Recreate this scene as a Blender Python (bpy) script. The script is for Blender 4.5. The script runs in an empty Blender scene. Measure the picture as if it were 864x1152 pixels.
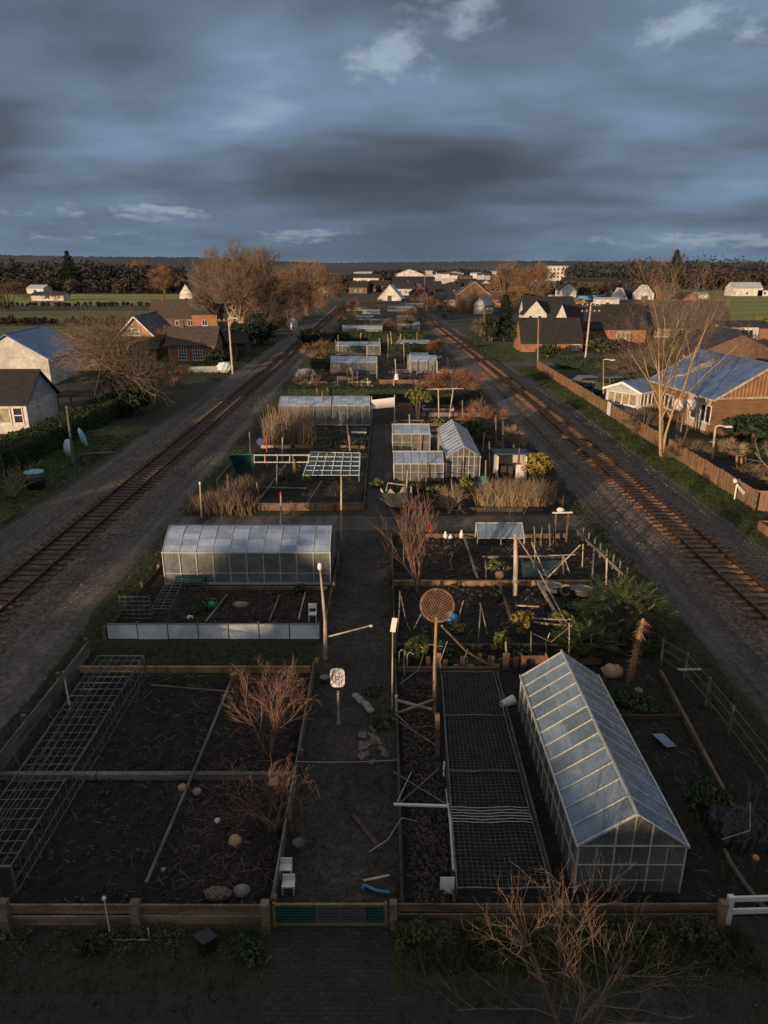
import bpy, math, random
from mathutils import Vector as V, Matrix as M
R = math.radians
rnd = random.Random(7)
scene = bpy.context.scene
COL = scene.collection
# ------------------------------------------------------------------ camera geometry
F = 800.0; H = 14.0; PITCH = math.atan(273/800)
def ray(u, v):
    dx = (u-432)/F; dy = -(v-576)/F
    return V((dx, math.cos(PITCH)+dy*math.sin(PITCH), -math.sin(PITCH)+dy*math.cos(PITCH)))
def P(u, v, z=0.0):
    d = ray(u, v); t = (z-H)/d.z
    return V((d.x*t, d.y*t, z))
def A(u, v, Y):
    d = ray(u, v); t = Y/d.y
    return V((d.x*t, Y, H+d.z*t))
cam = bpy.data.cameras.new("camera"); camo = bpy.data.objects.new("camera", cam); COL.objects.link(camo)
camo.location = (0, 0, H); camo.rotation_euler = (math.pi/2-PITCH, 0, 0)
cam.sensor_fit = 'VERTICAL'; cam.sensor_height = 36; cam.lens = 25.0; cam.clip_start = 0.1; cam.clip_end = 20000
scene.camera = camo
scene.view_settings.view_transform = 'Standard'; scene.view_settings.look = 'None'
scene.view_settings.exposure = 0; scene.view_settings.gamma = 1
scene.cycles.max_bounces = 6; scene.cycles.transparent_max_bounces = 24
scene.cycles.use_denoising = True
# ------------------------------------------------------------------ mesh builder
class MB:
    def __init__(s): s.v = []; s.f = []
    def add(s, vs, fs):
        n = len(s.v); s.v.extend([tuple(p) for p in vs]); s.f.extend([tuple(i+n for i in f) for f in fs])
    def quad(s, a, b, c, d): s.add((a, b, c, d), ((0, 1, 2, 3),))
    def tri(s, a, b, c): s.add((a, b, c), ((0, 1, 2),))
    def box(s, c, size, rz=0, m=None, j=0):
        x, y, z = size[0]/2, size[1]/2, size[2]/2
        vs = [V((a*x, b*y, d*z)) for a in (-1, 1) for b in (-1, 1) for d in (-1, 1)]
        mm = m if m else M.Rotation(rz, 3, 'Z')
        vs = [mm @ p + V(c) for p in vs]
        if j: vs = [p+V((rnd.uniform(-j, j), rnd.uniform(-j, j), rnd.uniform(-j, j))) for p in vs]
        s.add(vs, ((0, 1, 3, 2), (4, 6, 7, 5), (0, 4, 5, 1), (2, 3, 7, 6), (0, 2, 6, 4), (1, 5, 7, 3)))
    def bx(s, x0, x1, y0, y1, z0, z1, j=0):
        s.box(((x0+x1)/2, (y0+y1)/2, (z0+z1)/2), (abs(x1-x0), abs(y1-y0), abs(z1-z0)), j=j)
    def beam(s, p0, p1, w, h=None, j=0):
        p0 = V(p0); p1 = V(p1); h = h or w; d = (p1-p0); L = d.length
        if L < 1e-6: return
        d.normalize(); up = V((0, 0, 1)) if abs(d.z) < 0.95 else V((0, 1, 0))
        side = d.cross(up).normalized(); up2 = side.cross(d)
        m = M((side, d, up2)).transposed()
        s.box((p0+p1)/2, (w, L, h), m=m, j=j)
    def tube(s, p0, p1, r0, r1=None, n=6, cap=True):
        s.path([p0, p1], [r0, r0 if r1 is None else r1], n, cap)
    def path(s, pts, r, n=6, cap=True):
        pts = [V(p) for p in pts]; k = len(pts)
        if not isinstance(r, (list, tuple)): r = [r]*k
        vs = []; side = None
        for i, p in enumerate(pts):
            d = (pts[min(i+1, k-1)]-pts[max(i-1, 0)])
            d = d.normalized() if d.length > 1e-7 else V((0, 0, 1))
            if side is None: side = d.orthogonal().normalized()
            else:
                side = side-d*side.dot(d)
                side = side.normalized() if side.length > 1e-5 else d.orthogonal().normalized()
            b = d.cross(side)
            for q in range(n):
                a = 2*math.pi*q/n
                vs.append(p+(side*math.cos(a)+b*math.sin(a))*r[i])
        fs = []
        for i in range(k-1):
            for q in range(n):
                q2 = (q+1) % n
                fs.append((i*n+q, i*n+q2, (i+1)*n+q2, (i+1)*n+q))
        if cap and n > 2: fs.append(tuple(range(n))[::-1]); fs.append(tuple((k-1)*n+q for q in range(n)))
        s.add(vs, fs)
    def lathe(s, c, prof, n=16, sx=1, sy=1):
        vs = []; fs = []
        for (r, z) in prof:
            for q in range(n):
                a = 2*math.pi*q/n; vs.append(V(c)+V((r*math.cos(a)*sx, r*math.sin(a)*sy, z)))
        for i in range(len(prof)-1):
            for q in range(n):
                q2 = (q+1) % n; fs.append((i*n+q, i*n+q2, (i+1)*n+q2, (i+1)*n+q))
        fs.append(tuple(range(n))[::-1]); fs.append(tuple((len(prof)-1)*n+q for q in range(n)))
        s.add(vs, fs)
    def rock(s, c, r, rd=None, n=8, flat=.7):
        rd = rd or rnd
        rx, ry, rz_ = (r, r, r*flat) if not isinstance(r, tuple) else r
        vs = []; fs = []; k = 5
        for i in range(k+1):
            ph = math.pi*i/k
            for q in range(n):
                a = 2*math.pi*q/n+i*.3; w = rd.uniform(.86, 1.12) if 0 < i < k else 1
                vs.append(V(c)+V((rx*w*math.sin(ph)*math.cos(a), ry*w*math.sin(ph)*math.sin(a), -rz_*w*math.cos(ph))))
        for i in range(k):
            for q in range(n):
                q2 = (q+1) % n; fs.append((i*n+q, i*n+q2, (i+1)*n+q2, (i+1)*n+q))
        s.add(vs, fs)
WL = {}
def thing(name, label, cat, loc=(0, 0, 0), rz=0, group=None):
    o = bpy.data.objects.new(name, None); COL.objects.link(o); o.empty_display_size = .2
    o.location = loc; o.rotation_euler = (0, 0, rz); o['label'] = label; o['category'] = cat
    if group: o['group'] = group
    WL[o.name] = V(loc); return o
def build(mb, name, mat, parent=None, smooth=False, local=False, label=None, cat=None, group=None, kind=None, loc=None):
    me = bpy.data.meshes.new(name)
    vs = mb.v
    if parent is None:
        if loc is None:
            xs = [p[0] for p in vs]; ys = [p[1] for p in vs]
            loc = ((min(xs)+max(xs))/2, (min(ys)+max(ys))/2, min(p[2] for p in vs)) if kind is None else (0, 0, 0)
        off = V(loc)
    else: off = V((0, 0, 0)) if local else WL[parent.name]
    me.from_pydata([(p[0]-off[0], p[1]-off[1], p[2]-off[2]) for p in vs], [], mb.f)
    if smooth: me.polygons.foreach_set('use_smooth', [True]*len(me.polygons))
    for m in (mat if isinstance(mat, (list, tuple)) else [mat]): me.materials.append(m)
    o = bpy.data.objects.new(name, me); COL.objects.link(o)
    if parent is None: o.location = off
    else: o.parent = parent
    WL[o.name] = off
    if label: o['label'] = label
    if cat: o['category'] = cat
    if group: o['group'] = group
    if kind: o['kind'] = kind
    return o
def struct(mb, name, mat, smooth=False): return build(mb, name, mat, kind='structure', smooth=smooth)
def dup(root, loc, rz=None, label=None, group=None, scale=None):
    def cp(o, par):
        c = o.copy(); COL.objects.link(c); c.parent = par
        for ch in list(o.children): cp(ch, c)
        return c
    c = cp(root, None); c.location = loc; WL[c.name] = V(loc)
    if rz is not None: c.rotation_euler = (0, 0, rz)
    if scale: c.scale = scale if isinstance(scale, tuple) else (scale,)*3
    if label: c['label'] = label
    if group: c['group'] = group
    return c
# ------------------------------------------------------------------ materials
def nodes(name):
    m = bpy.data.materials.new(name); m.use_nodes = True; nt = m.node_tree
    b = nt.nodes['Principled BSDF']; return m, nt, b
def N(nt, t, **k):
    n = nt.nodes.new(t)
    for a, v in k.items():
        if a.startswith('i_'): n.inputs[int(a[2:])].default_value = v
        else: setattr(n, a, v)
    return n
def ramp(nt, fac, stops):
    r = nt.nodes.new('ShaderNodeValToRGB'); e = r.color_ramp.elements
    while len(e) > 1: e.remove(e[-1])
    for i, (p, c) in enumerate(stops):
        x = e[0] if i == 0 else e.new(p)
        x.position = p; x.color = (c[0], c[1], c[2], 1)
    nt.links.new(fac, r.inputs[0]); return r.outputs[0]
def coords(nt, stretch=(1, 1, 1), world=True):
    if world:
        g = nt.nodes.new('ShaderNodeNewGeometry').outputs['Position']
    else:
        tc = nt.nodes.new('ShaderNodeTexCoord'); oi = nt.nodes.new('ShaderNodeObjectInfo')
        mu = N(nt, 'ShaderNodeMath', operation='MULTIPLY', i_1=37.0); nt.links.new(oi.outputs['Random'], mu.inputs[0])
        ad = nt.nodes.new('ShaderNodeVectorMath'); nt.links.new(tc.outputs['Object'], ad.inputs[0]); nt.links.new(mu.outputs[0], ad.inputs[1]); g = ad.outputs[0]
    mp = nt.nodes.new('ShaderNodeMapping'); mp.inputs['Scale'].default_value = stretch; nt.links.new(g, mp.inputs[0])
    return mp.outputs[0]
def noise(nt, co, scale, detail=6, rough=.6, dist=0):
    n = nt.nodes.new('ShaderNodeTexNoise'); n.inputs['Scale'].default_value = scale; n.inputs['Detail'].default_value = detail
    n.inputs['Roughness'].default_value = rough; n.inputs['Distortion'].default_value = dist
    nt.links.new(co, n.inputs['Vector']); return n.outputs['Fac']
def mix(nt, fac, a, b, mode='MIX'):
    n = nt.nodes.new('ShaderNodeMix'); n.data_type = 'RGBA'; n.blend_type = mode
    for idx, x in ((0, fac), (6, a), (7, b)):
        if isinstance(x, (int, float)): n.inputs[idx].default_value = x
        elif isinstance(x, tuple): n.inputs[idx].default_value = (x[0], x[1], x[2], 1)
        else: nt.links.new(x, n.inputs[idx])
    return n.outputs[2]
def bump(nt, b, h, strength=.5, dist=.02):
    n = nt.nodes.new('ShaderNodeBump'); n.inputs['Strength'].default_value = strength; n.inputs['Distance'].default_value = dist
    nt.links.new(h, n.inputs['Height']); nt.links.new(n.outputs[0], b.inputs['Normal'])
def mk(name, c1, c2, scale=5, rough=.8, stretch=(1, 1, 1), world=True, bs=.4, bd=.02, big=None, metal=0, spec=None, detail=7, c0=None):
    m, nt, b = nodes(name); co = coords(nt, stretch, world)
    f = noise(nt, co, scale, detail)
    stops = [(.3, c1), (.7, c2)] if c0 is None else [(.25, c0), (.48, c1), (.72, c2)]
    col = ramp(nt, f, stops)
    if big:
        g = noise(nt, co, big[0], 4); gc = ramp(nt, g, [(.38, (big[1],)*3), (.62, (big[2],)*3)])
        col = mix(nt, 1.0, col, gc, 'MULTIPLY')
    nt.links.new(col, b.inputs['Base Color']); b.inputs['Roughness'].default_value = rough; b.inputs['Metallic'].default_value = metal
    if spec is not None: b.inputs['Specular IOR Level'].default_value = spec
    if bs: bump(nt, b, f, bs, bd)
    return m
MT = {}
# timber
def wood(name, c1, c2, st=(1, 1, 6), s=9): return mk(name, c1, c2, s, .85, st, True, .6, .01, big=(.8, .6, 1.25))
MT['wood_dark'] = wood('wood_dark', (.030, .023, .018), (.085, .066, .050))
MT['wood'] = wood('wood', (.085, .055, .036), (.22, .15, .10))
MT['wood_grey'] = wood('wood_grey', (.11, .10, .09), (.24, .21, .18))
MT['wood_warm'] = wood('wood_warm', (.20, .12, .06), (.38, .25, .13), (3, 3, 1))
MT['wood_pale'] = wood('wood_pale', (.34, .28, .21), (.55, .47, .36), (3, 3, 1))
MT['wood_fence'] = wood('wood_fence', (.15, .085, .045), (.30, .18, .10), (8, 8, 1), 4)
MT['wood_front'] = wood('wood_front', (.13, .09, .06), (.34, .24, .165))
MT['white'] = mk('white_paint', (.62, .62, .61), (.82, .81, .79), 6, .55, bs=.1)
MT['white_metal'] = mk('white_metal', (.42, .43, .42), (.66, .66, .64), 9, .5, bs=.1)
MT['frame'] = mk('pale_frame', (.32, .32, .30), (.56, .55, .51), 12, .55, bs=.1)
MT['grey_metal'] = mk('grey_metal', (.14, .15, .16), (.28, .29, .30), 8, .45, metal=.5, bs=.1)
MT['wire'] = mk('wire', (.07, .075, .08), (.24, .25, .25), 4, .5, metal=.3, bs=0)
MT['wire_dark'] = mk('wire_dark', (.035, .04, .04), (.15, .16, .16), 2.2, .55, metal=.2, bs=0)
MT['rope'] = mk('rope', (.25, .22, .18), (.4, .36, .3), 10, .9, bs=0)
MT['black'] = mk('black_plastic', (.008, .008, .009), (.03, .03, .032), 7, .42, bs=.5, bd=.05)
MT['teal'] = mk('teal_paint', (.02, .16, .17), (.05, .30, .30), 6, .6, bs=.1)
MT['blue'] = mk('blue_plastic', (.05, .22, .42), (.12, .38, .62), 5, .45, bs=.1)
MT['pale_blue'] = mk('pale_blue', (.58, .67, .74), (.76, .82, .86), 3, .6, bs=.1, big=(.7, .75, 1.1))
MT['green'] = mk('green_plastic', (.01, .20, .08), (.02, .32, .14), 5, .4, bs=.1)
MT['orange'] = mk('orange_paint', (.50, .20, .05), (.65, .30, .10), 5, .6, bs=.1)
MT['red'] = mk('red_paint', (.35, .03, .03), (.5, .06, .05), 5, .5, bs=.1)
MT['stone'] = mk('stone', (.16, .14, .12), (.34, .30, .26), 6, .9, world=False, bs=.6)
MT['stone_warm'] = mk('stone_warm', (.35, .22, .12), (.5, .34, .2), 6, .9, world=False, bs=.5)
MT['sack'] = mk('sack', (.22, .15, .09), (.36, .26, .17), 6, .9, bs=.6)
MT['bark'] = mk('bark', (.07, .055, .042), (.19, .15, .11), 5, .9, (3, 3, 1), bs=.8, bd=.04)
MT['bark_pale'] = mk('bark_pale', (.20, .15, .09), (.42, .33, .20), 3, .9, (3, 3, 1), bs=.5)
MT['bark_red'] = mk('bark_red', (.10, .058, .046), (.27, .155, .115), 3, .9, bs=.3)
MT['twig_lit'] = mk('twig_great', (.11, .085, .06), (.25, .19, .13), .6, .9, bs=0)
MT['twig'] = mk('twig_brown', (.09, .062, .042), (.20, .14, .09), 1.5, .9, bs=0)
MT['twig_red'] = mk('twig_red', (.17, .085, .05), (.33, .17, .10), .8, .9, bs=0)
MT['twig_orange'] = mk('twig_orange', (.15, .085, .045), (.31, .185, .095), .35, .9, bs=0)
MT['reed'] = mk('dry_reed', (.22, .15, .09), (.42, .31, .19), 1.4, .9, bs=0)
MT['reed_dull'] = mk('dry_grass_dull', (.13, .095, .065), (.26, .20, .14), 1.4, .9, bs=0)
MT['twig_fg'] = mk('twig_pale', (.10, .068, .05), (.27, .175, .12), 2, .8, bs=0)
def leafmat(name, c1, c2, s=.8): 
    m = mk(name, c1, c2, s, .75, bs=0); return m
MT['conifer'] = leafmat('conifer_leaf', (.008, .018, .010), (.022, .045, .020))
MT['hedge'] = leafmat('hedge_leaf', (.012, .022, .008), (.050, .070, .022))
MT['shrub'] = leafmat('shrub_leaf', (.015, .035, .012), (.055, .09, .03), 2)
MT['lime'] = leafmat('lime_leaf', (.07, .10, .02), (.20, .20, .05), 2)
MT['yellow'] = leafmat('yellow_leaf', (.16, .14, .03), (.34, .26, .06), 2)
MT['wood_far'] = leafmat('far_wood', (.020, .024, .025), (.058, .056, .048), .04)  # horizon haze is tinted into these leaves as blue-grey
MT['wood_far_brown'] = leafmat('far_wood_brown', (.024, .019, .016), (.085, .062, .042), .04)
# ground
def ground_mat():
    m, nt, b = nodes('ground'); co = coords(nt)
    a = noise(nt, co, .12, 5); f = noise(nt, co, 3.5, 8, .7); g = noise(nt, co, 30, 4)
    dirt = ramp(nt, f, [(.3, (.018, .015, .013)), (.7, (.055, .047, .038))])
    gr = ramp(nt, f, [(.3, (.012, .018, .007)), (.7, (.050, .062, .020))])
    c = mix(nt, ramp(nt, a, [(.42, (0,)*3), (.56, (1,)*3)]), dirt, gr)
    nt.links.new(c, b.inputs['Base Color']); b.inputs['Roughness'].default_value = .95; bump(nt, b, g, .7, .05); return m
MT['ground'] = ground_mat()
MT['grass'] = mk('grass', (.016, .028, .008), (.075, .10, .025), 1.3, .95, big=(.1, .6, 1.3), bs=.6, bd=.06)
MT['blade'] = mk('grass_blade', (.020, .034, .010), (.085, .105, .030), .9, .8, bs=0)
MT['blade_dry'] = mk('grass_dry', (.05, .05, .02), (.16, .13, .06), .9, .85, bs=0)
MT['field'] = mk('field', (.17, .20, .030), (.27, .29, .050), .02, .95, (1, 4, 1), bs=.4, big=(.008, .7, 1.2))
MT['field_dull'] = mk('field_dull', (.07, .085, .022), (.13, .14, .035), .03, .95, (1, 4, 1), bs=.3)
def gravel(name, c1, c2, sc=14, tracks=None, k=1.0):
    m, nt, b = nodes(name); co = coords(nt)
    vo = nt.nodes.new('ShaderNodeTexVoronoi'); vo.inputs['Scale'].default_value = sc; nt.links.new(co, vo.inputs['Vector'])
    f = noise(nt, co, .5, 7, .7); f2 = noise(nt, co, 4, 6, .65)
    c = ramp(nt, f, [(.3, c1), (.7, c2)])
    bw = nt.nodes.new('ShaderNodeRGBToBW'); nt.links.new(vo.outputs['Color'], bw.inputs[0])
    c = mix(nt, 1.0, c, ramp(nt, bw.outputs[0], [(.15, (1-.45*k,)*3), (.85, (1+.5*k,)*3)]), 'MULTIPLY')
    c = mix(nt, 1.0, c, ramp(nt, f2, [(.35, (.65,)*3), (.65, (1.25,)*3)]), 'MULTIPLY')
    if tracks:
        mp = nt.nodes.new('ShaderNodeMapping'); mp.inputs['Scale'].default_value = (1, .02, 1); nt.links.new(co, mp.inputs[0])
        s = noise(nt, mp.outputs[0], tracks, 4)
        c = mix(nt, 1.0, c, ramp(nt, s, [(.36, (.42,)*3), (.6, (1.25,)*3)]), 'MULTIPLY')
    nt.links.new(c, b.inputs['Base Color']); b.inputs['Roughness'].default_value = .92; bump(nt, b, vo.outputs['Distance'], .8, .03); return m
MT['road_dirt'] = gravel('dirt_road', (.070, .059, .051), (.145, .122, .104), 16, 1.1, .3)
MT['ballast'] = gravel('ballast', (.060, .048, .038), (.16, .12, .092), 9)
MT['path_dirt'] = gravel('path_dirt', (.018, .0145, .012), (.066, .054, .044), 18)
MT['asphalt'] = mk('asphalt', (.020, .019, .018), (.045, .042, .040), 18, .9, big=(.6, .7, 1.2))
def soil_mat(name, c1, c2, fleck=.30):
    m, nt, b = nodes(name); co = coords(nt)
    f = noise(nt, co, 2.2, 9, .75); g = noise(nt, co, 22, 5, .7)
    vo = nt.nodes.new('ShaderNodeTexVoronoi'); vo.inputs['Scale'].default_value = 11; nt.links.new(co, vo.inputs['Vector'])
    c = ramp(nt, f, [(.3, c1), (.7, c2)])
    c = mix(nt, 1.0, c, ramp(nt, g, [(.3, (.5,)*3), (.7, (1.5,)*3)]), 'MULTIPLY')
    c = mix(nt, ramp(nt, vo.outputs['Distance'], [(.06, (fleck,)*3), (.12, (0,)*3)]), c, (.16, .13, .10))
    nt.links.new(c, b.inputs['Base Color']); b.inputs['Roughness'].default_value = .95
    ad = N(nt, 'ShaderNodeMath', operation='ADD'); nt.links.new(f, ad.inputs[0]); nt.links.new(g, ad.inputs[1]); bump(nt, b, ad.outputs[0], 1, .08); return m
MT['soil'] = soil_mat('soil', (.007, .0055, .0045), (.036, .028, .022))
MT['soil_brown'] = soil_mat('soil_brown', (.014, .010, .007), (.052, .037, .026))
MT['clod'] = mk('clods', (.018, .014, .011), (.085, .066, .052), 3, .95, bs=.5)
MT['litter'] = mk('litter', (.05, .038, .028), (.24, .20, .16), 5, .9, bs=0)
MT['gstone'] = mk('loose_stone', (.06, .05, .042), (.22, .18, .15), 4, .9, bs=.3)
def brickmat(name, c1, c2, mortar, sc=4.5, bw=.5, rh=.25, plane='XZ', rough=.9):
    m, nt, b = nodes(name)
    tc = nt.nodes.new('ShaderNodeTexCoord'); sp = nt.nodes.new('ShaderNodeSeparateXYZ'); cb = nt.nodes.new('ShaderNodeCombineXYZ')
    nt.links.new(tc.outputs['Object'], sp.inputs[0])
    if plane == 'XZ':
        ad = N(nt, 'ShaderNodeMath', operation='ADD'); nt.links.new(sp.outputs[0], ad.inputs[0]); nt.links.new(sp.outputs[1], ad.inputs[1])
        nt.links.new(ad.outputs[0], cb.inputs[0]); nt.links.new(sp.outputs[2], cb.inputs[1])
    else: nt.links.new(sp.outputs[0], cb.inputs[0]); nt.links.new(sp.outputs[1], cb.inputs[1])
    br = nt.nodes.new('ShaderNodeTexBrick'); nt.links.new(cb.outputs[0], br.inputs['Vector'])
    br.inputs['Color1'].default_value = (*c1, 1); br.inputs['Color2'].default_value = (*c2, 1); br.inputs['Mortar'].default_value = (*mortar, 1)
    br.inputs['Scale'].default_value = sc; br.inputs['Brick Width'].default_value = bw; br.inputs['Row Height'].default_value = rh
    br.inputs['Mortar Size'].default_value = .02
    f = noise(nt, tc.outputs['Object'], 1.7, 6)
    c = mix(nt, 1.0, br.outputs['Color'], ramp(nt, f, [(.3, (.6,)*3), (.7, (1.2,)*3)]), 'MULTIPLY')
    nt.links.new(c, b.inputs['Base Color']); b.inputs['Roughness'].default_value = rough; bump(nt, b, br.outputs['Fac'], -.3, .02); return m
MT['brick'] = brickmat('brick', (.30, .11, .055), (.38, .17, .08), (.28, .22, .17))
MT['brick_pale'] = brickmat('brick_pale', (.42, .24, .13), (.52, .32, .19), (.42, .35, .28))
MT['brick_dark'] = brickmat('brick_dark', (.13, .07, .05), (.20, .11, .075), (.14, .11, .09))
MT['paving'] = brickmat('paving', (.030, .026, .023), (.050, .043, .038), (.012, .011, .010), 3.0, .5, .3, 'XY')
MT['slate'] = brickmat('slate_roof', (.022, .022, .026), (.045, .044, .048), (.012, .012, .013), 3, .5, .35, 'XY', .6)
MT['tile_brown'] = brickmat('tile_brown', (.060, .045, .038), (.11, .085, .070), (.025, .02, .018), 3, .5, .35, 'XY', .85)
MT['tile_dark'] = brickmat('tile_dark', (.018, .017, .017), (.038, .034, .033), (.008, .008, .008), 3, .5, .35, 'XY', .8)
def corr(name, c1, c2, axis=0, sc=2.2, rough=.35, metal=.2, bs=.6):
    m, nt, b = nodes(name); tc = nt.nodes.new('ShaderNodeTexCoord')
    wv = nt.nodes.new('ShaderNodeTexWave'); wv.bands_direction = 'XYZ'[axis]; wv.inputs['Scale'].default_value = sc; wv.inputs['Distortion'].default_value = .15
    nt.links.new(tc.outputs['Object'], wv.inputs['Vector']); f = noise(nt, tc.outputs['Object'], .9, 6)
    c = ramp(nt, f, [(.3, c1), (.7, c2)])
    c = mix(nt, 1.0, c, ramp(nt, wv.outputs['Fac'], [(.0, (.6,)*3), (.4, (1.05,)*3)]), 'MULTIPLY')
    nt.links.new(c, b.inputs['Base Color']); b.inputs['Roughness'].default_value = rough; b.inputs['Metallic'].default_value = metal; bump(nt, b, wv.outputs['Fac'], bs, .04); return m
MT['roof_blue'] = corr('roof_blue', (.09, .15, .28), (.20, .29, .47), 0, 1.6)
MT['roof_navy'] = corr('roof_navy', (.020, .03, .05), (.04, .06, .09), 0, 3, .5)
MT['clad_brown'] = corr('cladding_brown', (.20, .10, .05), (.38, .20, .10), 1, .9, .85, 0, 1)
MT['render_white'] = mk('render_white', (.50, .48, .45), (.74, .72, .68), 2.5, .85, world=False, bs=.2, big=(.35, .72, 1.08))
MT['render_grey'] = mk('render_grey', (.30, .33, .36), (.44, .47, .50), 1.2, .85, world=False, bs=.2)
MT['hill'] = mk('hill', (.034, .040, .055), (.062, .064, .074), .012, 1, bs=0, big=(.0025, .7, 1.3))  # bluish distance haze is put into the hill colour
def paneM(name, col, rough, alpha, streak=True):
    m, nt, b = nodes(name); co = coords(nt, (1, 1, 1), True)
    f = noise(nt, co, 1.6, 8, .7, .6); f2 = noise(nt, coords(nt, (5, 1.2, 5), True), 2.2, 5)
    c = ramp(nt, f, [(.3, tuple(x*.72 for x in col)), (.7, col)])
    gi = nt.nodes.new('ShaderNodeNewGeometry'); c = mix(nt, 1.0, c, ramp(nt, gi.outputs['Random Per Island'], [(0, (.72,)*3), (1, (1.18,)*3)]), 'MULTIPLY')
    c = mix(nt, 1.0, c, ramp(nt, f2, [(.3, (.82,)*3), (.7, (1.12,)*3)]), 'MULTIPLY')
    nt.links.new(c, b.inputs['Base Color']); b.inputs['Roughness'].default_value = rough
    rr = ramp(nt, f, [(.3, (rough*.6,)*3), (.75, (min(1, rough*2.2),)*3)]); nt.links.new(rr, b.inputs['Roughness'])
    al = ramp(nt, f, [(.28, (max(0, alpha-.15),)*3), (.75, (min(1, alpha+.12),)*3)]); nt.links.new(al, b.inputs['Alpha'])
    b.inputs['Specular IOR Level'].default_value = .9; bump(nt, b, f2, .15, .01); return m
MT['glass_roof'] = paneM('glass_roof', (.28, .38, .49), .20, .74)
MT['glass_side'] = paneM('glass_side', (.22, .24, .23), .25, .58)
MT['poly_roof'] = paneM('poly_roof', (.36, .46, .64), .28, .88)
MT['poly_side'] = paneM('poly_side', (.26, .29, .30), .4, .62)
MT['pane'] = mk('window_pane', (.015, .018, .022), (.04, .045, .05), 2, .12, spec=.8, bs=0)
MT['pane_pale'] = mk('pale_window_pane', (.10, .09, .07), (.40, .34, .22), 1.5, .4, bs=0)  # paler, warmer variant of the window pane colour
MT['mesh_teal'] = mk('mesh_teal', (.006, .035, .04), (.012, .07, .075), 5, .7, bs=.3)
MT['mesh_grey'] = mk('mesh_grey', (.05, .055, .062), (.12, .125, .14), 8, .7, bs=.3)
MT['net_teal'] = paneM('net_teal', (.03, .10, .10), .6, .6)
MT['rust'] = mk('rusty_rail', (.05, .03, .02), (.13, .075, .045), 6, .5, metal=.5, bs=.3)
MT['sleeper_red'] = wood('sleeper_red', (.11, .060, .038), (.27, .16, .10), (1, 5, 5), 5)
MT['sleeper'] = wood('sleeper_wood', (.05, .034, .024), (.15, .10, .07), (1, 5, 5), 5)
# ------------------------------------------------------------------ world and sun
ELEV = R(6.8); TR = V((.60, .80, 0)).normalized()
sd = V((TR.x*math.cos(ELEV), TR.y*math.cos(ELEV), -math.sin(ELEV)))
sun = bpy.data.lights.new('sun', 'SUN'); sun.energy = 5.0; sun.angle = R(.5); sun.color = (1, .71, .44)
so = bpy.data.objects.new('sun', sun); COL.objects.link(so); so.rotation_euler = sd.to_track_quat('-Z', 'Y').to_euler(); so.location = (-40, -50, 30)
w = bpy.data.worlds.new('World'); scene.world = w; w.use_nodes = True; nt = w.node_tree; nt.nodes.clear()
out = nt.nodes.new('ShaderNodeOutputWorld'); bg = nt.nodes.new('ShaderNodeBackground'); nt.links.new(bg.outputs[0], out.inputs[0])
sky = nt.nodes.new('ShaderNodeTexSky'); sky.sky_type = 'NISHITA'; sky.sun_disc = False; sky.sun_elevation = ELEV
sky.sun_rotation = math.atan2(-TR.x, -TR.y)
tc = nt.nodes.new('ShaderNodeTexCoord'); sp = nt.nodes.new('ShaderNodeSeparateXYZ'); nt.links.new(tc.outputs['Generated'], sp.inputs[0])
def mth(op, a, b=None, clamp=False):
    n = nt.nodes.new('ShaderNodeMath'); n.operation = op; n.use_clamp = clamp
    for i, x in ((0, a), (1, b)):
        if x is None: continue
        if isinstance(x, (int, float)): n.inputs[i].default_value = x
        else: nt.links.new(x, n.inputs[i])
    return n.outputs[0]
z = mth('MAXIMUM', sp.outputs[2], 0.0); zz = mth('ADD', z, .21)
cb = nt.nodes.new('ShaderNodeCombineXYZ'); nt.links.new(mth('DIVIDE', sp.outputs[0], zz), cb.inputs[0]); nt.links.new(mth('DIVIDE', sp.outputs[1], zz), cb.inputs[1])
def wn(scale, det, rough, dist=0, st=(1, 1, 1), loc=(0, 0, 0)):
    mp = nt.nodes.new('ShaderNodeMapping'); mp.inputs['Scale'].default_value = st; mp.inputs['Location'].default_value = loc; nt.links.new(cb.outputs[0], mp.inputs[0])
    return noise(nt, mp.outputs[0], scale, det, rough, dist)
big = wn(1.1, 5, .42, .25, (.78, 1.05, 1), (1.3, 2.4, 0))
fine = wn(3.2, 7, .5, .2, (.75, 1.1, 1), (4.3, 7.7, 0))
gapn = wn(6.5, 10, .58, .25, (1.1, .9, 1), (9.1, 3.2, 0))
f = mth('ADD', mth('MULTIPLY', big, .82), mth('MULTIPLY', fine, .18))
def spot(px, py, wx, wy):
    d = ray(px, py).normalized(); dx = mth('DIVIDE', mth('SUBTRACT', sp.outputs[0], d.x), wx/F); dz = mth('DIVIDE', mth('SUBTRACT', sp.outputs[2], d.z), wy/F)
    q = mth('ADD', mth('MULTIPLY', dx, dx), mth('MULTIPLY', dz, dz)); return mth('SUBTRACT', 1.0, mth('MULTIPLY', q, .5), True)
broad = None
for (a, b_, c_, d_, s_) in ((370, 85, 130, 60, .075), (600, 70, 170, 55, .045), (720, 190, 130, 30, .03), (90, 40, 150, 60, .03), (120, 160, 260, 34, -.045), (540, 215, 260, 34, -.05), (430, 285, 600, 22, .03), (700, 130, 120, 22, -.02)):
    s = mth('MULTIPLY', spot(a, b_, c_, d_), s_); broad = s if broad is None else mth('ADD', broad, s)
f = mth('ADD', f, broad)
cloud = ramp(nt, f, [(.33, (.056, .066, .084)), (.44, (.082, .100, .132)), (.52, (.112, .152, .215)), (.61, (.152, .228, .345)), (.74, (.34, .40, .50))])
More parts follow.
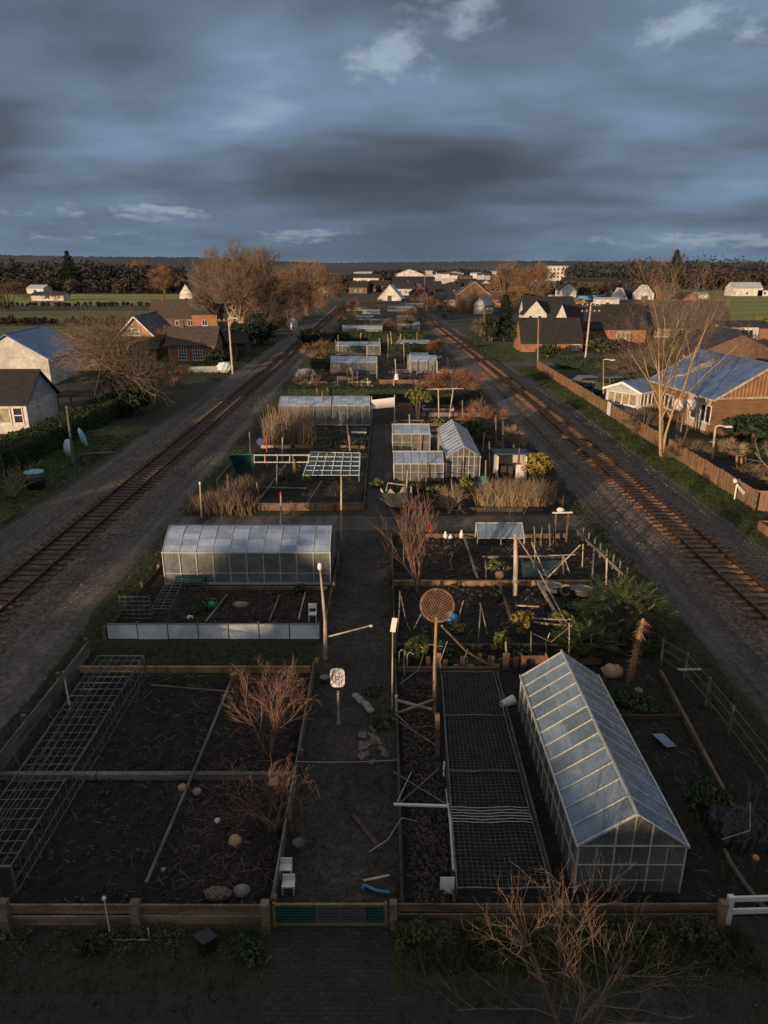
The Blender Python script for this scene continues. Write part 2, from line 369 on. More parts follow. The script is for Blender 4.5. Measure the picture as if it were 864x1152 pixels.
# break in the clouds high ahead, and thin bright seams low above the horizon
spots = None
for (a, b_, c_, d_, s_) in ((438, 72, 42, 26, 1.0), (520, 14, 60, 20, .95), (785, 25, 60, 30, .8), (190, 240, 55, 9, 1.0), (340, 266, 60, 7, .9), (800, 271, 120, 8, .95), (95, 266, 70, 6, .7), (40, 237, 80, 10, .5)):
    s = mth('MULTIPLY', spot(a, b_, c_, d_), s_); spots = s if spots is None else mth('MAXIMUM', spots, s)
gm = mth('MULTIPLY', mth('SUBTRACT', mth('ADD', mth('MULTIPLY', spots, .38), gapn), .70), 1.9, True)
skyc = mix(nt, 1.0, sky.outputs[0], (.13, .13, .13), 'MULTIPLY')
gapc = ramp(nt, gm, [(0, (.24, .30, .39)), (.3, (.48, .54, .62)), (.7, (.25, .40, .60))])
gapc = mix(nt, .2, gapc, skyc)
c = mix(nt, mth('MULTIPLY', gm, 1.15, True), cloud, gapc)
# horizon tone
hz = mth('SUBTRACT', 1.0, mth('MULTIPLY', z, 9.0), True)
c = mix(nt, mth('MULTIPLY', hz, .62), c, (.100, .148, .205))
# thinner, brighter cloud toward the zenith (outside the picture) gives the soft overhead light
zen = mth('MULTIPLY', mth('SUBTRACT', z, .32), 2.2, True)
c = mix(nt, zen, c, (.26, .265, .285))
# bright sunset side of the sky, behind the viewer
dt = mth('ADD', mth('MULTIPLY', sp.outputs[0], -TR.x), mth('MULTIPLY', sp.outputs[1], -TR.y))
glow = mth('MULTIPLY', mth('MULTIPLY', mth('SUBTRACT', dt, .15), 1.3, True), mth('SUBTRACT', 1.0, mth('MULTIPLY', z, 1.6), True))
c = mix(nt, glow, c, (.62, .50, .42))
below = mth('LESS_THAN', sp.outputs[2], -.002)
c = mix(nt, below, c, (.02, .02, .02))
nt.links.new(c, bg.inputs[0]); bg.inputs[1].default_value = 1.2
# ------------------------------------------------------------------ vegetation generators
def rdir(d, ang, rd):
    d = d.normalized(); o = d.orthogonal().normalized(); b = d.cross(o); a = rd.uniform(0, 2*math.pi)
    return (d*math.cos(ang)+(o*math.cos(a)+b*math.sin(a))*math.sin(ang)).normalized()
def grow(T, C, p, d, L, r, lv, mx, rd, kids=(5, 6, 6, 5, 4), ang=(28, 52), up=.08, wig=.13, rr=.55, lr=(.5, .8), tl=1, start=.3, tip=.45, mr=.0035):
    ns = max(2, 5-lv); pts = [V(p)]; rs = [r]; q = V(p); d = d.normalized(); ds = [d]
    for i in range(ns):
        d = (d+V((rd.gauss(0, wig), rd.gauss(0, wig), rd.gauss(0, wig)))+V((0, 0, up))).normalized()
        q = q+d*L/ns; pts.append(q); rs.append(r*(1-(1-tip)*(i+1)/ns)); ds.append(d)
    n = (8, 6, 4, 3, 3, 3)[min(lv, 5)]
    (T if lv <= tl else C).path(pts, rs, n, cap=(lv <= tl))
    if lv >= mx: return
    k = kids[min(lv, len(kids)-1)]
    for j in range(k):
        t = start+(1-start)*(j+rd.random())/k if lv else start+(1-start)*(j+.5+rd.uniform(-.3, .3))/k
        x = t*ns; i = min(int(x), ns-1); pp = pts[i].lerp(pts[i+1], x-i)
        dd = rdir(ds[i+1], R(rd.uniform(*ang)), rd)
        grow(T, C, pp, dd, L*rd.uniform(*lr)*(1.15-.45*t), max(mr, rs[i]*rr), lv+1, mx, rd, kids, ang, up, wig, rr, lr, tl, .2, tip, mr)
def bare_tree(name, label, cat, loc, h, r, seed, mx=4, stems=1, lean=.1, bark='bark', twig='twig', group=None, trunkh=.5, **k):
    rd = random.Random(seed); T = MB(); C = MB(); loc = V(loc)
    for s in range(stems):
        a = rd.uniform(0, 6.28) if stems > 1 else 0
        d = V((math.cos(a)*lean*(stems > 1)+rd.gauss(0, .03), math.sin(a)*lean*(stems > 1)+rd.gauss(0, .03), 1))
        grow(T, C, loc+V((math.cos(a), math.sin(a), 0))*(r*1.2 if stems > 1 else 0), d, h*trunkh*rd.uniform(.85, 1.1), r*rd.uniform(.7, 1), 0, mx, rd, **k)
    t = thing(name, label, cat, loc, 0, group)
    build(T, 'trunk', MT[bark], t); build(C, 'crown', MT[twig], t)
    return t
def leaves(mb, c, rad, n, size, rd, asp=1.0, out=0, shell=.5, z0=None, clump=None):
    c = V(c); cl = None
    if clump:
        cl = []
        for _ in range(clump):
            v = V((rd.gauss(0, 1), rd.gauss(0, 1), rd.gauss(0, 1))).normalized()*rd.uniform(.45, .9)
            cl.append((v, rd.uniform(.2, .42)))
    for _ in range(n):
        if cl:
            cc, cr = rd.choice(cl); v = cc+V((rd.gauss(0, 1), rd.gauss(0, 1), rd.gauss(0, 1))).normalized()*cr*rd.uniform(.5, 1)
        else: v = V((rd.gauss(0, 1), rd.gauss(0, 1), rd.gauss(0, 1))).normalized()*(shell+(1-shell)*rd.random())
        p = V((v.x*rad[0], v.y*rad[1], v.z*rad[2]))+c
        if z0 is not None and p.z < z0: p.z = z0+rd.random()*.3*rad[2]
        a = V((rd.gauss(0, 1), rd.gauss(0, 1), rd.gauss(0, 1))).normalized()
        if out: a = (a*(1-out)+v.normalized()*out+V((0, 0, .3*out))).normalized()
        b = a.cross(V((rd.gauss(0, 1), rd.gauss(0, 1), rd.gauss(0, 1)))).normalized()
        s = size*rd.uniform(.6, 1.4); a = a*s*asp; b = b*s/max(asp, 1)**.6*.5
        mb.add((p-a*.5, p+b, p+a*.5, p-b), ((0, 1, 2, 3),))
def leafy(name, label, cat, loc, w, h, seed, mat='shrub', n=900, size=.12, group=None, trunk=True, clump=14, bark='bark', asp=1.6, flat=1.0, z0=.15):
    rd = random.Random(seed); loc = V(loc); t = thing(name, label, cat, loc, 0, group)
    L = MB(); leaves(L, loc+V((0, 0, h*z0+h*(1-z0)/2)), (w/2, w/2*flat, h*(1-z0)/2), n, size, rd, asp, clump=clump)
    leaves(L, loc+V((0, 0, h*z0+h*(1-z0)/2)), (w*.36, w*.36*flat, h*(1-z0)*.36), n//3, size*1.3, rd, 1.2)
    build(L, 'crown', MT[mat], t)
    T = MB()
    for k in range(4 if trunk else 2):
        a = rd.uniform(0, 6.28); T.path([loc+V((math.cos(a)*.04*w, math.sin(a)*.04*w, 0)), loc+V((math.cos(a)*.12*w, math.sin(a)*.12*w, h*.4)), loc+V((math.cos(a)*.25*w, math.sin(a)*.25*w, h*.75))], [.03*w+.01, .02*w+.01, .008*w+.004], 5)
    build(T, 'trunk', MT[bark], t)
    return t
def twigball(name, label, cat, loc, w, h, seed, twig='twig_red', n=1500, group=None, depth=None, tl=.9, th=.02):
    """dense bare shrub or small tree: stems plus a crown of fine twigs pointing outward"""
    rd = random.Random(seed); loc = V(loc); t = thing(name, label, cat, loc, 0, group); T = MB(); C = MB(); depth = depth or w
    for k in range(9):
        a = rd.uniform(0, 6.28); q = rd.uniform(.3, .8)
        T.path([loc+V((rd.uniform(-.05, .05)*w, rd.uniform(-.05, .05)*w, 0)), loc+V((math.cos(a)*.15*w*q, math.sin(a)*.15*depth*q, h*.35)), loc+V((math.cos(a)*.42*w*q, math.sin(a)*.42*depth*q, h*.85))], [.018*h, .012*h, .004*h], 4)
    c = loc+V((0, 0, h*.5))
    cl = [(V((rd.gauss(0, 1), rd.gauss(0, 1), rd.gauss(0, 1)+.3)).normalized()*rd.uniform(.4, .85), rd.uniform(.18, .4)) for _ in range(30 if n > 3000 else 16)]
    for _ in range(n):
        cc, cr = rd.choice(cl); v = cc+V((rd.gauss(0, 1), rd.gauss(0, 1), rd.gauss(0, 1))).normalized()*cr*rd.random()
        p = c+V((v.x*w/2, v.y*depth/2, v.z*h/2)); 
        if p.z < loc.z: p.z = loc.z+rd.random()*h*.2
        o = (v.normalized()+V((rd.gauss(0, .45), rd.gauss(0, .45), rd.gauss(.35, .4)))).normalized()
        L = tl*rd.uniform(.5, 1.3); b = o.cross(V((rd.gauss(0, 1), rd.gauss(0, 1), rd.gauss(0, 1)))).normalized()*th*rd.uniform(.6, 1.4)
        C.add((p-b, p+b, p+o*L), ((0, 1, 2),))
    build(T, 'trunk', MT['bark'], t); build(C, 'crown', MT[twig], t); return t
def reeds(name, label, cat, pts, h, n, seed, mat='reed', spread=.6, w=.012, group=None, droop=.25):
    rd = random.Random(seed); mb = MB(); base = V(pts[0])
    for _ in range(n):
        p = V(rd.choice(pts))+V((rd.gauss(0, spread), rd.gauss(0, spread), 0)); hh = h*rd.uniform(.55, 1.15)
        l = V((rd.gauss(0, droop), rd.gauss(0, droop), 1)); m1 = p+l*hh*.55; l2 = l+V((rd.gauss(0, droop), rd.gauss(0, droop), -.15)); e = m1+l2*hh*.5
        b = V((rd.gauss(0, 1), rd.gauss(0, 1), 0)).normalized()*w
        mb.add((p-b, p+b, m1+b*.8, m1-b*.8, e), ((0, 1, 2, 3), (3, 2, 4)))
    return build(mb, name, MT[mat], label=label, cat=cat, group=group)
def tufts(mb, x0, x1, y0, y1, n, h, rd, w=.012, fn=None, k=5):
    for _ in range(n):
        x = rd.uniform(x0, x1); y = rd.uniform(y0, y1)
        if fn and not fn(x, y, rd): continue
        hh = h*rd.uniform(.4, 1.3)
        for q in range(k):
            p = V((x+rd.gauss(0, .05), y+rd.gauss(0, .05), 0)); e = p+V((rd.gauss(0, .5), rd.gauss(0, .5), 1))*hh*rd.uniform(.5, 1); b = V((rd.gauss(0, 1), rd.gauss(0, 1), 0)).normalized()*w
            mb.add((p-b, p+b, e), ((0, 1, 2),))
# ================================================================== SETTING
def sheet(name, mat, x0, x1, y0, y1, z, nx=1, ny=1, amp=0, edge=0, seed=1):
    rd = random.Random(seed); mb = MB(); vs = []; fs = []
    for j in range(ny+1):
        for i in range(nx+1):
            x = x0+(x1-x0)*i/nx; y = y0+(y1-y0)*j/ny; e = 0 < i < nx and 0 < j < ny
            if edge and (i in (0, nx)): x += rd.uniform(-edge, edge)
            if edge and (j in (0, ny)): y += rd.uniform(-edge, edge)
            vs.append(V((x, y, z+(rd.random()**1.5*amp if e else 0))))
    for j in range(ny):
        for i in range(nx):
            a = j*(nx+1)+i; fs.append((a, a+1, a+nx+2, a+nx+1))
    mb.add(vs, fs); return struct(mb, name, MT[mat])
sheet('ground', 'ground', -4000, 4000, -300, 5000, 0)
# dirt roads along the two railway lines, with ragged verges
def strip(name, mat, xl, xr, y0, y1, n, z, edge, seed):
    rd = random.Random(seed); mb = MB(); vs = []; fs = []
    for j in range(n+1):
        t = (j/n)**1.6; y = y0+(y1-y0)*t; e = edge*(1+t*1.5)
        vs += [V((xl(y)+rd.uniform(-e, e), y, z)), V((xr(y)+rd.uniform(-e, e), y, z))]
    for j in range(n): fs.append((2*j, 2*j+1, 2*j+3, 2*j+2))
    mb.add(vs, fs); return struct(mb, name, MT[mat])
LX = lambda y: -17.1+.5*math.sin(min(y, 300)/90.0)
RX = lambda y: 16.6-2.6*min(1, max(0, (y-70)/110))**1.3-max(0, y-180)*.012
strip('dirt_road', 'road_dirt', lambda y: -21.6 if y < 200 else LX(y)-2.2, lambda y: -12.4 if y < 70 else -12.4-.8*min(1, (y-70)/60), 6, 290, 90, .004, .22, 3)
strip('dirt_road', 'road_dirt', lambda y: 12.4-1.3*min(1, max(0, (y-70)/110)), lambda y: RX(y)+3.7, 6, 240, 90, .004, .22, 4)
sheet('cross_road', 'road_dirt', -12.6, 12.5, 37.75, 40.3, .008, 40, 1, 0, .12, 6)
sheet('lane', 'asphalt', -40, 40, 4.2, 10.55, .008, 60, 1, 0, .1, 7)
sheet('paved_path', 'paving', -2.45, .1, 8.0, 12.1, .014)
sheet('path', 'path_dirt', -2.4, .38, 12.2, 37.8, .008, 6, 60, .03, .03, 8)
sheet('path', 'path_dirt', -1.15, .55, 40.2, 72, .008, 4, 40, .03, .1, 9)
sheet('lane', 'road_dirt', 18.5, 75, 110, 114.5, .012, 20, 1, 0, .25, 10)
# railway lines
def ballast(X, y0, y1, seed):
    rd = random.Random(seed); mb = MB(); vs = []; fs = []; n = 150; prof = [(-2.3, .014), (-1.75, .13), (-.9, .16), (.9, .16), (1.75, .13), (2.3, .014)]
    for j in range(n+1):
        y = y0+(y1-y0)*(j/n)**1.6
        for (x, z) in prof: vs.append(V((X(y)+x+rd.uniform(-.09, .09), y, z+(rd.uniform(-.02, .03) if z > .05 else 0))))
    for j in range(n):
        for i in range(5): a = j*6+i; fs.append((a, a+1, a+7, a+6))
    mb.add(vs, fs); return struct(mb, 'ballast', MT['ballast'])
def railway(X, y0, y1, label, seed, mat):
    ballast(X, y0-4, y1+8, seed)
    t = thing('railway_track', label, 'railway track', (X(y0), y0, 0)); rd = random.Random(seed)
    ys = []; y = y0
    while y < y1: ys.append(y); y += .66
    for s in (-.7175, .7175):
        mb = MB(); pts = []; n = 160
        for (w_, z0, z1) in ((.13, .25, .27), (.025, .27, .36), (.07, .36, .395)):
            for j in range(n):
                a = y0+(y1-y0)*j/n; b_ = y0+(y1-y0)*(j+1)/n
                mb.beam((X(a)+s, a, (z0+z1)/2), (X(b_)+s, b_, (z0+z1)/2), w_, z1-z0)
        build(mb, 'rail', MT['rust'], t)
    base = None; far = MB()
    for i, y in enumerate(ys):
        if i < 98:
            if base is None:
                mb = MB(); mb.box((0, 0, .175), (2.5, .25, .13)); 
                for s in (-.7175, .7175): mb.box((s, 0, .25), (.34, .18, .03)); mb.box((s-.11, 0, .275), (.06, .09, .03)); mb.box((s+.11, 0, .275), (.06, .09, .03))
                base = build(mb, 'sleeper', MT[mat], t, local=True); o = base
            else: o = base.copy(); COL.objects.link(o); o.parent = t
            o.location = (X(y)-X(y0)+rd.uniform(-.05, .05), y-y0, rd.uniform(-.012, .01)); o.rotation_euler = (0, 0, rd.uniform(-.03, .03))
        else: far.box((X(y), y, .175), (2.5, .25, .14))
    build(far, 'sleeper', MT[mat], t)['kind'] = 'stuff'
railway(LX, 18, 290, 'single railway line on dark ballast left of the garden plots', 5, 'sleeper')
railway(RX, 17, 235, 'single railway line with rust brown sleepers right of the garden plots', 6, 'sleeper_red')
rd = random.Random(31); mb = MB()
for X, y1 in ((LX, 90), (RX, 90)):
    for _ in range(9000):
        y = 18+(y1-18)*rd.random()**1.7; s = rd.gauss(0, 1.55)
        if abs(s) > 3.6: continue
        r_ = rd.uniform(.02, .06)*(1+y/90); zt = .17 if abs(s) < .95 else max(.02, .17-(abs(s)-.95)*.12)
        c = V((X(y)+s, y, zt)); a = [V((rd.uniform(-1, 1), rd.uniform(-1, 1), 0)).normalized()*r_ for _ in range(3)]
        mb.add((c+a[0], c+a[1], c+a[2], c+V((0, 0, r_*1.1))), ((0, 1, 3), (1, 2, 3), (2, 0, 3)))
build(mb, 'loose_gravel', MT['gstone'], kind='stuff', label='loose gravel stones scattered over the track beds', cat='gravel')
# fields
def field(mat, pts, z=.02):
    mb = MB(); mb.add([V((p[0], p[1], z)) for p in pts], (tuple(range(len(pts))),)); return struct(mb, 'field', MT[mat])
field('field', [(-330, 300), (-70, 300), (-60, 440), (-420, 440)])
field('field_dull', [(-260, 195), (-62, 195), (-62, 262), (-300, 262)])
field('field_dull', [(-170, 130), (-52, 130), (-55, 190), (-220, 190)], .03)
field('field', [(95, 190), (420, 190), (700, 520), (150, 520)])
field('field', [(45, 345), (94, 345), (130, 520), (60, 520)], .03)
# hills on the horizon
def hill(y, prof, mat, depth=400):
    mb = MB(); vs = []; fs = []; n = len(prof)
    for i, (x, z) in enumerate(prof):
        nb = prof[max(0, i-12):i+13]; sm = sum(q[1] for q in nb)/len(nb)-2.5; vs += [V((x, y-depth, 0)), V((x, y-8, sm)), V((x, y, z)), V((x, y+depth, 0))]
    for i in range(n-1): a = i*4; fs += [(a, a+4, a+5, a+1), (a+1, a+5, a+6, a+2), (a+2, a+6, a+7, a+3)]
    mb.add(vs, fs); return struct(mb, 'hill', MT[mat])
rd = random.Random(3)
def ridge(x0, x1, n, f, am): return [(x0+(x1-x0)*i/n, f(x0+(x1-x0)*i/n)+rd.uniform(0, am)) for i in range(n+1)]
hill(3000, ridge(-2600, 2600, 900, lambda x: 38+5*math.sin(x/420)+24*min(1, max(0, (-x-250)/500)), 5), 'hill')
hill(2300, ridge(-2200, 2200, 700, lambda x: 14+6*math.sin(x/260+1), 5), 'hill', 300)
# soil of the beds
def bed(mat, x0, x1, y0, y1, amp=.09, den=5, seed=1, z=.02): sheet('soil', mat, x0, x1, y0, y1, z, max(2, int((x1-x0)*den)), max(2, int((y1-y0)*den)), amp, 0, seed)
bed('soil', -11.05, -2.65, 12.25, 16.9, .13, 7, 1); bed('soil', -11.05, -2.65, 17.1, 22.5, .13, 7, 2)
bed('soil_brown', -10.9, -2.62, 25.4, 30.2, .10, 5, 3); bed('soil_brown', -10.3, -2.5, 30.5, 33.6, .05, 3, 4)
bed('soil', .5, 11.0, 12.4, 23.5, .08, 6, 5); bed('soil', .5, 10.8, 23.8, 30.1, .10, 5, 6); bed('soil_brown', .5, 11.2, 30.4, 36.4, .10, 5, 7)
bed('soil', -10.6, -1.2, 41.5, 66, .10, 2.5, 8); bed('soil', .6, 11.0, 41.5, 66, .08, 2.5, 9)
bed('soil_brown', -11, 10.5, 67, 165, .1, .8, 10)
# grass
rd = random.Random(77); g = MB()
tufts(g, -12, 9, 10.0, 12.0, 2600, .16, rd, .010, lambda x, y, r: not (-2.7 < x < .25))
tufts(g, .6, 8, 11.0, 12.0, 1700, .30, rd, .012)
tufts(g, -12.3, -11.3, 12, 36, 1300, .14, rd, .012)
tufts(g, -11.3, -2.6, 22.75, 25.0, 1700, .12, rd, .012)
tufts(g, 7.4, 9.8, 12.6, 21.5, 2000, .15, rd, .012); tufts(g, 10.1, 12.3, 13, 24, 1400, .2, rd, .012)
tufts(g, .5, 11, 23.9, 24.9, 900, .25, rd, .012); tufts(g, 4.5, 11, 24.5, 28.5, 900, .18, rd, .012); tufts(g, 3.5, 8.5, 31, 33, 500, .18, rd, .012)
tufts(g, 11.2, 12.6, 25, 60, 1500, .22, rd, .014); tufts(g, -12.6, -11.2, 40, 80, 1000, .2, rd, .016)
tufts(g, -9, -3, 44, 47.5, 800, .22, rd, .015)
build(g, 'grass', MT['blade'], kind='stuff', label='short rough grass growing along the fences and plot edges', cat='grass')
g = MB(); tufts(g, 20.2, 22.6, 22, 108, 7000, .22, rd, .016); tufts(g, -28, -22, 26, 62, 5200, .2, rd, .016); tufts(g, 15.8, 22, 114, 160, 1200, .35, rd, .04); tufts(g, -30, -21.5, 95, 150, 1800, .35, rd, .04)
build(g, 'grass', MT['grass'], kind='stuff', label='green verge grass between the tracks and the fences', cat='grass')
sheet('verge', 'grass', 20.3, 22.6, 20, 108, .006, 3, 40, 0, .25, 12); sheet('verge', 'grass', -31, -22.2, 22, 66, .006, 3, 30, 0, .3, 13)
sheet('verge', 'grass', 17, 60, 115, 150, .006, 3, 10, 0, .4, 14); sheet('verge', 'grass', -40, -22, 108, 150, .010, 3, 10, 0, .4, 15)
# litter: dead leaves, clods, chips
g = MB()
def flecks(x0, x1, y0, y1, n, s, z=.05):
    for _ in range(n):
        p = V((rd.uniform(x0, x1), rd.uniform(y0, y1), z+rd.random()*.07)); a = V((rd.gauss(0, 1), rd.gauss(0, 1), rd.gauss(0, .5))).normalized()*s*rd.uniform(.4, 1.5); b = V((rd.gauss(0, 1), rd.gauss(0, 1), rd.gauss(0, .5))).normalized()*s*rd.uniform(.3, 1)
        g.add((p, p+a, p+a+b), ((0, 1, 2),))
flecks(-11, -2.7, 12.4, 22.4, 6000, .028, .06); flecks(-2.4, .3, 12.4, 36, 2500, .03, .02); flecks(.6, 10.8, 12.6, 36, 8000, .04, .06); flecks(-10.8, -2.7, 25.5, 30, 900, .05)
flecks(-10, 10.5, 41.5, 64, 2000, .08); flecks(-12, 8, 10, 12, 700, .04, .01)
build(g, 'leaf_litter', MT['litter'], kind='stuff', label='dead leaves and pale chips littering the soil beds', cat='leaf litter')
g = MB()
for _ in range(8000):
    x, y = rd.choice([(rd.uniform(-11, -2.8), rd.uniform(12.4, 22.4)), (rd.uniform(.6, 1.7), rd.uniform(12.6, 22)), (rd.uniform(.6, 10.5), rd.uniform(24, 36)), (rd.uniform(-10.7, -2.8), rd.uniform(25.6, 30))])
    r_ = rd.uniform(.015, .035)+.05*rd.random()**4; g.lathe((x, y, .05+r_), [(r_*.8, -r_), (r_, rd.uniform(-.3, .3)*r_), (r_*.4, r_*.8)], 5)
build(g, 'soil_clods', MT['clod'], kind='stuff', label='clods of dark soil lying on the dug beds', cat='soil')
g = MB()
for (x0, x1, y0, y1, n_) in ((-11, -2.8, 12.5, 22.4, 900), (.6, 1.6, 12.6, 22, 260), (.7, 10.5, 24.2, 36, 900), (-10.7, -2.8, 25.6, 30, 260), (7.3, 9.8, 12.6, 22.3, 400), (-10.3, -1.4, 42, 65, 900), (.8, 10.6, 42, 76, 900), (-10.5, 8, 82, 126, 1400)):
    for _ in range(n_//2):
        p = V((rd.uniform(x0, x1), rd.uniform(y0, y1), .03)); l = rd.uniform(.08, .4)*(1+p.y/90); d = V((rd.gauss(0, .8), rd.gauss(0, .8), rd.uniform(.1, 1))).normalized(); b = d.orthogonal().normalized()*.006*(1+p.y/25); m_ = p+d*l*.6; e = m_+(d+V((rd.gauss(0, .5), rd.gauss(0, .5), -.3)))*l*.4
        g.add((p-b, p+b, m_+b, m_-b, e), ((0, 1, 2, 3), (3, 2, 4)))
build(g, 'dead_stalks', MT['reed_dull'], kind='stuff', label='dead broken plant stalks strewn over the beds', cat='dead stalks')
g = MB(); g2 = MB()
for (x0, x1, y0, y1, n_) in ((-11, -2.8, 12.5, 22.4, 170), (-2.4, -1.6, 12.5, 36, 160), (-.3, .35, 12.5, 36, 200), (.7, 10.5, 24.2, 36, 320), (-10.7, -2.8, 25.6, 30, 120), (7.3, 9.8, 12.6, 22.3, 300)):
    for _ in range(n_): x, y = rd.uniform(x0, x1), rd.uniform(y0, y1); tufts(g, x-.12, x+.12, y-.12, y+.12, 3, .12, rd, .012)
build(g, 'weeds', MT['blade'], kind='stuff', label='scattered weeds sprouting in the beds and on the path edges', cat='weeds')
# ================================================================== FENCES
def fence(name, label, p0, p1, h, n=3, gap=.03, post=2.2, mat='wood', pmat=None, th=.045, pw=.13, ph=.12, group=None, cat='fence', off=.09, seed=1):
    rd = random.Random(seed); p0 = V(p0); p1 = V(p1); d = p1-p0; L = d.length; d.normalize(); nrm = V((d.y, -d.x, 0)); t = thing(name, label, cat, p0, 0, group)
    k = max(1, round(L/post)); bh = (h-.05)/n
    for i in range(n):
        mb = MB(); z = .05+bh*(i+.5)
        for j in range(k):
            a = p0+d*(L*j/k+.004); b = p0+d*(L*(j+1)/k-.004)
            mb.beam(a+V((0, 0, z+rd.uniform(-.015, .015))), b+V((0, 0, z+rd.uniform(-.015, .015))), th, bh-gap)
        build(mb, 'rail', MT[mat], t)
    for j in range(k+1):
        mb = MB(); q = p0+d*(L*j/k)+nrm*off; le = V((rd.uniform(-.03, .03), rd.uniform(-.03, .03), 0)); mb.beam(q, q+le+V((0, 0, h+ph)), pw, pw, j=.006)
        build(mb, 'post', MT[pmat or mat], t)
    return t
def board(name, label, p0, p1, w=.05, h=.2, mat='wood', cat='timber edging', group=None, pegs=0):
    mb = MB(); p0 = V(p0); p1 = V(p1); k = max(1, int((p1-p0).length/2.4)); 
    for j in range(k):
        a = p0.lerp(p1, j/k+.002); b = p0.lerp(p1, (j+1)/k-.002); mb.beam(a, b, w, h, j=.006)
    return build(mb, name, MT[mat], label=label, cat=cat, group=group)
fence('wooden_fence', 'weathered two board fence along the lane in front of the left hand soil bed', (-11.3, 12.12, 0), (-2.62, 12.12, 0), .70, 2, .08, 2.9, 'wood_front', 'wood_front', pw=.19, ph=.14, seed=2)
fence('wooden_fence', 'dark two board fence along the lane in front of the glazed greenhouse', (.22, 12.2, 0), (7.5, 12.2, 0), .64, 2, .09, 3.6, 'wood', 'wood_front', pw=.16, ph=.12, seed=3)
fence('wooden_fence', 'dark board fence on the railway side of the left front plot', (-11.25, 14.2, 0), (-11.25, 24.0, 0), .62, 2, .01, 2.4, 'wood_grey', 'wood', seed=4, off=-.09)
fence('wooden_fence', 'board fence on the path side of the left front plot', (-2.55, 12.4, 0), (-2.55, 22.75, 0), .50, 2, .01, 2.5, 'wood_grey', 'wood', seed=5)
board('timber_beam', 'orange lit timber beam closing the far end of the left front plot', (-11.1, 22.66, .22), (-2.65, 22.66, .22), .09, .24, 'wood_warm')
board('timber_beam', 'long grey plank laid across the middle of the left front plot', (-11.1, 17.0, .14), (-2.7, 17.0, .14), .16, .20, 'wood_grey')
p = P(264, 778); t = thing('timber_post', 'short round post with an orange cut top behind the left front bed', 'post', p)
mb = MB(); mb.tube(p, p+V((0, 0, .55)), .11, .11, 10); build(mb, 'post', MT['wood'], t); mb = MB(); mb.tube(p+V((0, 0, .553)), p+V((0, 0, .70)), .13, .12, 10); build(mb, 'cap', MT['wood_warm'], t)
mb = MB(); a = P(262, 775)+V((0, 0, .42)); b = P(166, 1004)+V((0, 0, .30)); mb.path([a, a.lerp(b, .5)-V((0, 0, .05)), b], .045, 6); build(mb, 'pole', MT['wood_grey'], label='long pale pole lying slantwise across the dark left front bed', cat='pole')
mb = MB(); mb.tube(P(170, 776)+V((0, 0, .2)), P(268, 783)+V((0, 0, .15)), .03, .03, 6); build(mb, 'pole', MT['wood_grey'], label='thin pale rod lying behind the far end of the left bed', cat='pole')
mb = MB(); mb.tube(P(80, 803), P(73, 768)+V((0, 0, .45)), .035, .035, 6); build(mb, 'stake', MT['wood_pale'], label='pale leaning stake inside the left boundary fence', cat='stake')
# path string
mb = MB(); a = V((-2.55, 17.1, .55)); b = V((.42, 17.3, .45)); mb.path([a, a.lerp(b, .33)-V((0, 0, .04)), a.lerp(b, .66)-V((0, 0, .04)), b], .012, 5); build(mb, 'string', MT['rope'], label='taut grey string stretched across the middle path', cat='string')
# gate
t = thing('garden_gate', 'low gate with a yellowish frame and four mesh panels at the path entrance', 'gate', (-1.15, 12.12, 0))
mb = MB(); x0, x1 = -2.47, .06
for z in (.10, .66): mb.beam((x0, 12.12, z), (x1, 12.12, z), .05, .05)
for x in (x0+.02, x1-.02): mb.beam((x, 12.12, .02), (x, 12.12, .72), .055, .055)
build(mb, 'frame', mk('gate_frame', (.16, .13, .04), (.30, .24, .08), 6, .7), t)
edges = [x0+.05, -1.50, -.99, -.43, x1-.05]; mats = ['mesh_teal', 'mesh_grey', 'mesh_grey', 'mesh_teal']
for i in range(4):
    mb = MB(); a, b = edges[i]+.02, edges[i+1]-.02; mb.bx(a, b, 12.125, 12.135, .135, .63); pn = build(mb, 'panel', MT[mats[i]], t)
    mb = MB(); nx = int((b-a)/.085)
    for q in range(nx+1): mb.beam((a+(b-a)*q/nx, 12.10, .135), (a+(b-a)*q/nx, 12.10, .63), .008, .012)
    for q in range(7): mb.beam((a, 12.088, .15+q*.076), (b, 12.088, .15+q*.076), .008, .010)
    build(mb, 'mesh', mk('gate_mesh%d' % i, (.03, .09, .09) if mats[i] == 'mesh_teal' else (.09, .095, .10), (.06, .19, .19) if mats[i] == 'mesh_teal' else (.17, .18, .2), 6, .6, bs=0), pn)
for i in range(1, 4):
    mb = MB(); mb.beam((edges[i], 12.11, .125), (edges[i], 12.11, .635), .035, .04); build(mb, 'upright', MT['wood'], t)
# white fence bottom right
t = thing('white_fence', 'white painted two rail fence at the lane edge right of the greenhouse', 'fence', (7.75, 12.3, 0))
for z in (.26, .62): mb = MB(); mb.beam((7.75, 12.3, z), (12.2, 12.45, z), .05, .13); build(mb, 'rail', MT['white'], t)
for x in (7.75, 9.9, 12.1): mb = MB(); mb.beam((x, 12.22, 0), (x-.02, 12.22, .80), .13, .11); build(mb, 'post', MT['white'], t)
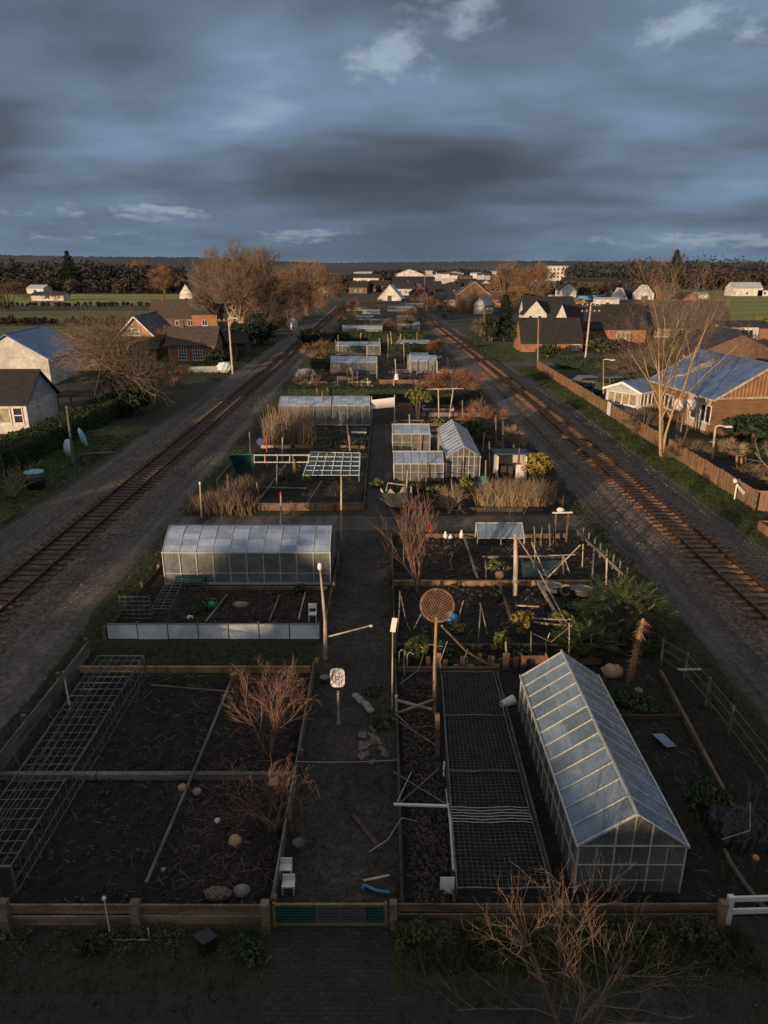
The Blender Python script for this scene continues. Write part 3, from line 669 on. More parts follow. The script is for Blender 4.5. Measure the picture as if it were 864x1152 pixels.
# ================================================================== LEFT FRONT PLOT THINGS
t = thing('mesh_tunnel', 'long white wire cage standing slantwise over the left front bed', 'crop cage', (-9.5, 12.6, 0))
a0, a1, b0, b1 = P(118, 764)+V((-.1, 0, 0)), P(165, 764), P(-45, 1012), P(20, 1010)
hh = V((0, 0, .95)); NL = 26; top = MB(); sd_ = MB()
for i in range(NL+1):
    f_ = i/NL; l = a0.lerp(b0, f_); r_ = a1.lerp(b1, f_); sg = V((0, 0, .05*math.sin(f_*9)))
    top.tube(l+hh+sg, r_+hh+sg, .009, .009, 5)
    sd_.tube(r_, r_+hh+sg, .009, .009, 4); sd_.tube(l, l+hh+sg, .009, .009, 4)
for q in range(7):
    k = q/6; top.path([a0.lerp(a1, k).lerp(b0.lerp(b1, k), s/12)+hh+V((0, 0, .05*math.sin(s/12*9))) for s in range(13)], .011, 5)
for zf in (.15, .5):
    sd_.path([a1.lerp(b1, s/6)+hh*zf for s in range(7)], .009, 4); sd_.path([a0.lerp(b0, s/6)+hh*zf for s in range(7)], .009, 4)
build(top, 'top_mesh', MT['wire'], t); build(sd_, 'side_mesh', MT['wire'], t)
mb = MB()
for l, r_ in ((a0, a1), (b0, b1)):
    for q in (l, r_): mb.tube(q, q+hh, .03, .03, 6)
    mb.tube(l+hh, r_+hh, .03, .03, 6)
for l, r_ in ((a0, b0), (a1, b1)): mb.tube(l+hh+V((0, 0, .02)), r_+hh+V((0, 0, .02)), .015, .015, 6)
build(mb, 'end_frame', MT['wire'], t)
MT['weed'] = leafmat('weed_leaf', (.022, .034, .012), (.10, .11, .040), 3)
def shrub(u, v, h, seed, label, n=4, twig='bark_red', r=.035, mx=3, kids=(6, 5, 4), name='bare_shrub', cat='shrub', **k):
    return bare_tree(name, label, cat, P(u, v), h, r, seed, mx, n, k.pop('lean', .5), twig, twig, kids=kids, ang=k.pop('ang', (20, 60)), up=k.pop('up', .05), wig=k.pop('wig', .17), rr=.6, lr=(.45, .8), tl=0, start=.15, tip=.5, **k)
shrub(303, 852, 3.2, 11, 'leafless reddish shrub lit by the sun in the left front bed', 4, trunkh=.66, lean=.12, mr=.005, ang=(15, 45), wig=.15)
shrub(308, 938, 2.6, 12, 'leafless shrub low by the path fence nearest the gate', 3, trunkh=.6, lean=.3, mr=.005)
def patterned():
    m, nt, b = nodes('rock_patterned'); tc = nt.nodes.new('ShaderNodeTexCoord'); vo = nt.nodes.new('ShaderNodeTexVoronoi'); vo.feature = 'DISTANCE_TO_EDGE'; vo.inputs['Scale'].default_value = 13; nt.links.new(tc.outputs['Object'], vo.inputs['Vector'])
    c = ramp(nt, vo.outputs['Distance'], [(.04, (.05, .038, .03)), (.14, (.24, .18, .13))]); nt.links.new(c, b.inputs['Base Color']); b.inputs['Roughness'].default_value = .9; bump(nt, b, vo.outputs['Distance'], .6, .03); return m
MT['rock_patterned'] = patterned()
rd = random.Random(88); g = MB()
for _ in range(900):
    p = V((rd.gauss(-4.0, .9), rd.uniform(13, 22.2), .06)); 
    if not -6.5 < p.x < -2.7: continue
    l = rd.uniform(.1, .55); d = V((rd.gauss(0, 1), rd.gauss(0, 1), rd.uniform(0, .4))).normalized(); e = p+d*l*.5+V((0, 0, rd.uniform(0, .05))); g.path([p, e, e+(d+V((rd.gauss(0, .4), rd.gauss(0, .4), 0)))*l*.5], [.007, .006, .003], 3, False)
build(g, 'fallen_twigs', MT['bark_red'], kind='stuff', label='reddish twigs fallen over the right side of the left front bed', cat='twigs')
def rock(u, v, r, label, mat='stone', seed=1, name='stone', flat=.7, z=.03):
    rr = random.Random(seed); mb = MB(); c = P(u, v); rr_ = r if not isinstance(r, tuple) else r[2]; mb.rock(c+V((0, 0, z+(r*flat if not isinstance(r, tuple) else r[2])*.75)), r, rr, 10, flat); return build(mb, name, MT[mat], label=label, cat=name.replace('_', ' '), smooth=True)
rock(265, 950, .19, 'round orange boulder alone in the left front bed', 'stone_warm', 1, 'boulder')
rock(245, 926, .10, 'small white stone behind the round orange boulder', 'white', 2)
rock(205, 889, .13, 'brown stone against the cross plank, left one of two', 'stone_warm', 3); rock(222, 894, .14, 'brown stone against the cross plank, right one of two', 'stone', 4)
rock(308, 884, .16, 'tan stone under the shrub by the cross plank', 'stone_warm', 5)
rock(184, 982, .09, 'small grey stone beside the slanting pole', 'stone', 6); rock(272, 1008, (.22, .15, .16), 'grey dark rock just behind the front fence', 'stone', 7)
rock(245, 1012, (.36, .20, .17), 'large patterned tan rock behind the front fence', 'rock_patterned', 8, 'boulder')
for i, (u, v, la) in enumerate(((322, 985, 'small white plastic stool farther from the gate'), (325, 1004, 'small white plastic stool nearer the gate'))):
    c = P(u, v); t = thing('plastic_stool', la, 'stool', c); s = .13
    mb = MB(); mb.box(c+V((0, 0, .26)), (.30, .22, .03)); build(mb, 'seat', MT['white'], t)
    mb = MB(); mb.box(c+V((0, .11, .36)), (.30, .025, .16)); build(mb, 'backrest', MT['white'], t)
    for a in (-s, s):
        for b in (-.09, .09): mb = MB(); mb.beam(c+V((a, b, 0)), c+V((a, b, .245)), .028); build(mb, 'leg', MT['white'], t)
c = P(125, 1058); t = thing('metal_stand', 'white rod stand with a round knob outside the front fence', 'stand', c)
mb = MB(); mb.path([c+V((.85, 0, .35)), c+V((.85, 0, .02)), c+V((0, 0, .02)), c+V((-.08, .15, 1.0))], .016, 6); build(mb, 'rod', MT['white_metal'], t)
mb = MB(); mb.rock(c+V((-.08, .15, 1.04)), .055, random.Random(1), 10, 1); build(mb, 'knob', MT['white'], t, smooth=True)
c = P(233, 1068); t = thing('plastic_bin', 'small black lidded bin standing outside the front fence', 'bin', c)
mb = MB(); mb.lathe(c, [(.21, 0), (.25, .36)], 4, 1, .8); build(mb, 'body', MT['black'], t); mb = MB(); mb.lathe(c+V((0, 0, .362)), [(.29, 0), (.29, .04), (.22, .07)], 4, 1, .8); build(mb, 'lid', MT['black'], t)
leafy('weed_clump', 'leafy green weed clump left of the gate outside the fence', 'weeds', P(285, 1078), .75, .5, 31, 'shrub', 500, .07, trunk=False, z0=0)
leafy('weed_clump', 'leafy green weed clump in front of the two board fence at the far left', 'weeds', P(105, 1068), .8, .35, 32, 'shrub', 300, .06, trunk=False, z0=0)
for i, (u, wd, hh_, la) in enumerate(((470, .7, .5, 'bushy weed clump right beside the gate post'), (555, .9, .55, 'weed clump below the wire mesh bed'), (620, .7, .42, 'low weed clump below the left corner of the greenhouse'), (700, 1.0, .55, 'weed clump below the greenhouse gable'), (775, .8, .6, 'weed clump at the end of the dark fence'))):
    leafy('weed_clump', la, 'weeds', P(u, 1062), wd*1.35, hh_*1.2, 40+i, 'weed', 900, .06, trunk=False, z0=0, flat=.6)
# ================================================================== PATH THINGS
c = P(381, 815); t = thing('sign_post', 'pale oval sign with black loops on a post beside the path', 'sign', c)
hp = 1.75; mb = MB(); mb.beam(c, c+V((0, 0, hp*.72)), .075, .06); build(mb, 'post', MT['wood_pale'], t); mb = MB(); mb.lathe(c, [(.11, 0), (.09, .05)], 10); build(mb, 'base', MT['wood_grey'], t)
vs = []; 
for q in range(24):
    a = 2*math.pi*q/24; x = math.copysign(abs(math.cos(a))**.55, math.cos(a))*.235; zz_ = math.copysign(abs(math.sin(a))**.55, math.sin(a))*.34; vs.append((x, zz_))
mb = MB(); cc = c+V((0, -.06, hp+.02)); mb.add([cc+V((x, 0, y)) for x, y in vs]+[cc+V((x, .03, y)) for x, y in vs], [tuple(range(24)), tuple(range(24, 48))[::-1]]+[(q, (q+1) % 24, 24+(q+1) % 24, 24+q) for q in range(24)])
plate = build(mb, 'plate', MT['white'], t)
mb = MB()
mb.path([cc+V((math.cos(q/20*6.283)*.15, -.012, math.sin(q/20*6.283)*.235)) for q in range(21)], .006, 4)
for dz in (-.11, 0, .11): mb.path([cc+V((math.cos(q/14*5.2+.4)*.075, -.012, dz+math.sin(q/14*5.2+.4)*.06)) for q in range(15)], .007, 4)
build(mb, 'emblem', MT['wood_dark'], plate)
# leaning lamp-like post and arm at corner of mid plot
c = P(366, 742); t = thing('wooden_post', 'leaning pale post with a white knob at the corner of the left plots', 'post', c); tp = A(360, 638, c.y+.1)
mb = MB(); md = A(366, 700, c.y); mb.path([c, md, tp], [.085, .07, .03], 8); build(mb, 'post', MT['wood_pale'], t)
mb = MB(); mb.rock(tp+V((0, 0, .02)), (.10, .08, .15), random.Random(2), 10); build(mb, 'knob', MT['white'], t, smooth=True)
e = A(416, 704, c.y-.2); mb = MB(); mb.path([A(370, 716, c.y), e], [.03, .026], 6); arm = build(mb, 'arm', MT['wood_pale'], t); mb = MB(); mb.tube(e, e+(e-md).normalized()*.1, .045, .045, 8); build(mb, 'tip', MT['white'], arm)
# stacks of pots and slabs on path edge
def stack(u, v, n, r, mat, label, name, seed):
    rr = random.Random(seed); c = P(u, v); t = thing(name, label, name.replace('_', ' '), c); 
    for i in range(n): mb = MB(); mb.lathe(c+V((i*.10-.1+rr.uniform(-.04, .04), -i*.17+.25, .03+rr.random()*.03)), [(r*.9, 0), (r, .05), (r*.95, .09), (r*.6, .095)], 12); build(mb, 'ring', MT[mat], t)
stack(404, 790, 6, .14, 'stone', 'row of flat stone rings lying along the path', 'stone_ring_row', 4)
rr = random.Random(9)
for i in range(16):
    c = P(rr.gauss(418, 11), rr.gauss(836, 14)); mb = MB(); a_, b_ = rr.uniform(.14, .38), rr.uniform(.12, .26)
    mb.box(c+V((0, 0, .05)), (a_, b_, rr.uniform(.04, .08)), m=M.Rotation(rr.uniform(0, 3), 3, 'Z') @ M.Rotation(rr.uniform(-.3, .3), 3, 'X'), j=.03)
    build(mb, 'broken_stone', MT['gstone'], label='flat broken stone in the heap beside the path', cat='stone', group='broken stones heaped beside the path')
leafy('weed_clump', 'weeds growing through the broken slabs beside the path', 'weeds', P(427, 815), .9, .3, 57, 'weed', 500, .07, trunk=False, z0=0)
leafy('weed_clump', 'yellowish weeds beside the row of flat stone rings', 'weeds', P(420, 780), .8, .28, 58, 'weed', 400, .07, trunk=False, z0=0)
mb = MB(); mb.beam(P(397, 918)+V((0, 0, .05)), P(428, 957)+V((0, 0, .05)), .12, .04); build(mb, 'plank', MT['wood_dark'], label='dark plank lying slantwise on the path', cat='plank')
mb = MB(); mb.path([P(415, 960)+V((0, 0, .04)), P(436, 950)+V((0, 0, .15)), P(452, 932)+V((0, 0, .35)), A(469, 924, 14.6)], .014, 5); build(mb, 'stick', MT['wood_pale'], label='thin pale stick bent over the plot edge beside the plank', cat='stick')
t = thing('garden_hose', 'short teal hose end with a pale handle by the gate', 'hose', P(420, 1000)); mb = MB(); mb.path([P(408, 1004)+V((0, 0, .12)), P(409, 999)+V((0, 0, .1)), P(422, 1005)+V((0, 0, .1)), P(438, 1008)+V((0, 0, .1))], .035, 8); build(mb, 'hose', MT['blue'], t)
mb = MB(); mb.beam(P(409, 998)+V((0, 0, .2)), P(438, 992)+V((0, 0, .2)), .05, .03); build(mb, 'handle', MT['wood_pale'], t)
c = P(336, 955); mb = MB(); mb.lathe(c, [(.08, 0), (.15, .2), (.16, .22), (.14, .22), (.08, .05)], 14); build(mb, 'glass_bowl', MT['glass_side'], label='clear glass bowl on the ground by the path fence', cat='bowl', smooth=True)
c = P(365, 768); mb = MB(); mb.lathe(c, [(.10, 0), (.16, .22), (.17, .24), (.15, .24), (.09, .05)], 14); build(mb, 'plastic_pot', MT['grey_metal'], label='grey pot at the far corner of the left front plot', cat='pot', smooth=True)
# ================================================================== GREENHOUSE BUILDER
def glasshouse(label, loc, W, L, he, hr, bay, rz=0, roof='glass_roof', side='glass_side', fr='frame', group=None, bw=.035, base=.12, detail=True, door=True, name='greenhouse', hb=None):
    """ridge along local Y; front gable at local y=0"""
    t = thing(name, label, 'greenhouse', loc, rz, group); w2 = W/2; n = max(2, round(L/bay)); sl = (hr-he)/w2
    for s in (-1, 1):
        mb = MB(); mb.quad((s*w2, 0, base), (s*w2, L, base), (s*w2, L, he), (s*w2, 0, he)); build(mb, 'side_glazing', MT[side], t, local=True)
        mb = MB(); o = .07; 
        rq = random.Random(int(L*100)+s)
        for i in range(n):
            ya = -.05+(L+.1)*i/n+.004; yb = -.05+(L+.1)*(i+1)/n-.004
            for (fa, fb) in ((0, .5), (.5, 1)):
                def qp(f_, y_): return (s*(w2+o)*(1-f_), y_, he-o*sl+(hr-he+o*sl)*f_+rq.uniform(-.005, .005)-(.004 if fa == 0 and f_ == .5 else 0))
                mb.quad(qp(fa, ya), qp(fa, yb), qp(fb, yb), qp(fb, ya))
        build(mb, 'roof_glazing', MT[roof], t, local=True)
    for y in (0, L): mb = MB(); mb.add([(-w2, y, base), (w2, y, base), (w2, y, he), (0, y, hr-.01), (-w2, y, he)], [(0, 1, 2, 3, 4)]); build(mb, 'gable_glazing', MT[side], t, local=True)
    mb = MB(); b = bw
    for s in (-1, 1):
        for i in range(n+1):
            y = L*i/n; thick = b*1.5 if i in (0, n) else b
            mb.beam((s*(w2+.012), y, 0), (s*(w2+.012), y, he), thick, thick)
            mb.beam((s*(w2+.07), y, he-.07*sl+.02), (0, y, hr+.02), thick, b)
        mb.beam((s*(w2+.05), -.06, he-.005), (s*(w2+.05), L+.06, he-.005), b*1.8, b*1.8)
        if detail: mb.beam((s*(w2+.015), 0, (he+base)/2), (s*(w2+.015), L, (he+base)/2), b*.7, b*.7)
    mb.beam((0, -.07, hr+.03), (0, L+.07, hr+.03), b*1.9, b*1.6)
    build(mb, 'frame', MT[fr], t, local=True)
    for y, s in ((-.015, -1), (L+.015, 1)):
        mb = MB()
        k = 6 if W > 2 else 4
        mb.beam((-w2, y, he), (w2, y, he), b, b); mb.beam((-w2, y-.006*s, he*.62), (w2, y-.006*s, he*.62), b*.7, b*.7)
        for i in range(1, k):
            x = -w2+W*i/k
            if i in (2, k-2) or not detail or k == 4: mb.beam((x, y-.012*s, 0), (x, y-.012*s, hr-abs(x)*sl-.02), b*1.3, b*1.3)
            else: mb.beam((x, y-.018*s, he*(.62 if i == 3 else 0)), (x, y-.018*s, hr-abs(x)*sl if i == 3 else he), b*.7, b*.7)
        mb.beam((-w2*.67, y-.02*s, he*.3), (w2*.67, y-.02*s, he*.3), b*.6, b*.6)
        build(mb, 'glazing_bars', MT[fr], t, local=True)
    mb = MB()
    for s in (-1, 1): mb.box((s*w2, L/2, base/2), (.06, L, base-.01))
    for y in (-.0, L): mb.box((0, y, base/2), (W-.08, .055, base-.012))
    build(mb, 'base_board', MT['wood_dark'] if hb is None else MT[hb], t, local=True)
    if door:
        mb = MB(); x = W*.17
        for q in (-x, x): mb.beam((q, -.05, .05), (q, -.05, he+.05), b*1.1, b*.8)
        for z_ in (.05, he*.5, he+.05): mb.beam((-x, -.055, z_), (x, -.055, z_), b*.9, b*.7)
        d_ = build(mb, 'door', MT[fr], t, local=True); mb = MB(); mb.box((x-.05, -.09, he*.52), (.03, .03, .12)); build(mb, 'handle', MT['grey_metal'], d_, local=True)
    return t
glasshouse('large glazed gable greenhouse with a bluish roof in the front right plot', (5.72, 13.0, 0), 2.46, 7.2, 1.46, 2.34, .6, bw=.028, door=False)
# shelves and plants inside
rd = random.Random(5); mb = MB()
for s in (-.85, .85): leaves(mb, (5.72+s, 16.5, .55), (.3, 3.3, .45), 1800, .16, rd, 1.5)
build(mb, 'seedling_rows', MT['shrub'], label='two rows of green plants inside the large front greenhouse', cat='plants', kind='stuff')
# ================================================================== FRONT RIGHT PLOT
board('timber_edging', 'long dark board edging the path in front of the right beds', (.42, 12.4, .13), (.42, 23.4, .13), .07, .24, 'wood_dark')
board('timber_edging', 'pale board at the head of the wire mesh bed', (.5, 22.75, .15), (4.2, 22.75, .15), .10, .22, 'wood')
board('timber_edging', 'dark board on the left side of the wire mesh bed', (1.62, 12.6, .1), (2.0, 20.5, .1), .06, .2, 'wood_dark')
board('timber_edging', 'brown board between the mesh bed and the greenhouse', (4.02, 12.6, .1), (4.1, 22.6, .1), .06, .2, 'wood')
t = thing('mesh_cover', 'dark square wire mesh cover laid over the long bed left of the greenhouse', 'crop cage', (2.8, 12.9, 0)); mb = MB()
xa, xb, xc, xd, ya, yb = 1.70, 3.88, 2.06, 3.92, 12.85, 22.3; hm = .34
def mp_(i, j): s = j; xl = xa+(xc-xa)*s; xr = xb+(xd-xb)*s; return V((xl+(xr-xl)*i, ya+(yb-ya)*j, hm+.03*math.sin(j*17)+.02*math.sin(i*9+j*5)))
for k in range(17): mb.path([mp_(k/16, s/24) for s in range(25)], .006, 4)
for k in range(76): mb.path([mp_(s/4, k/75) for s in range(5)], .006, 4)
build(mb, 'mesh', MT['wire_dark'], t); mb = MB()
for s in (0, 1): mb.path([mp_(s, q/12)+V((0, 0, .02)) for q in range(13)], .02, 6)
for s in (0, .43, .72, 1): mb.path([mp_(q/6, s)+V((0, 0, .022)) for q in range(7)], .018, 6)
for s in (0, 1):
    for q in range(7): mb.tube(mp_(s, q/6)-V((0, 0, hm)), mp_(s, q/6), .016, .016, 5)
build(mb, 'frame', MT['wire'], t)
mb = MB()
for k in range(6):
    y = 14.95+k*.11; mb.path([mp_(s/8, (y-ya)/(yb-ya))+V((0, 0, .03+.012*math.sin(s*3+k*2))) for s in range(9)], .009, 4)
build(mb, 'folded_net', MT['white_metal'], t)
mb = MB(); mb.path([A(500, 857, 17.6), A(499, 870, 17.2), A(501, 880, 17), P(506, 935)+V((0, 0, .35)), P(510, 990)+V((0, 0, .3))], .035, 8); build(mb, 'water_pipe', MT['white_metal'], label='white pipe running down the left side of the mesh bed', cat='pipe')
c = P(503, 1008); t = thing('white_board', 'white square board leaning at the foot of the mesh bed', 'board', c); mb = MB(); mb.box(c+V((0, .05, .24)), (.34, .03, .45), m=M.Rotation(R(-14), 3, 'X')); b = build(mb, 'panel', MT['white'], t); mb = MB(); mb.beam(c+V((0, .2, 0)), c+V((0, .12, .3)), .03); build(mb, 'strut', MT['wood'], t)
# tall pole with round wicker disc
c = P(489, 806); Yp = c.y; t = thing('trellis_pole', 'tall pole carrying a round woven disc beside the mesh bed', 'garden pole', c)
tp = A(491, 692, Yp); mb = MB(); mb.path([c, A(489, 750, Yp), tp], [.06, .055, .04], 8); build(mb, 'pole', MT['wood_warm'], t)
mb = MB(); q = P(549, 757); mb.path([A(497, 704, Yp), A(524, 732, (Yp+q.y)/2), q+V((0, 0, .35))], [.035, .035, .03], 6); build(mb, 'brace', MT['wood_warm'], t)
dc = A(492, 681, Yp-.05); mb = MB(); rD = .53; til = M.Rotation(R(-38), 3, 'X')
def dp(a, r): return dc+til @ V((math.cos(a)*r, 0, math.sin(a)*r*1.0))
for r_ in (rD, rD*.96): mb.path([dp(q/28*6.2832, r_) for q in range(29)], .02, 5)
rr = random.Random(8)
for k in range(15):
    o = -1+2*(k+.5)/15; hw = math.sqrt(1-o*o)*rD
    for an in (.5, 2.1): 
        ca, sa = math.cos(an), math.sin(an); mb.path([dc+til @ V((ca*o*rD-sa*hw*s, rr.uniform(-.015, .015), sa*o*rD+ca*hw*s)) for s in (-1, -.5, 0, .5, 1)], .011, 4)
build(mb, 'woven_disc', MT['wood_fence'], t)
# white frame at the plot edge, signpost, stakes
c = P(441, 800); t = thing('sign_post', 'thin post with a small blank white board at the path edge', 'sign', c); mb = MB(); mb.tube(c, A(442, 705, c.y), .028, .024, 6); build(mb, 'post', MT['wood_pale'], t)
mb = MB(); q = A(443, 703, c.y-.05); mb.box(q, (.17, .03, .50), m=M.Rotation(R(8), 3, 'Y')); build(mb, 'board', MT['white'], t)
t = thing('rail_trellis', 'pinkish white frame of short rails joining the path edge to the tall pole', 'trellis', P(446, 805)); mb = MB()
Y0 = P(446, 805).y
for a, b, r_ in (((446, 804), (446, 782), .05), ((447, 788), (486, 798), .045), ((447, 802), (488, 787), .04)): mb.tube(A(a[0], a[1], Y0-.1), A(b[0], b[1], Y0-.1), r_, r_, 6)
mb.tube(P(446, 806), A(446, 800, Y0-.1), .05, .05, 6); build(mb, 'rails', MT['wood_pale'], t)
def sticks(name, label, segs, mat, r=.02, cat='sticks', n=5, group=None):
    mb = MB()
    for sg in segs: mb.path(sg, r, n)
    return build(mb, name, MT[mat], label=label, cat=cat, group=group)
sticks('bent_wire', 'loose curved wire looping below the pinkish frame', [[P(446, 812)+V((0, 0, .3)), P(462, 822)+V((0, 0, .1)), P(485, 820)+V((0, 0, .12))], [P(450, 775)+V((0, 0, .2)), P(470, 765)+V((0, 0, .4)), P(478, 745)+V((0, 0, .5))]], 'wood_pale', .012, 'wire')
sticks('cane', 'grey cane lying from the path edge toward the mesh bed', [[P(441, 812)+V((0, 0, .15)), P(490, 842)+V((0, 0, .12))]], 'wood_grey', .03, 'cane')
mb = MB(); mb.beam(P(492, 853), A(492, 803, P(492, 853).y), .13, .10); build(mb, 'timber_post', MT['wood'], label='thick brown post at the left side of the mesh bed', cat='post')
t = thing('white_bar', 'pale bar across the narrow bed with two crossed canes', 'rail', P(470, 915)); mb = MB(); mb.beam(P(443, 915)+V((0, 0, .3)), P(503, 917)+V((0, 0, .3)), .07, .05); build(mb, 'bar', MT['pale_blue'], t)
for a, b in (((443, 875), (500, 912)), ((448, 912), (494, 872))): mb = MB(); mb.tube(P(*a)+V((0, 0, .2)), P(*b)+V((0, 0, .25)), .022, .018, 5); build(mb, 'cane', MT['wood_grey'], t)
mb = MB(); mb.path([P(447, 912)+V((0, 0, .3)), P(456, 897)+V((0, 0, .45)), A(464, 866, 17.4)], .018, 5); build(mb, 'bent_stick', MT['wood_pale'], t)
rr = random.Random(21)
for i, (u, v, la) in enumerate(((449, 735, 'white hoop at the head of the narrow bed, left one'), (458, 738, 'white hoop at the head of the narrow bed, right one'))):
    c = P(u, v+12); mb = MB(); mb.path([c, c+V((0, 0, .5)), c+V((.1, 0, .62)), c+V((.25, 0, .5))], .02, 5); build(mb, 'hoop', MT['white_metal'], label=la, cat='hoop')
# right garden of the greenhouse
board('timber_edging', 'long dark board edging the garden on the right of the greenhouse', (10.05, 22.6, .13), (9.35, 14.4, .13), .09, .24, 'wood')
board('timber_edging', 'dark crosswise board behind the right side garden', (7.2, 19.9, .1), (10.0, 19.9, .1), .07, .18, 'wood_dark')
t = thing('wire_fence', 'sagging wire fence on pale posts right of the greenhouse garden', 'fence', (10.5, 22.8, 0)); pts_ = [(10.3, 23.2), (10.75, 22.2), (10.85, 20.6), (10.9, 19.0), (10.9, 16.6), (10.95, 14.8)]
for (x, y) in pts_: mb = MB(); mb.beam((x, y, 0), (x+rr.uniform(-.05, .05), y, 1.15), .06, .06); build(mb, 'post', MT['wood_grey'], t)
mb = MB()
for z_ in (.35, .75, 1.1): mb.path([V((x, y, z_-(0 if i % 1 == 0 else .05))) for i, (x, y) in enumerate(pts_)], .012, 4)
build(mb, 'wire', MT['wire'], t); mb = MB(); mb.beam((10.0, 21.2, 1.1), (10.8, 21.2, 1.1), .05, .05); build(mb, 'top_rail', MT['wood_pale'], t)
c = P(826, 940); rd = random.Random(14); t = thing('covered_heap', 'heap covered with crumpled black plastic sheeting at the right edge', 'covered heap', c); mb = MB(); n_ = 18; vs = []; fs = []
for j in range(n_+1):
    for i in range(n_+1):
        x = -1+2*i/n_; y = -1+2*j/n_; rr_ = max(abs(x), abs(y)); z_ = .62*(1-rr_**5)+rd.uniform(-.05, .07)*(rr_ < .95); vs.append(c+V((x*.72+rd.uniform(-.03, .03), y*.62+rd.uniform(-.03, .03), max(.02, z_))))
for j in range(n_):
    for i in range(n_): a = j*(n_+1)+i; fs.append((a, a+1, a+n_+2, a+n_+1))
mb.add(vs, fs); build(mb, 'sheeting', MT['black'], t)
mb = MB(); mb.path([c+V((-.6, -.5, .35)), c+V((0, -.6, .72)), c+V((.5, .4, .7)), c+V((.7, .6, .1))], .018, 5); build(mb, 'cord', MT['rope'], t)
c = P(747, 838); mb = MB(); mb.box(c+V((0, 0, .17)), (.50, .60, .015), m=M.Rotation(R(18), 3, 'Y') @ M.Rotation(R(25), 3, 'Z')); mb.beam(c+V((-.2, .2, 0)), c+V((-.2, .2, .2)), .04); build(mb, 'glass_sheet', MT['glass_roof'], label='loose sheet of glass propped in the right side garden', cat='glass sheet')
c = P(846, 985); t = thing('plant_stake', 'thin stake topped with an orange ball behind the white fence', 'stake', c); mb = MB(); mb.tube(c, c+V((0, 0, .5)), .015, .012, 5); build(mb, 'stake', MT['wood'], t); mb = MB(); mb.rock(c+V((0, 0, .55)), .08, random.Random(3), 10, 1); build(mb, 'ball', MT['orange'], t, smooth=True)
mb = MB(); mb.path([P(812, 955)+V((0, 0, .1)), P(822, 975)+V((0, 0, .1)), P(838, 1000)+V((0, 0, .12)), P(862, 1030)+V((0, 0, .12))], .06, 7); build(mb, 'log', MT['bark'], label='long curved branch lying behind the white fence', cat='branch')
shrub(850, 955, 1.9, 15, 'thin bare sapling at the right edge behind the white fence', 3, 'bark', .03, 3, (5, 4, 3), trunkh=.7, lean=.2)
leafy('weed_clump', 'rough green weeds around the black plastic heap', 'weeds', P(800, 905), 1.5, .5, 51, 'shrub', 700, .08, trunk=False, z0=0)
leafy('weed_clump', 'green weeds beside the rear right corner of the greenhouse', 'weeds', P(722, 800), 1.3, .4, 52, 'shrub', 500, .08, trunk=False, z0=0)
# rough weeds along the lane side of the fences
rd = random.Random(55); g = MB(); hn_ = {}
for _ in range(17000):
    x = rd.choice((rd.uniform(.25, 8.2), rd.uniform(.25, 8.2), rd.uniform(-11.5, -2.6))); cl_ = (math.sin(x*2.1)+math.sin(x*5.3+1)+2.6)/4.6; y = 12.02-abs(rd.gauss(0, .38))
    if cl_ < .42+rd.random()*.35: continue
    z_ = rd.random()*.38*cl_*max(.15, 1-(12.02-y)*.8)
    a = V((rd.gauss(0, 1), rd.gauss(0, 1), rd.gauss(.6, .6))).normalized()*rd.uniform(.03, .11); b = a.orthogonal().normalized()*a.length*.2; p = V((x, y, z_+.02)); g.add((p-a*.5, p+b, p+a*.5, p-b), ((0, 1, 2, 3),))
build(g, 'weed_strip', MT['weed'], kind='stuff', label='rough green weeds growing along the foot of the front fences', cat='weeds')
# foreground bare tree
k = dict(kids=(5, 5, 4, 3), ang=(20, 48), up=.08, wig=.15, rr=.6, lr=(.45, .8), tl=1, start=.2, tip=.45, mr=.003)
bare_tree('bare_tree', 'leafless shrub-like tree with pale orange twigs at the near lane edge', 'tree', (3.45, 9.35, 0), 3.9, .028, 19, 3, 6, .4, 'twig_fg', 'twig_fg', None, .68, **k)
# ================================================================== MID LEFT PLOT
t = thing('panel_fence', 'pale blue sheet panel fence along the front of the polytunnel plot', 'fence', (-11.0, 25.2, 0)); xs = [-11.0+8.45*i/7 for i in range(8)]; rr = random.Random(2)
for i in range(7):
    mb = MB(); mb.box(((xs[i]+xs[i+1])/2, 25.2, .39+rr.uniform(-.02, .02)), (8.45/7-.05, .025, .66+rr.uniform(-.02, .01))); build(mb, 'panel', MT['pale_blue'], t)
for i in range(8):
    mb = MB(); mb.beam((xs[i], 25.23, 0), (xs[i]+rr.uniform(-.02, .02), 25.23, .80), .05, .05); build(mb, 'post', MT['wood_grey' if i % 2 else 'wood_dark'], t)
mb = MB(); mb.beam((xs[0], 25.18, .735), (xs[-1], 25.18, .74), .04, .035); build(mb, 'top_rail', MT['grey_metal'], t)
fence('wooden_fence', 'dark board fence on the railway side of the polytunnel plot', (-11.05, 25.3, 0), (-10.75, 33.8, 0), .42, 2, .01, 2.4, 'wood_dark', 'wood', off=-.09)
fence('wooden_fence', 'board fence on the path side of the polytunnel plot', (-2.42, 25.3, 0), (-2.28, 33.8, 0), .42, 2, .01, 2.4, 'wood', 'wood')
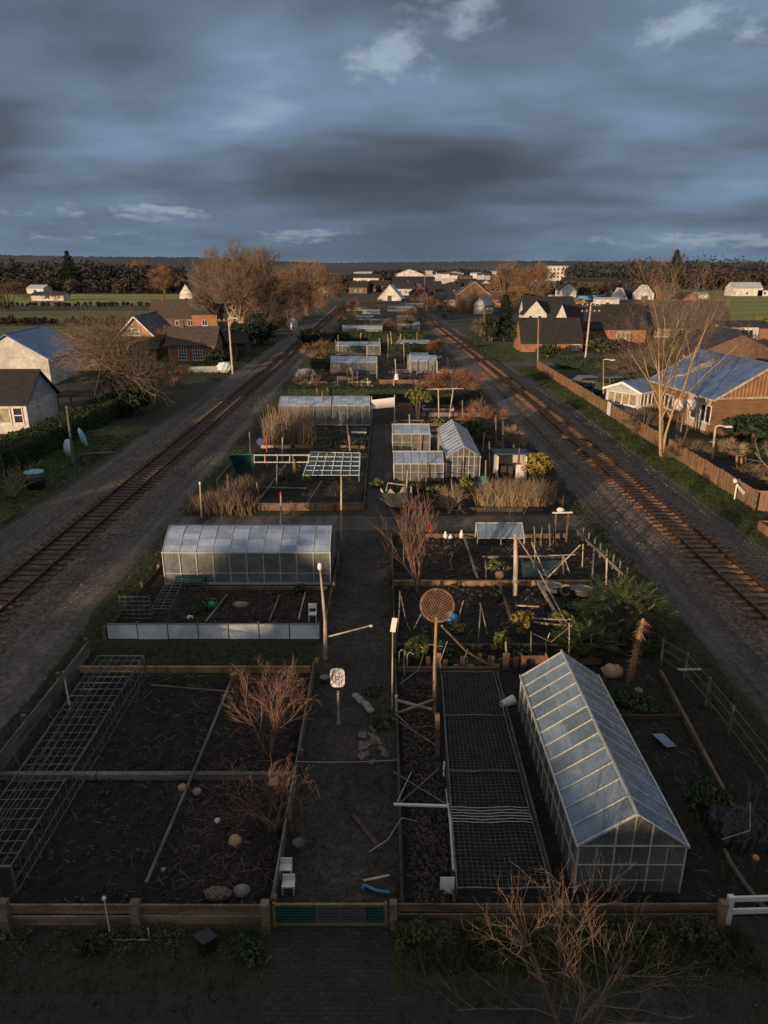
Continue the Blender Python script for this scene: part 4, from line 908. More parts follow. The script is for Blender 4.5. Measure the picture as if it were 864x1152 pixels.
def tunnel(name, label, x0, x1, y0, D, hw, hr, bays, roof='poly_roof', side='poly_side', group=None, curtain=False, straight=False):
    """vertical front wall, arched roof falling to the back wall; axis along X"""
    t = thing(name, label, 'greenhouse', (x0, y0, 0), 0, group); ns = 10
    def pr(a):
        if straight: return V((0, y0+D*a, hw+(hr-hw)*min(1, a/.45)-(hr-hw)*max(0, (a-.45)/.55)))
        return V((0, y0+D*a, hw+(hr-hw)*(.8*math.sin(math.pi*a)+.2*(1-abs(2*a-1)))))
    pts = [pr(q/ns) for q in range(ns+1)]
    mb = MB()
    for b in range(bays):
        for q in range(ns):
            xa = x0+(x1-x0)*b/bays; xb = x0+(x1-x0)*(b+1)/bays; p, r_ = pts[q], pts[q+1]
            mb.quad((xa, p.y, p.z), (xb, p.y, p.z), (xb, r_.y, r_.z), (xa, r_.y, r_.z))
    build(mb, 'roof_cover', MT[roof], t)
    for y in (y0, y0+D): mb = MB(); mb.quad((x0, y, .06), (x1, y, .06), (x1, y, hw), (x0, y, hw)); build(mb, 'side_cover', MT[side], t)
    for x in (x0, x1): mb = MB(); mb.add([(x, y0, .06)]+[(x, p.y, p.z-.004) for p in pts]+[(x, y0+D, .06)], (tuple(range(ns+3)),)); build(mb, 'end_cover', MT[side], t)
    mb = MB()
    for b in range(bays+1):
        x = x0+(x1-x0)*b/bays; mb.beam((x, y0-.02, 0), (x, y0-.02, hw), .045, .045); mb.path([(x, p.y, p.z+.018) for p in pts], .017, 5); mb.beam((x, y0+D+.02, 0), (x, y0+D+.02, hw), .045, .045)
    mb.beam((x0-.04, y0-.035, hw), (x1+.04, y0-.035, hw), .055, .055); mb.beam((x0-.04, y0+D+.035, hw), (x1+.04, y0+D+.035, hw), .055, .055); mb.beam((x0, y0-.03, .06), (x1, y0-.03, .06), .05, .1)
    if curtain: mb.beam((x0, y0-.03, hw*.36), (x1, y0-.03, hw*.36), .03, .03)
    build(mb, 'frame', MT['frame'], t)
    if curtain:
        mb = MB(); mb.quad((x0+.03, y0+.04, .08), (x1-.03, y0+.04, .08), (x1-.03, y0+.04, hw*.35), (x0+.03, y0+.04, hw*.35)); build(mb, 'skirt_panel', MT['net_teal'], t)
    return t
tunnel('polytunnel', 'long polytunnel with an arched lilac blue roof and clear upright front', -10.25, -2.5, 30.5, 3.1, 1.62, 2.36, 10, curtain=True)
rd = random.Random(6); mb = MB(); leaves(mb, (-6.4, 31.6, .35), (3.6, .5, .3), 900, .16, rd, 1.5); build(mb, 'seedling_rows', MT['shrub'], label='low green plants growing inside the long polytunnel', cat='plants', kind='stuff')
board('timber_beam', 'brown beam along the foot of the long polytunnel', (-9.3, 29.75, .12), (-2.6, 29.75, .12), .10, .22, 'wood')
for i, (a, b, w_, m_, la) in enumerate((((256, 672), (232, 702), .09, 'wood_grey', 'grey slat dividing the polytunnel bed at its left'), ((315, 672), (303, 702), .08, 'wood', 'brown slat dividing the polytunnel bed at its middle'), ((345, 664), (336, 700), .06, 'wood_pale', 'pale slat dividing the polytunnel bed at its right'))):
    mb = MB(); mb.beam(P(*a)+V((0, 0, .14)), P(*b)+V((0, 0, .12)), w_, .05); build(mb, 'slat', MT[m_], label=la, cat='slat')
c = P(152, 701); t = thing('lattice_panel', 'upright pale square lattice panel behind the pale blue fence', 'trellis', c); mb = MB()
for q in range(6): mb.beam(c+V((-.62+q*.248, .25, .05)), c+V((-.62+q*.248, .25, 1.15)), .035, .03)
for q in range(6): mb.beam(c+V((-.64, .22, .1+q*.2)), c+V((.64, .22, .1+q*.2)), .035, .03)
build(mb, 'lattice', MT['wire'], t)
t = thing('wire_basket_cage', 'dark low wire cage running back beside the square lattice panel', 'crop cage', P(185, 690)); mb = MB(); A0, A1, B0, B1 = P(172, 697), P(192, 697), P(190, 662), P(208, 662)
for q in range(11):
    l = A0.lerp(B0, q/10); r_ = A1.lerp(B1, q/10); mb.path([l, l+V((.05, 0, .5)), r_+V((-.05, 0, .5)), r_], .016, 4)
for k_ in (0, .5, 1): mb.tube(A0.lerp(A1, k_)+V((0, 0, .5)), B0.lerp(B1, k_)+V((0, 0, .5)), .016, .016, 4)
build(mb, 'mesh', MT['wire'], t)
mb = MB(); c = P(204, 690); mb.path([c+V((math.cos(q/16*6.283)*.38, .15*math.sin(q/16*6.283), .42+math.sin(q/16*6.283)*.38)) for q in range(17)], .022, 6); build(mb, 'hoop', MT['black'], label='dark round hoop standing beside the wire cage', cat='hoop')
c = P(212, 665); t = thing('garden_box', 'small teal framed box against the front of the polytunnel', 'cold frame', c); mb = MB(); mb.box(c+V((0, .2, .45)), (1.35, .7, .02)); build(mb, 'lid', MT['net_teal'], t)
mb = MB()
for a in (-.68, 0, .68):
    for b in (-.15, .55): mb.beam(c+V((a, b, 0)), c+V((a, b, .46)), .05)
for b in (-.15, .55): mb.beam(c+V((-.7, b, .48)), c+V((.7, b, .48)), .05)
build(mb, 'frame', MT['mesh_teal'], t)
c = P(239, 686); t = thing('watering_can', 'green watering can standing in the polytunnel bed', 'watering can', c); mb = MB(); mb.lathe(c, [(.17, 0), (.16, .3), (.12, .36), (.11, .37)], 16); build(mb, 'body', MT['green'], t, smooth=True)
mb = MB(); mb.path([c+V((-.15, 0, .08)), c+V((-.34, -.02, .38)), c+V((-.38, -.02, .42))], [.035, .025, .04], 8); build(mb, 'spout', MT['green'], t); mb = MB(); mb.path([c+V((.12, 0, .08)), c+V((.27, 0, .2)), c+V((.2, 0, .5)), c+V((-.05, 0, .55)), c+V((-.1, 0, .36))], .02, 6); build(mb, 'handle', MT['green'], t)
rock(271, 684, (.35, .22, .16), 'crumpled tan sack lying on the polytunnel bed', 'sack', 33, 'sack')
rock(214, 697, (.16, .12, .10), 'crumpled pale blue plastic lying behind the pale blue fence', 'pale_blue', 35, 'plastic_bag')
c = P(352, 700); t = thing('garden_chair', 'small white folding chair at the corner behind the pale blue fence', 'chair', c); mb = MB(); mb.box(c+V((0, 0, .4)), (.34, .3, .03)); build(mb, 'seat', MT['white'], t)
mb = MB(); mb.box(c+V((0, .17, .68)), (.34, .03, .22)); build(mb, 'backrest', MT['white'], t)
for a in (-.15, .15): mb = MB(); mb.tube(c+V((a, -.15, 0)), c+V((a, .17, .8)), .018, .018, 5); build(mb, 'leg', MT['white'], t); mb = MB(); mb.tube(c+V((a, .18, 0)), c+V((a, -.12, .4)), .018, .018, 5); build(mb, 'leg', MT['white'], t)
leafy('plant', 'small green plant at the right end of the polytunnel foot', 'plant', P(338, 668), .7, .5, 61, 'shrub', 200, .09, trunk=False, z0=0)
leafy('plant', 'green plant in the shaded left of the polytunnel bed', 'plant', P(224, 690), .9, .35, 62, 'shrub', 220, .08, trunk=False, z0=0)
# ================================================================== MID RIGHT PLOT
board('timber_edging', 'dark board fence edging the right beds beyond the oval sign', (.42, 23.7, .18), (.42, 37.0, .18), .07, .36, 'wood_dark')
board('timber_beam', 'dark plank at the back of the far right bed by the cross road', (.45, 36.5, .16), (10.0, 36.5, .16), .09, .26, 'wood')
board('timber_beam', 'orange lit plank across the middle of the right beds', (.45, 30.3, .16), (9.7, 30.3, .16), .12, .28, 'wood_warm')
board('timber_beam', 'dull plank across the right bed nearer the cross road', (5.0, 33.6, .10), (9.5, 33.6, .10), .07, .16, 'wood_grey')
for i, (a, b, w_, la) in enumerate((((521, 606), (537, 655), .12, 'grey plank dividing the far right bed'), ((559, 655), (575, 702), .12, 'warm plank dividing the middle right bed'), ((605, 660), (640, 722), .14, 'long slanting plank down the middle right bed'))):
    mb = MB(); mb.beam(P(*a)+V((0, 0, .22)), P(*b)+V((0, 0, .2)), w_, .06); build(mb, 'plank', MT[('wood_grey', 'wood', 'wood_pale')[i]], label=la, cat='plank')
mb = MB(); c = P(561, 655); mb.rock(c+V((0, -.1, .42)), (.22, .12, .2), random.Random(4), 10); build(mb, 'wood_block', MT['wood_warm'], label='rounded block of wood on the orange lit plank', cat='block')
for i, (a, b) in enumerate((((592, 703), (640, 704)), ((580, 688), (606, 689)))):
    mb = MB(); mb.beam(P(*a)+V((0, 0, .3)), P(*b)+V((0, 0, .28)), .05, .05); build(mb, 'rail', MT['wood_pale'], label='short pale rail %s the small round yellow shrub' % ('to the right of', 'behind')[i], cat='rail')
# cold frame with two glass panes
c = P(562, 611); t = thing('cold_frame', 'blue glass cold frame with two panes beside the cross road', 'cold frame', c); x0, x1 = P(536, 611).x, P(588, 611).x
for a, b in ((x0, (x0+x1)/2), ((x0+x1)/2, x1)): mb = MB(); mb.quad((a+.02, c.y-.35, .42), (b-.02, c.y-.35, .42), (b-.02, c.y+.55, .95), (a+.02, c.y+.55, .95)); build(mb, 'pane', MT['glass_roof'], t)
mb = MB()
for x in (x0, (x0+x1)/2, x1): mb.beam((x, c.y-.36, .43), (x, c.y+.56, .965), .045, .04); mb.beam((x, c.y-.34, 0), (x, c.y-.34, .42), .05, .05); mb.beam((x, c.y+.55, 0), (x, c.y+.55, .93), .05, .05)
for yy, zq in ((-.36, .43), (.56, .965)): mb.beam((x0, c.y+yy, zq), (x1, c.y+yy, zq), .045, .045)
build(mb, 'frame', MT['frame'], t)
# tall yellow post with frame of canes and teal netting
c = P(579, 672); tp = A(580, 600, c.y); mb = MB(); mb.path([c, c.lerp(tp, .5)+V((.03, 0, 0)), tp], [.11, .10, .07], 8); build(mb, 'timber_post', MT['wood_pale'], label='tall yellowish post standing in the right bed', cat='post')
yb_ = P(650, 640).y
sticks('trellis', 'crooked trellis of pale canes with crossed struts beside the tall yellowish post', [[A(583, 606, 30.4), A(605, 640, 31.0), P(640, 715)+V((0, 0, .3))], [A(653, 613, 31.5), A(606, 660, 30.6)], [A(585, 626, 31), A(648, 624, 32.3)], [A(634, 625, 32.3), A(646, 660, 31)], [A(598, 610, 32), A(615, 650, 31)], [P(634, 650), A(633, 626, 32.3)], [P(655, 640), A(656, 612, 33)], [A(600, 655, 31), A(634, 630, 32)]], 'wood_pale', .032, 'trellis')
mb = MB(); mb.add([A(586, 632, 31.5), A(632, 630, 32), P(626, 652)+V((0, 0, .25)), P(588, 654)+V((0, 0, .2))], ((0, 1, 2, 3),)); build(mb, 'netting', MT['net_teal'], label='dark teal netting hung inside the crooked cane frame', cat='netting')
# T-frame
c = P(627, 612); t = thing('tap_stand', 'white topped stand of two posts and a bar at the cross road corner', 'stand', c); mb = MB()
for a in (-.2, .45): mb.beam(c+V((a, 0, 0)), c+V((a, 0, 1.75)), .09, .07)
build(mb, 'posts', MT['wood'], t); mb = MB(); mb.beam(c+V((-.4, 0, 1.78)), c+V((.65, 0, 1.8)), .10, .06); mb.rock(c+V((0, 0, 1.95)), (.22, .1, .12), random.Random(2), 8); build(mb, 'top_bar', MT['white'], t)
for i, (u, v, vt, la) in enumerate(((602, 612, 592, 'short grey stake beside the blue cold frame, left of three'), (608, 615, 593, 'short grey stake beside the blue cold frame, middle of three'), (619, 616, 590, 'short grey stake beside the blue cold frame, right of three'), (681, 676, 628, 'slim pale post leaning at the right edge of the beds'), (672, 715, 688, 'short orange lit stake before the spreading green shrub'), (666, 652, 622, 'pale cane behind the grey tubs'), (570, 745, 722, 'small pale stake in the row of stumps'))):
    c = P(u, v); mb = MB(); mb.path([c, A(u+(2 if i % 2 else -1), vt, c.y)], [.05, .035], 6); build(mb, 'stake', MT[('wood_grey', 'wood_grey', 'wood_grey', 'wood_pale', 'wood_warm', 'wood_pale', 'wood_pale')[i]], label=la, cat='stake')
fence('cane_fence', 'leaning thin fence at the right edge of the far right bed', (11.3, 30.6, 0), (10.6, 36.8, 0), .7, 1, .5, .8, 'wood_grey', 'wood_grey', pw=.06, seed=9)
for i, (u, v, s, la) in enumerate(((620, 668, 1.0, 'wide low grey metal tub beside the crooked frame'), (652, 672, 1.1, 'deep dark grey tub at the right end of the orange plank'))):
    c = P(u, v); t = thing('metal_tub', la, 'tub', c); mb = MB(); mb.lathe(c, [(.34*s, 0), (.40*s, .45), (.43*s, .47), (.38*s, .47), (.30*s, .08)], 18, 1.2, .8); build(mb, 'body', MT['grey_metal'], t, smooth=True)
    for q in (-1, 1): mb = MB(); mb.path([c+V((q*.46*s, -.08, .36)), c+V((q*.54*s, -.04, .36)), c+V((q*.54*s, .04, .36)), c+V((q*.46*s, .08, .36))], .015, 5); build(mb, 'handle', MT['wire'], t)
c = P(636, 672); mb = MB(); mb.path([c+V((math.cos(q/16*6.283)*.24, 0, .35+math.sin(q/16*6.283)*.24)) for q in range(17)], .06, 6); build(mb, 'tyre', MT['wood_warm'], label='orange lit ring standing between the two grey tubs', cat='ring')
for i, (u, v, h_, m_, la) in enumerate(((501, 606, .42, 'white', 'white bottle by the far plank, left one'), (519, 606, .5, 'white', 'white bottle by the far plank, right one'), (507, 607, .32, 'pale_blue', 'small pale blue jar between the two white bottles'))):
    c = P(u, v); mb = MB(); mb.lathe(c, [(.12, 0), (.13, h_*.55), (.06, h_*.75), (.06, h_)], 12); build(mb, 'bottle', MT[m_], label=la, cat='bottle', smooth=True)
leafy('flower_pot_plant', 'small red flowering plant by the cross road corner of the right beds', 'plant', P(483, 603), .6, .7, 71, 'red', 160, .09, trunk=False)
leafy('shrub', 'small round yellow shrub in the middle right bed', 'shrub', P(586, 716), 1.05, 1.25, 72, 'yellow', 900, .08)
leafy('shrub', 'small lime shrub in front of the row of stumps', 'shrub', P(563, 735), .8, 1.0, 73, 'lime', 600, .08)
leafy('shrub', 'loose lime green bush at the left end of the row of stumps', 'shrub', P(468, 742), 1.3, 1.0, 74, 'lime', 650, .10)
leafy('shrub', 'low green bush behind the round woven disc pole', 'shrub', P(497, 742), 1.0, .7, 75, 'shrub', 400, .10)
leafy('shrub', 'flat yellowish clump beside the blue bag', 'shrub', P(515, 712), .7, .45, 76, 'yellow', 260, .08, trunk=False)
for i, (u, v, wd, hh_, mt, la) in enumerate(((590, 745, 1.1, .6, 'shrub', 'small green clump right of the stumps'), (560, 672, 1.0, .35, 'shrub', 'low dark green patch by the tall yellowish post'), (640, 690, 1.6, .4, 'shrub', 'low green patch below the grey tubs'), (628, 700, 1.1, .5, 'lime', 'pale green clump beside the slanting plank'), (555, 640, 1.2, .4, 'lime', 'pale green clump in the far right bed'), (700, 790, 1.2, .35, 'shrub', 'green clump at the back of the right side garden'), (730, 735, 1.0, .9, 'shrub', 'dark green clump beside the leaning brown trunk'))):
    leafy('plant_clump', la, 'plants', P(u, v), wd, hh_, 80+i, mt, 260, .10, trunk=False, z0=0)
c = P(509, 702); mb = MB(); mb.rock(c+V((0, 0, .22)), (.28, .2, .25), random.Random(6), 10); mb.rock(c+V((-.1, 0, .5)), (.1, .07, .12), random.Random(7), 8); build(mb, 'plastic_bag', MT['blue'], label='bright blue plastic bag in the right bed near the woven disc', cat='bag', smooth=True)
mb = MB(); q = P(540, 706); a = A(541, 681, q.y); mb.tube(P(538, 722), a, .03, .022, 6); mb.tube(P(549, 716), a, .03, .022, 6); mb.tube(a, a+V((-.05, 0, .1)), .03, .03, 6); build(mb, 'cane_tripod', MT['wood_grey'], label='two grey canes tied together at the top in the right bed', cat='canes')
sticks('cane_arch', 'bent pale canes rising at the left edge of the middle right bed', [[P(446, 720), A(449, 690, 26.5), A(450, 665, 26.6)], [P(470, 725), A(457, 700, 26.5), A(451, 670, 26.6)], [P(462, 735), A(462, 715, 25.8), A(474, 690, 26)]], 'wood_grey', .025, 'canes')
# row of stumps/boards
t = thing('stump_palisade', 'row of upright weathered board ends behind the mesh bed and greenhouse', 'palisade', P(560, 752)); rr = random.Random(12)
for i in range(17):
    u = 482+i*9.6+rr.uniform(-2, 2); c = P(u, 755); h_ = rr.choice((.28, .5, .62, .75)); mb = MB(); mb.beam(c, c+V((rr.uniform(-.04, .04), 0, h_)), rr.uniform(.14, .30), .08, j=.01); build(mb, 'board', MT[rr.choice(('wood', 'wood_grey', 'wood', 'wood_dark', 'wood_front'))], t)
board('timber_edging', 'dark beam behind the row of weathered board ends', (.5, 24.3, .18), (9.0, 24.3, .18), .12, .3, 'wood_dark')
board('timber_edging', 'mossy plank lying before the row of weathered board ends', (4.3, 23.35, .14), (8.1, 23.35, .14), .14, .2, 'wood')
c = P(600, 752); mb = MB(); mb.box(c+V((0, 0, .3)), (.9, .35, .28)); mb.box(c+V((.46, 0, .3)), (.04, .4, .5)); mb.box(c+V((-.46, 0, .3)), (.04, .4, .5)); build(mb, 'crate', MT['orange'], label='yellow orange slatted crate behind the greenhouse ridge', cat='crate')
rock(688, 762, (.42, .3, .28), 'pale boulder beside the rear corner of the greenhouse', 'stone_warm', 41, 'boulder')
for i, (u, v) in enumerate(((676, 790), (685, 800), (700, 792), (718, 780))): rock(u, v, .15, ('grey stone heaped behind the greenhouse'), 'stone', 50+i)['group'] = 'grey stones behind the greenhouse'
c = P(573, 795); t = thing('bucket', 'white bucket lying on its side beside the greenhouse wall', 'bucket', c); mb = MB(); mb.path([c+V((-.3, -.1, .14)), c+V((.15, .1, .22))], [.12, .17], 14); build(mb, 'body', MT['white'], t)
mb = MB(); mb.path([c+V((.15, -.05, .1)), c+V((.32, .12, .08)), c+V((.17, .27, .2))], .012, 5); build(mb, 'handle', MT['wire'], t)
# large spreading shrub with frond-like foliage
def fronds(name, label, cat, loc, w, h, n, seed, mat='shrub', L=.8, lw=.16):
    rd = random.Random(seed); t = thing(name, label, cat, loc); loc = V(loc); C = MB(); T = MB()
    for k_ in range(7):
        a = rd.uniform(0, 6.28); T.path([loc, loc+V((math.cos(a)*w*.15, math.sin(a)*w*.15, h*.4)), loc+V((math.cos(a)*w*.35, math.sin(a)*w*.35, h*.7))], [.05, .035, .02], 5)
    for _ in range(n):
        v = V((rd.gauss(0, 1), rd.gauss(0, 1), abs(rd.gauss(0, 1)))).normalized(); q = rd.uniform(.55, 1); p = loc+V((v.x*w/2*q, v.y*w/2*q*.8, h*.25+v.z*h*.7*q))
        d = (V((v.x, v.y, .25))+V((rd.gauss(0, .25), rd.gauss(0, .25), rd.gauss(.1, .2)))).normalized(); sd2 = d.cross(V((0, 0, 1))).normalized(); up2 = sd2.cross(d); l = L*rd.uniform(.6, 1.1)
        for s in range(7):
            o = p+d*l*s/7-V((0, 0, (s/7)**2*.12)); ww = lw*(1.1-s/8)
            for sg in (-1, 1):
                e = o+sd2*sg*ww+d*ww*.7+up2*.03; C.add((o, o+d*.07, e), ((0, 1, 2),))
    build(C, 'crown', MT[mat], t); build(T, 'trunk', MT['bark'], t); return t
MT['frond'] = leafmat('frond_leaf', (.022, .042, .012), (.10, .125, .034), 1.8)
fronds('spreading_shrub', 'large dark green shrub with frond like branches beside the road edge', 'shrub', P(697, 718), 3.3, 2.5, 480, 5, 'frond', .85, .17)
fronds('spreading_shrub', 'lower green fronded shrub behind the short orange lit stake', 'shrub', P(656, 738), 2.1, 1.2, 200, 6, 'frond', .7, .15)
sticks('branch', 'bare fallen branch lying over the green fronded shrubs', [[A(600, 700, 26.5), A(625, 703, 26), A(655, 705, 25.6), A(690, 702, 25.6), A(702, 697, 25.6)], [A(655, 705, 25.6), A(640, 696, 25.6)], [A(690, 702, 25.6), A(700, 709, 25.6)]], 'bark_pale', .05, 'branch')
rr = random.Random(71)
for i, (u, v, h_, m_) in enumerate(((455, 760, 1.2, 'wood_pale'), (497, 766, 1.6, 'wood_grey'), (516, 700, 1.0, 'wood_pale'), (547, 655, 1.1, 'wood_grey'), (598, 745, 1.3, 'wood_grey'), (615, 735, .9, 'wood_pale'), (522, 757, 1.0, 'wood_grey'), (600, 640, 1.4, 'wood_pale'), (455, 640, 1.3, 'wood_grey'), (508, 640, .9, 'wood_pale'), (640, 740, 1.5, 'wood_pale'), (662, 745, 1.2, 'wood_grey'))):
    c = P(u, v); mb = MB(); mb.path([c, c+V((rr.uniform(-.08, .08), 0, h_*.5)), c+V((rr.uniform(-.16, .16), 0, h_))], [.028, .024, .018], 5); build(mb, 'bed_stake', MT[m_], label='thin weathered stake standing in the right hand beds around the woven disc', cat='stake', group='thin stakes in the right hand beds')
sticks('sagging_twine', 'loose white twine sagging between stakes in the middle right bed', [[P(455, 760)+V((0, 0, 1.1)), P(476, 740)+V((0, 0, .6)), P(497, 766)+V((0, 0, 1.4))], [P(598, 745)+V((0, 0, 1.2)), P(618, 742)+V((0, 0, .75)), P(640, 740)+V((0, 0, 1.4))]], 'rope', .009, 'twine', 4)
# dead leaning trunk with hanging fibres
c = P(707, 768); tp = A(724, 696, c.y); t = thing('dead_trunk', 'leaning dead brown trunk with ragged fibres at the garden corner', 'tree', c); mb = MB(); mb.path([c, c.lerp(tp, .5), tp], [.05, .10, .05], 7); build(mb, 'trunk', MT['wood_warm'], t); rd = random.Random(5); mb = MB()
for _ in range(420):
    f_ = rd.random(); p = c.lerp(tp, .12+.88*f_); d = V((rd.gauss(0, 1), rd.gauss(0, 1), rd.uniform(-1.6, -.3))).normalized(); b = d.orthogonal().normalized()*.014; l = rd.uniform(.15, .4); mb.add((p-b, p+b, p+d*l), ((0, 1, 2),))
build(mb, 'fibres', MT['twig_red'], t)
shrub(470, 668, 4.3, 14, 'tall tangled leafless shrub near the path in the far right bed', 6, 'bark_red', .045, 3, (5, 4, 3), trunkh=.66, lean=.10, mr=.009, ang=(8, 30), up=.12, wig=.08)
shrub(448, 600, 1.6, 16, 'thin leafless stems at the cross road corner by the path', 4, 'bark', .025, 3, (4, 4, 3), trunkh=.6)
# posts by the cross road
for i, (u, v, vt, r_, la) in enumerate(((384, 607, 535, .055, 'tall thin pole at the right end of the long polytunnel'), (316, 598, 557, .06, 'pale pole with red paint before the cross road edging'), (227, 583, 545, .055, 'white topped post at the left corner beyond the cross road'))):
    c = P(u, v); t = thing('wooden_pole', la, 'pole', c); tp = A(u-(2 if i == 2 else 0), vt, c.y); mb = MB(); mb.path([c, tp], [r_, r_*.8], 7); build(mb, 'pole', MT['wood_pale'], t)
    if i: mb = MB(); mb.tube(tp, tp+V((0, 0, .16)), r_, r_, 7); build(mb, 'tip', MT['white' if i == 2 else 'red'], t)
# ================================================================== FAR GARDEN BLOCK, LEFT
board('timber_edging', 'long brown board edging the far side of the cross road at the left', (-10.4, 41.35, .24), (-1.2, 41.35, .24), .12, .48, 'wood')
board('timber_edging', 'brown board edging the far side of the cross road at the right', (.7, 41.1, .14), (10.5, 41.1, .14), .10, .26, 'wood_dark')
reeds('dry_grass_clump', 'big clump of dull dry grass at the left corner beyond the cross road', 'dry grass', [P(u, 576) for u in (232, 240, 250, 260, 270)]+[P(255, 570), P(268, 562), P(275, 555)], 1.25, 2000, 4, 'reed_dull', .42, .018)
shrub(330, 582, 1.3, 17, 'small pale bare shrub at the brown edging beyond the cross road', 5, 'reed', .025, 3, (5, 4, 3), trunkh=.6)
for i, (a, b, w_, m_, la) in enumerate((((288, 571), (330, 515), .10, 'wood_grey', 'grey slat slanting across the left far bed'), ((345, 571), (362, 545), .08, 'wood', 'brown slat beside the grey meshed bed'), ((281, 551), (345, 553), .14, 'wood_grey', 'grey plank lying across the left far bed'), ((243, 545), (262, 522), .06, 'wood_grey', 'thin grey rail leaning at the road side of the left far bed'))):
    mb = MB(); mb.beam(P(*a)+V((0, 0, .2)), P(*b)+V((0, 0, .22)), w_, .07); build(mb, 'slat', MT[m_], label=la, cat='slat')
q0, q1, q2, q3 = P(344, 537)+V((0, 0, .75)), P(410, 537)+V((0, 0, .75)), P(405, 510)+V((0, 0, .75)), P(348, 510)+V((0, 0, .75))
q0, q1, q2, q3 = [A(u, v, Y) for u, v, Y in ((341, 535, 47.5), (404, 535, 47.5), (405, 510, 51.0), (350, 509, 51.0))]
t = thing('cold_frame', 'raised bed cover of white and teal bars over dark netting in the left far block', 'cold frame', (q0.x, q0.y, 0)); mb = MB(); mb.quad(q0, q1, q2, q3); build(mb, 'net', MT['net_teal'], t); mb = MB()
for k_ in range(7): mb.tube(q0.lerp(q1, k_/6)+V((0, 0, .03)), q3.lerp(q2, k_/6)+V((0, 0, .03)), .04, .04, 4)
for k_ in range(6): mb.tube(q0.lerp(q3, k_/5)+V((0, 0, .03)), q1.lerp(q2, k_/5)+V((0, 0, .03)), .025, .025, 4)
build(mb, 'bars', MT['pale_blue'], t)
for q in (q0, q1, q2, q3): mb = MB(); mb.tube((q.x, q.y, 0), q, .05, .05, 5); build(mb, 'leg', MT['teal'], t)
t = thing('pipe_rail', 'white double rail frame with teal ends left of the raised bed cover', 'rail', P(290, 528)); mb = MB()
for v in (512, 520): mb.tube(A(286, v, 49), A(348, v, 49.2), .045, .045, 5)
for u in (286, 298, 312, 326, 347): mb.tube(A(u, 511, 49), A(u, 521, 49), .03, .03, 5)
build(mb, 'rails', MT['white_metal'], t); mb = MB()
for u in (286, 330): c = P(u, 533); mb.tube(c, A(u, 511, c.y), .05, .05, 5)
build(mb, 'post', MT['wood'], t)
t = thing('netting_screen', 'low dark teal netting screen at the railway side of the left far block', 'screen', P(263, 530)); a, b = A(257, 512, 49), A(284, 511, 49.5); a2, b2 = P(265, 532), P(284, 532); mb = MB(); mb.add((a2, b2, b, a), ((0, 1, 2, 3),)); build(mb, 'netting', MT['mesh_teal'], t); mb = MB()
for p, q in ((a2, a), (b2, b), (a, b)): mb.tube(p, q, .05, .05, 5)
build(mb, 'frame', MT['teal'], t)
c = P(293, 512); t = thing('round_board', 'round white disc on a post at the left far block', 'sign', c); tp = A(293, 497, c.y); mb = MB(); mb.tube(c, tp, .04, .04, 5); build(mb, 'post', MT['wood'], t); mb = MB(); mb.tube(tp+V((0, -.06, 0)), tp+V((0, -.02, 0)), .30, .30, 18); build(mb, 'disc', MT['white'], t)
for i, (u, v, vt, m_, la) in enumerate(((301, 528, 491, 'red', 'red painted slim post beside the white disc'), (282, 512, 486, 'wood_pale', 'pale post left of the white disc'), (303, 490, 455, 'wood_grey', 'leaning grey cane at the road corner behind the white disc'), (348, 500, 492, 'wood_pale', 'short pale stake before the dark far beds, left one'), (354, 502, 494, 'wood_pale', 'short pale stake before the dark far beds, right one'), (394, 508, 490, 'wood_pale', 'pale stake behind the raised bed cover'), (364, 477, 440, 'wood_warm', 'orange lit post before the long two part greenhouse'), (415, 443, 425, 'wood_pale', 'pale post at the hedge end by the path'))):
    c = P(u, v); mb = MB(); mb.path([c, A(u-1.5, vt, c.y)], [.07, .05], 6); build(mb, 'stake', MT[m_], label=la, cat='stake')
board('timber_edging', 'dark board across the left far block behind the raised bed cover', (-8.6, 54.0, .2), (-1.3, 54.0, .2), .12, .35, 'wood')
board('timber_edging', 'dark board on the path side of the left far block', (-1.25, 41.5, .15), (-1.25, 66, .15), .08, .3, 'wood_dark')
board('timber_edging', 'grey board across the left far block before the greenhouse', (-7.5, 60.0, .15), (-1.3, 60.0, .15), .10, .25, 'wood_grey')
bed('soil_brown', -5.0, -1.4, 42.3, 46.5, .1, 4, 22, .09)
reeds('reed_bed', 'tall stand of dry orange brown canes before the long far greenhouse', 'reeds', [P(u, v) for u in range(304, 352, 4) for v in (486, 494, 502)], 2.7, 700, 8, 'reed_dull', .4, .022, droop=.12)
reeds('reed_clump', 'few taller sunlit canes rising from the dry reed stand', 'reeds', [P(u, 500) for u in (312, 322, 331, 338, 345)], 3.3, 160, 9, 'reed', .25, .03, droop=.08)
c = A(404, 487, 56); c = P(404, 492); t = thing('garden_bench', 'small white bench before the long two part greenhouse', 'bench', c); mb = MB(); mb.box(c+V((0, 0, .45)), (1.3, .4, .06)); build(mb, 'seat', MT['white'], t)
for a in (-.5, .5): mb = MB(); mb.beam(c+V((a, 0, 0)), c+V((a, 0, .42)), .08, .3); build(mb, 'leg', MT['wood_grey'], t)
for i, (u, v, wd, hh_, mt, la) in enumerate(((322, 540, 1.6, .5, 'shrub', 'green vegetable clump beside the slanting grey slat'), (346, 541, 1.0, .6, 'lime', 'bright green clump under the raised bed cover'), (385, 498, 3.0, .5, 'shrub', 'row of green leaves behind the raised bed cover'), (365, 500, 1.5, .4, 'shrub', 'small green patch left of the leaf row'), (425, 548, .9, .6, 'lime', 'pale green tuft at the corner of the path'))):
    leafy('vegetable_clump', la, 'plants', P(u, v), wd, hh_, 100+i, mt, 320, .12, trunk=False, z0=0)
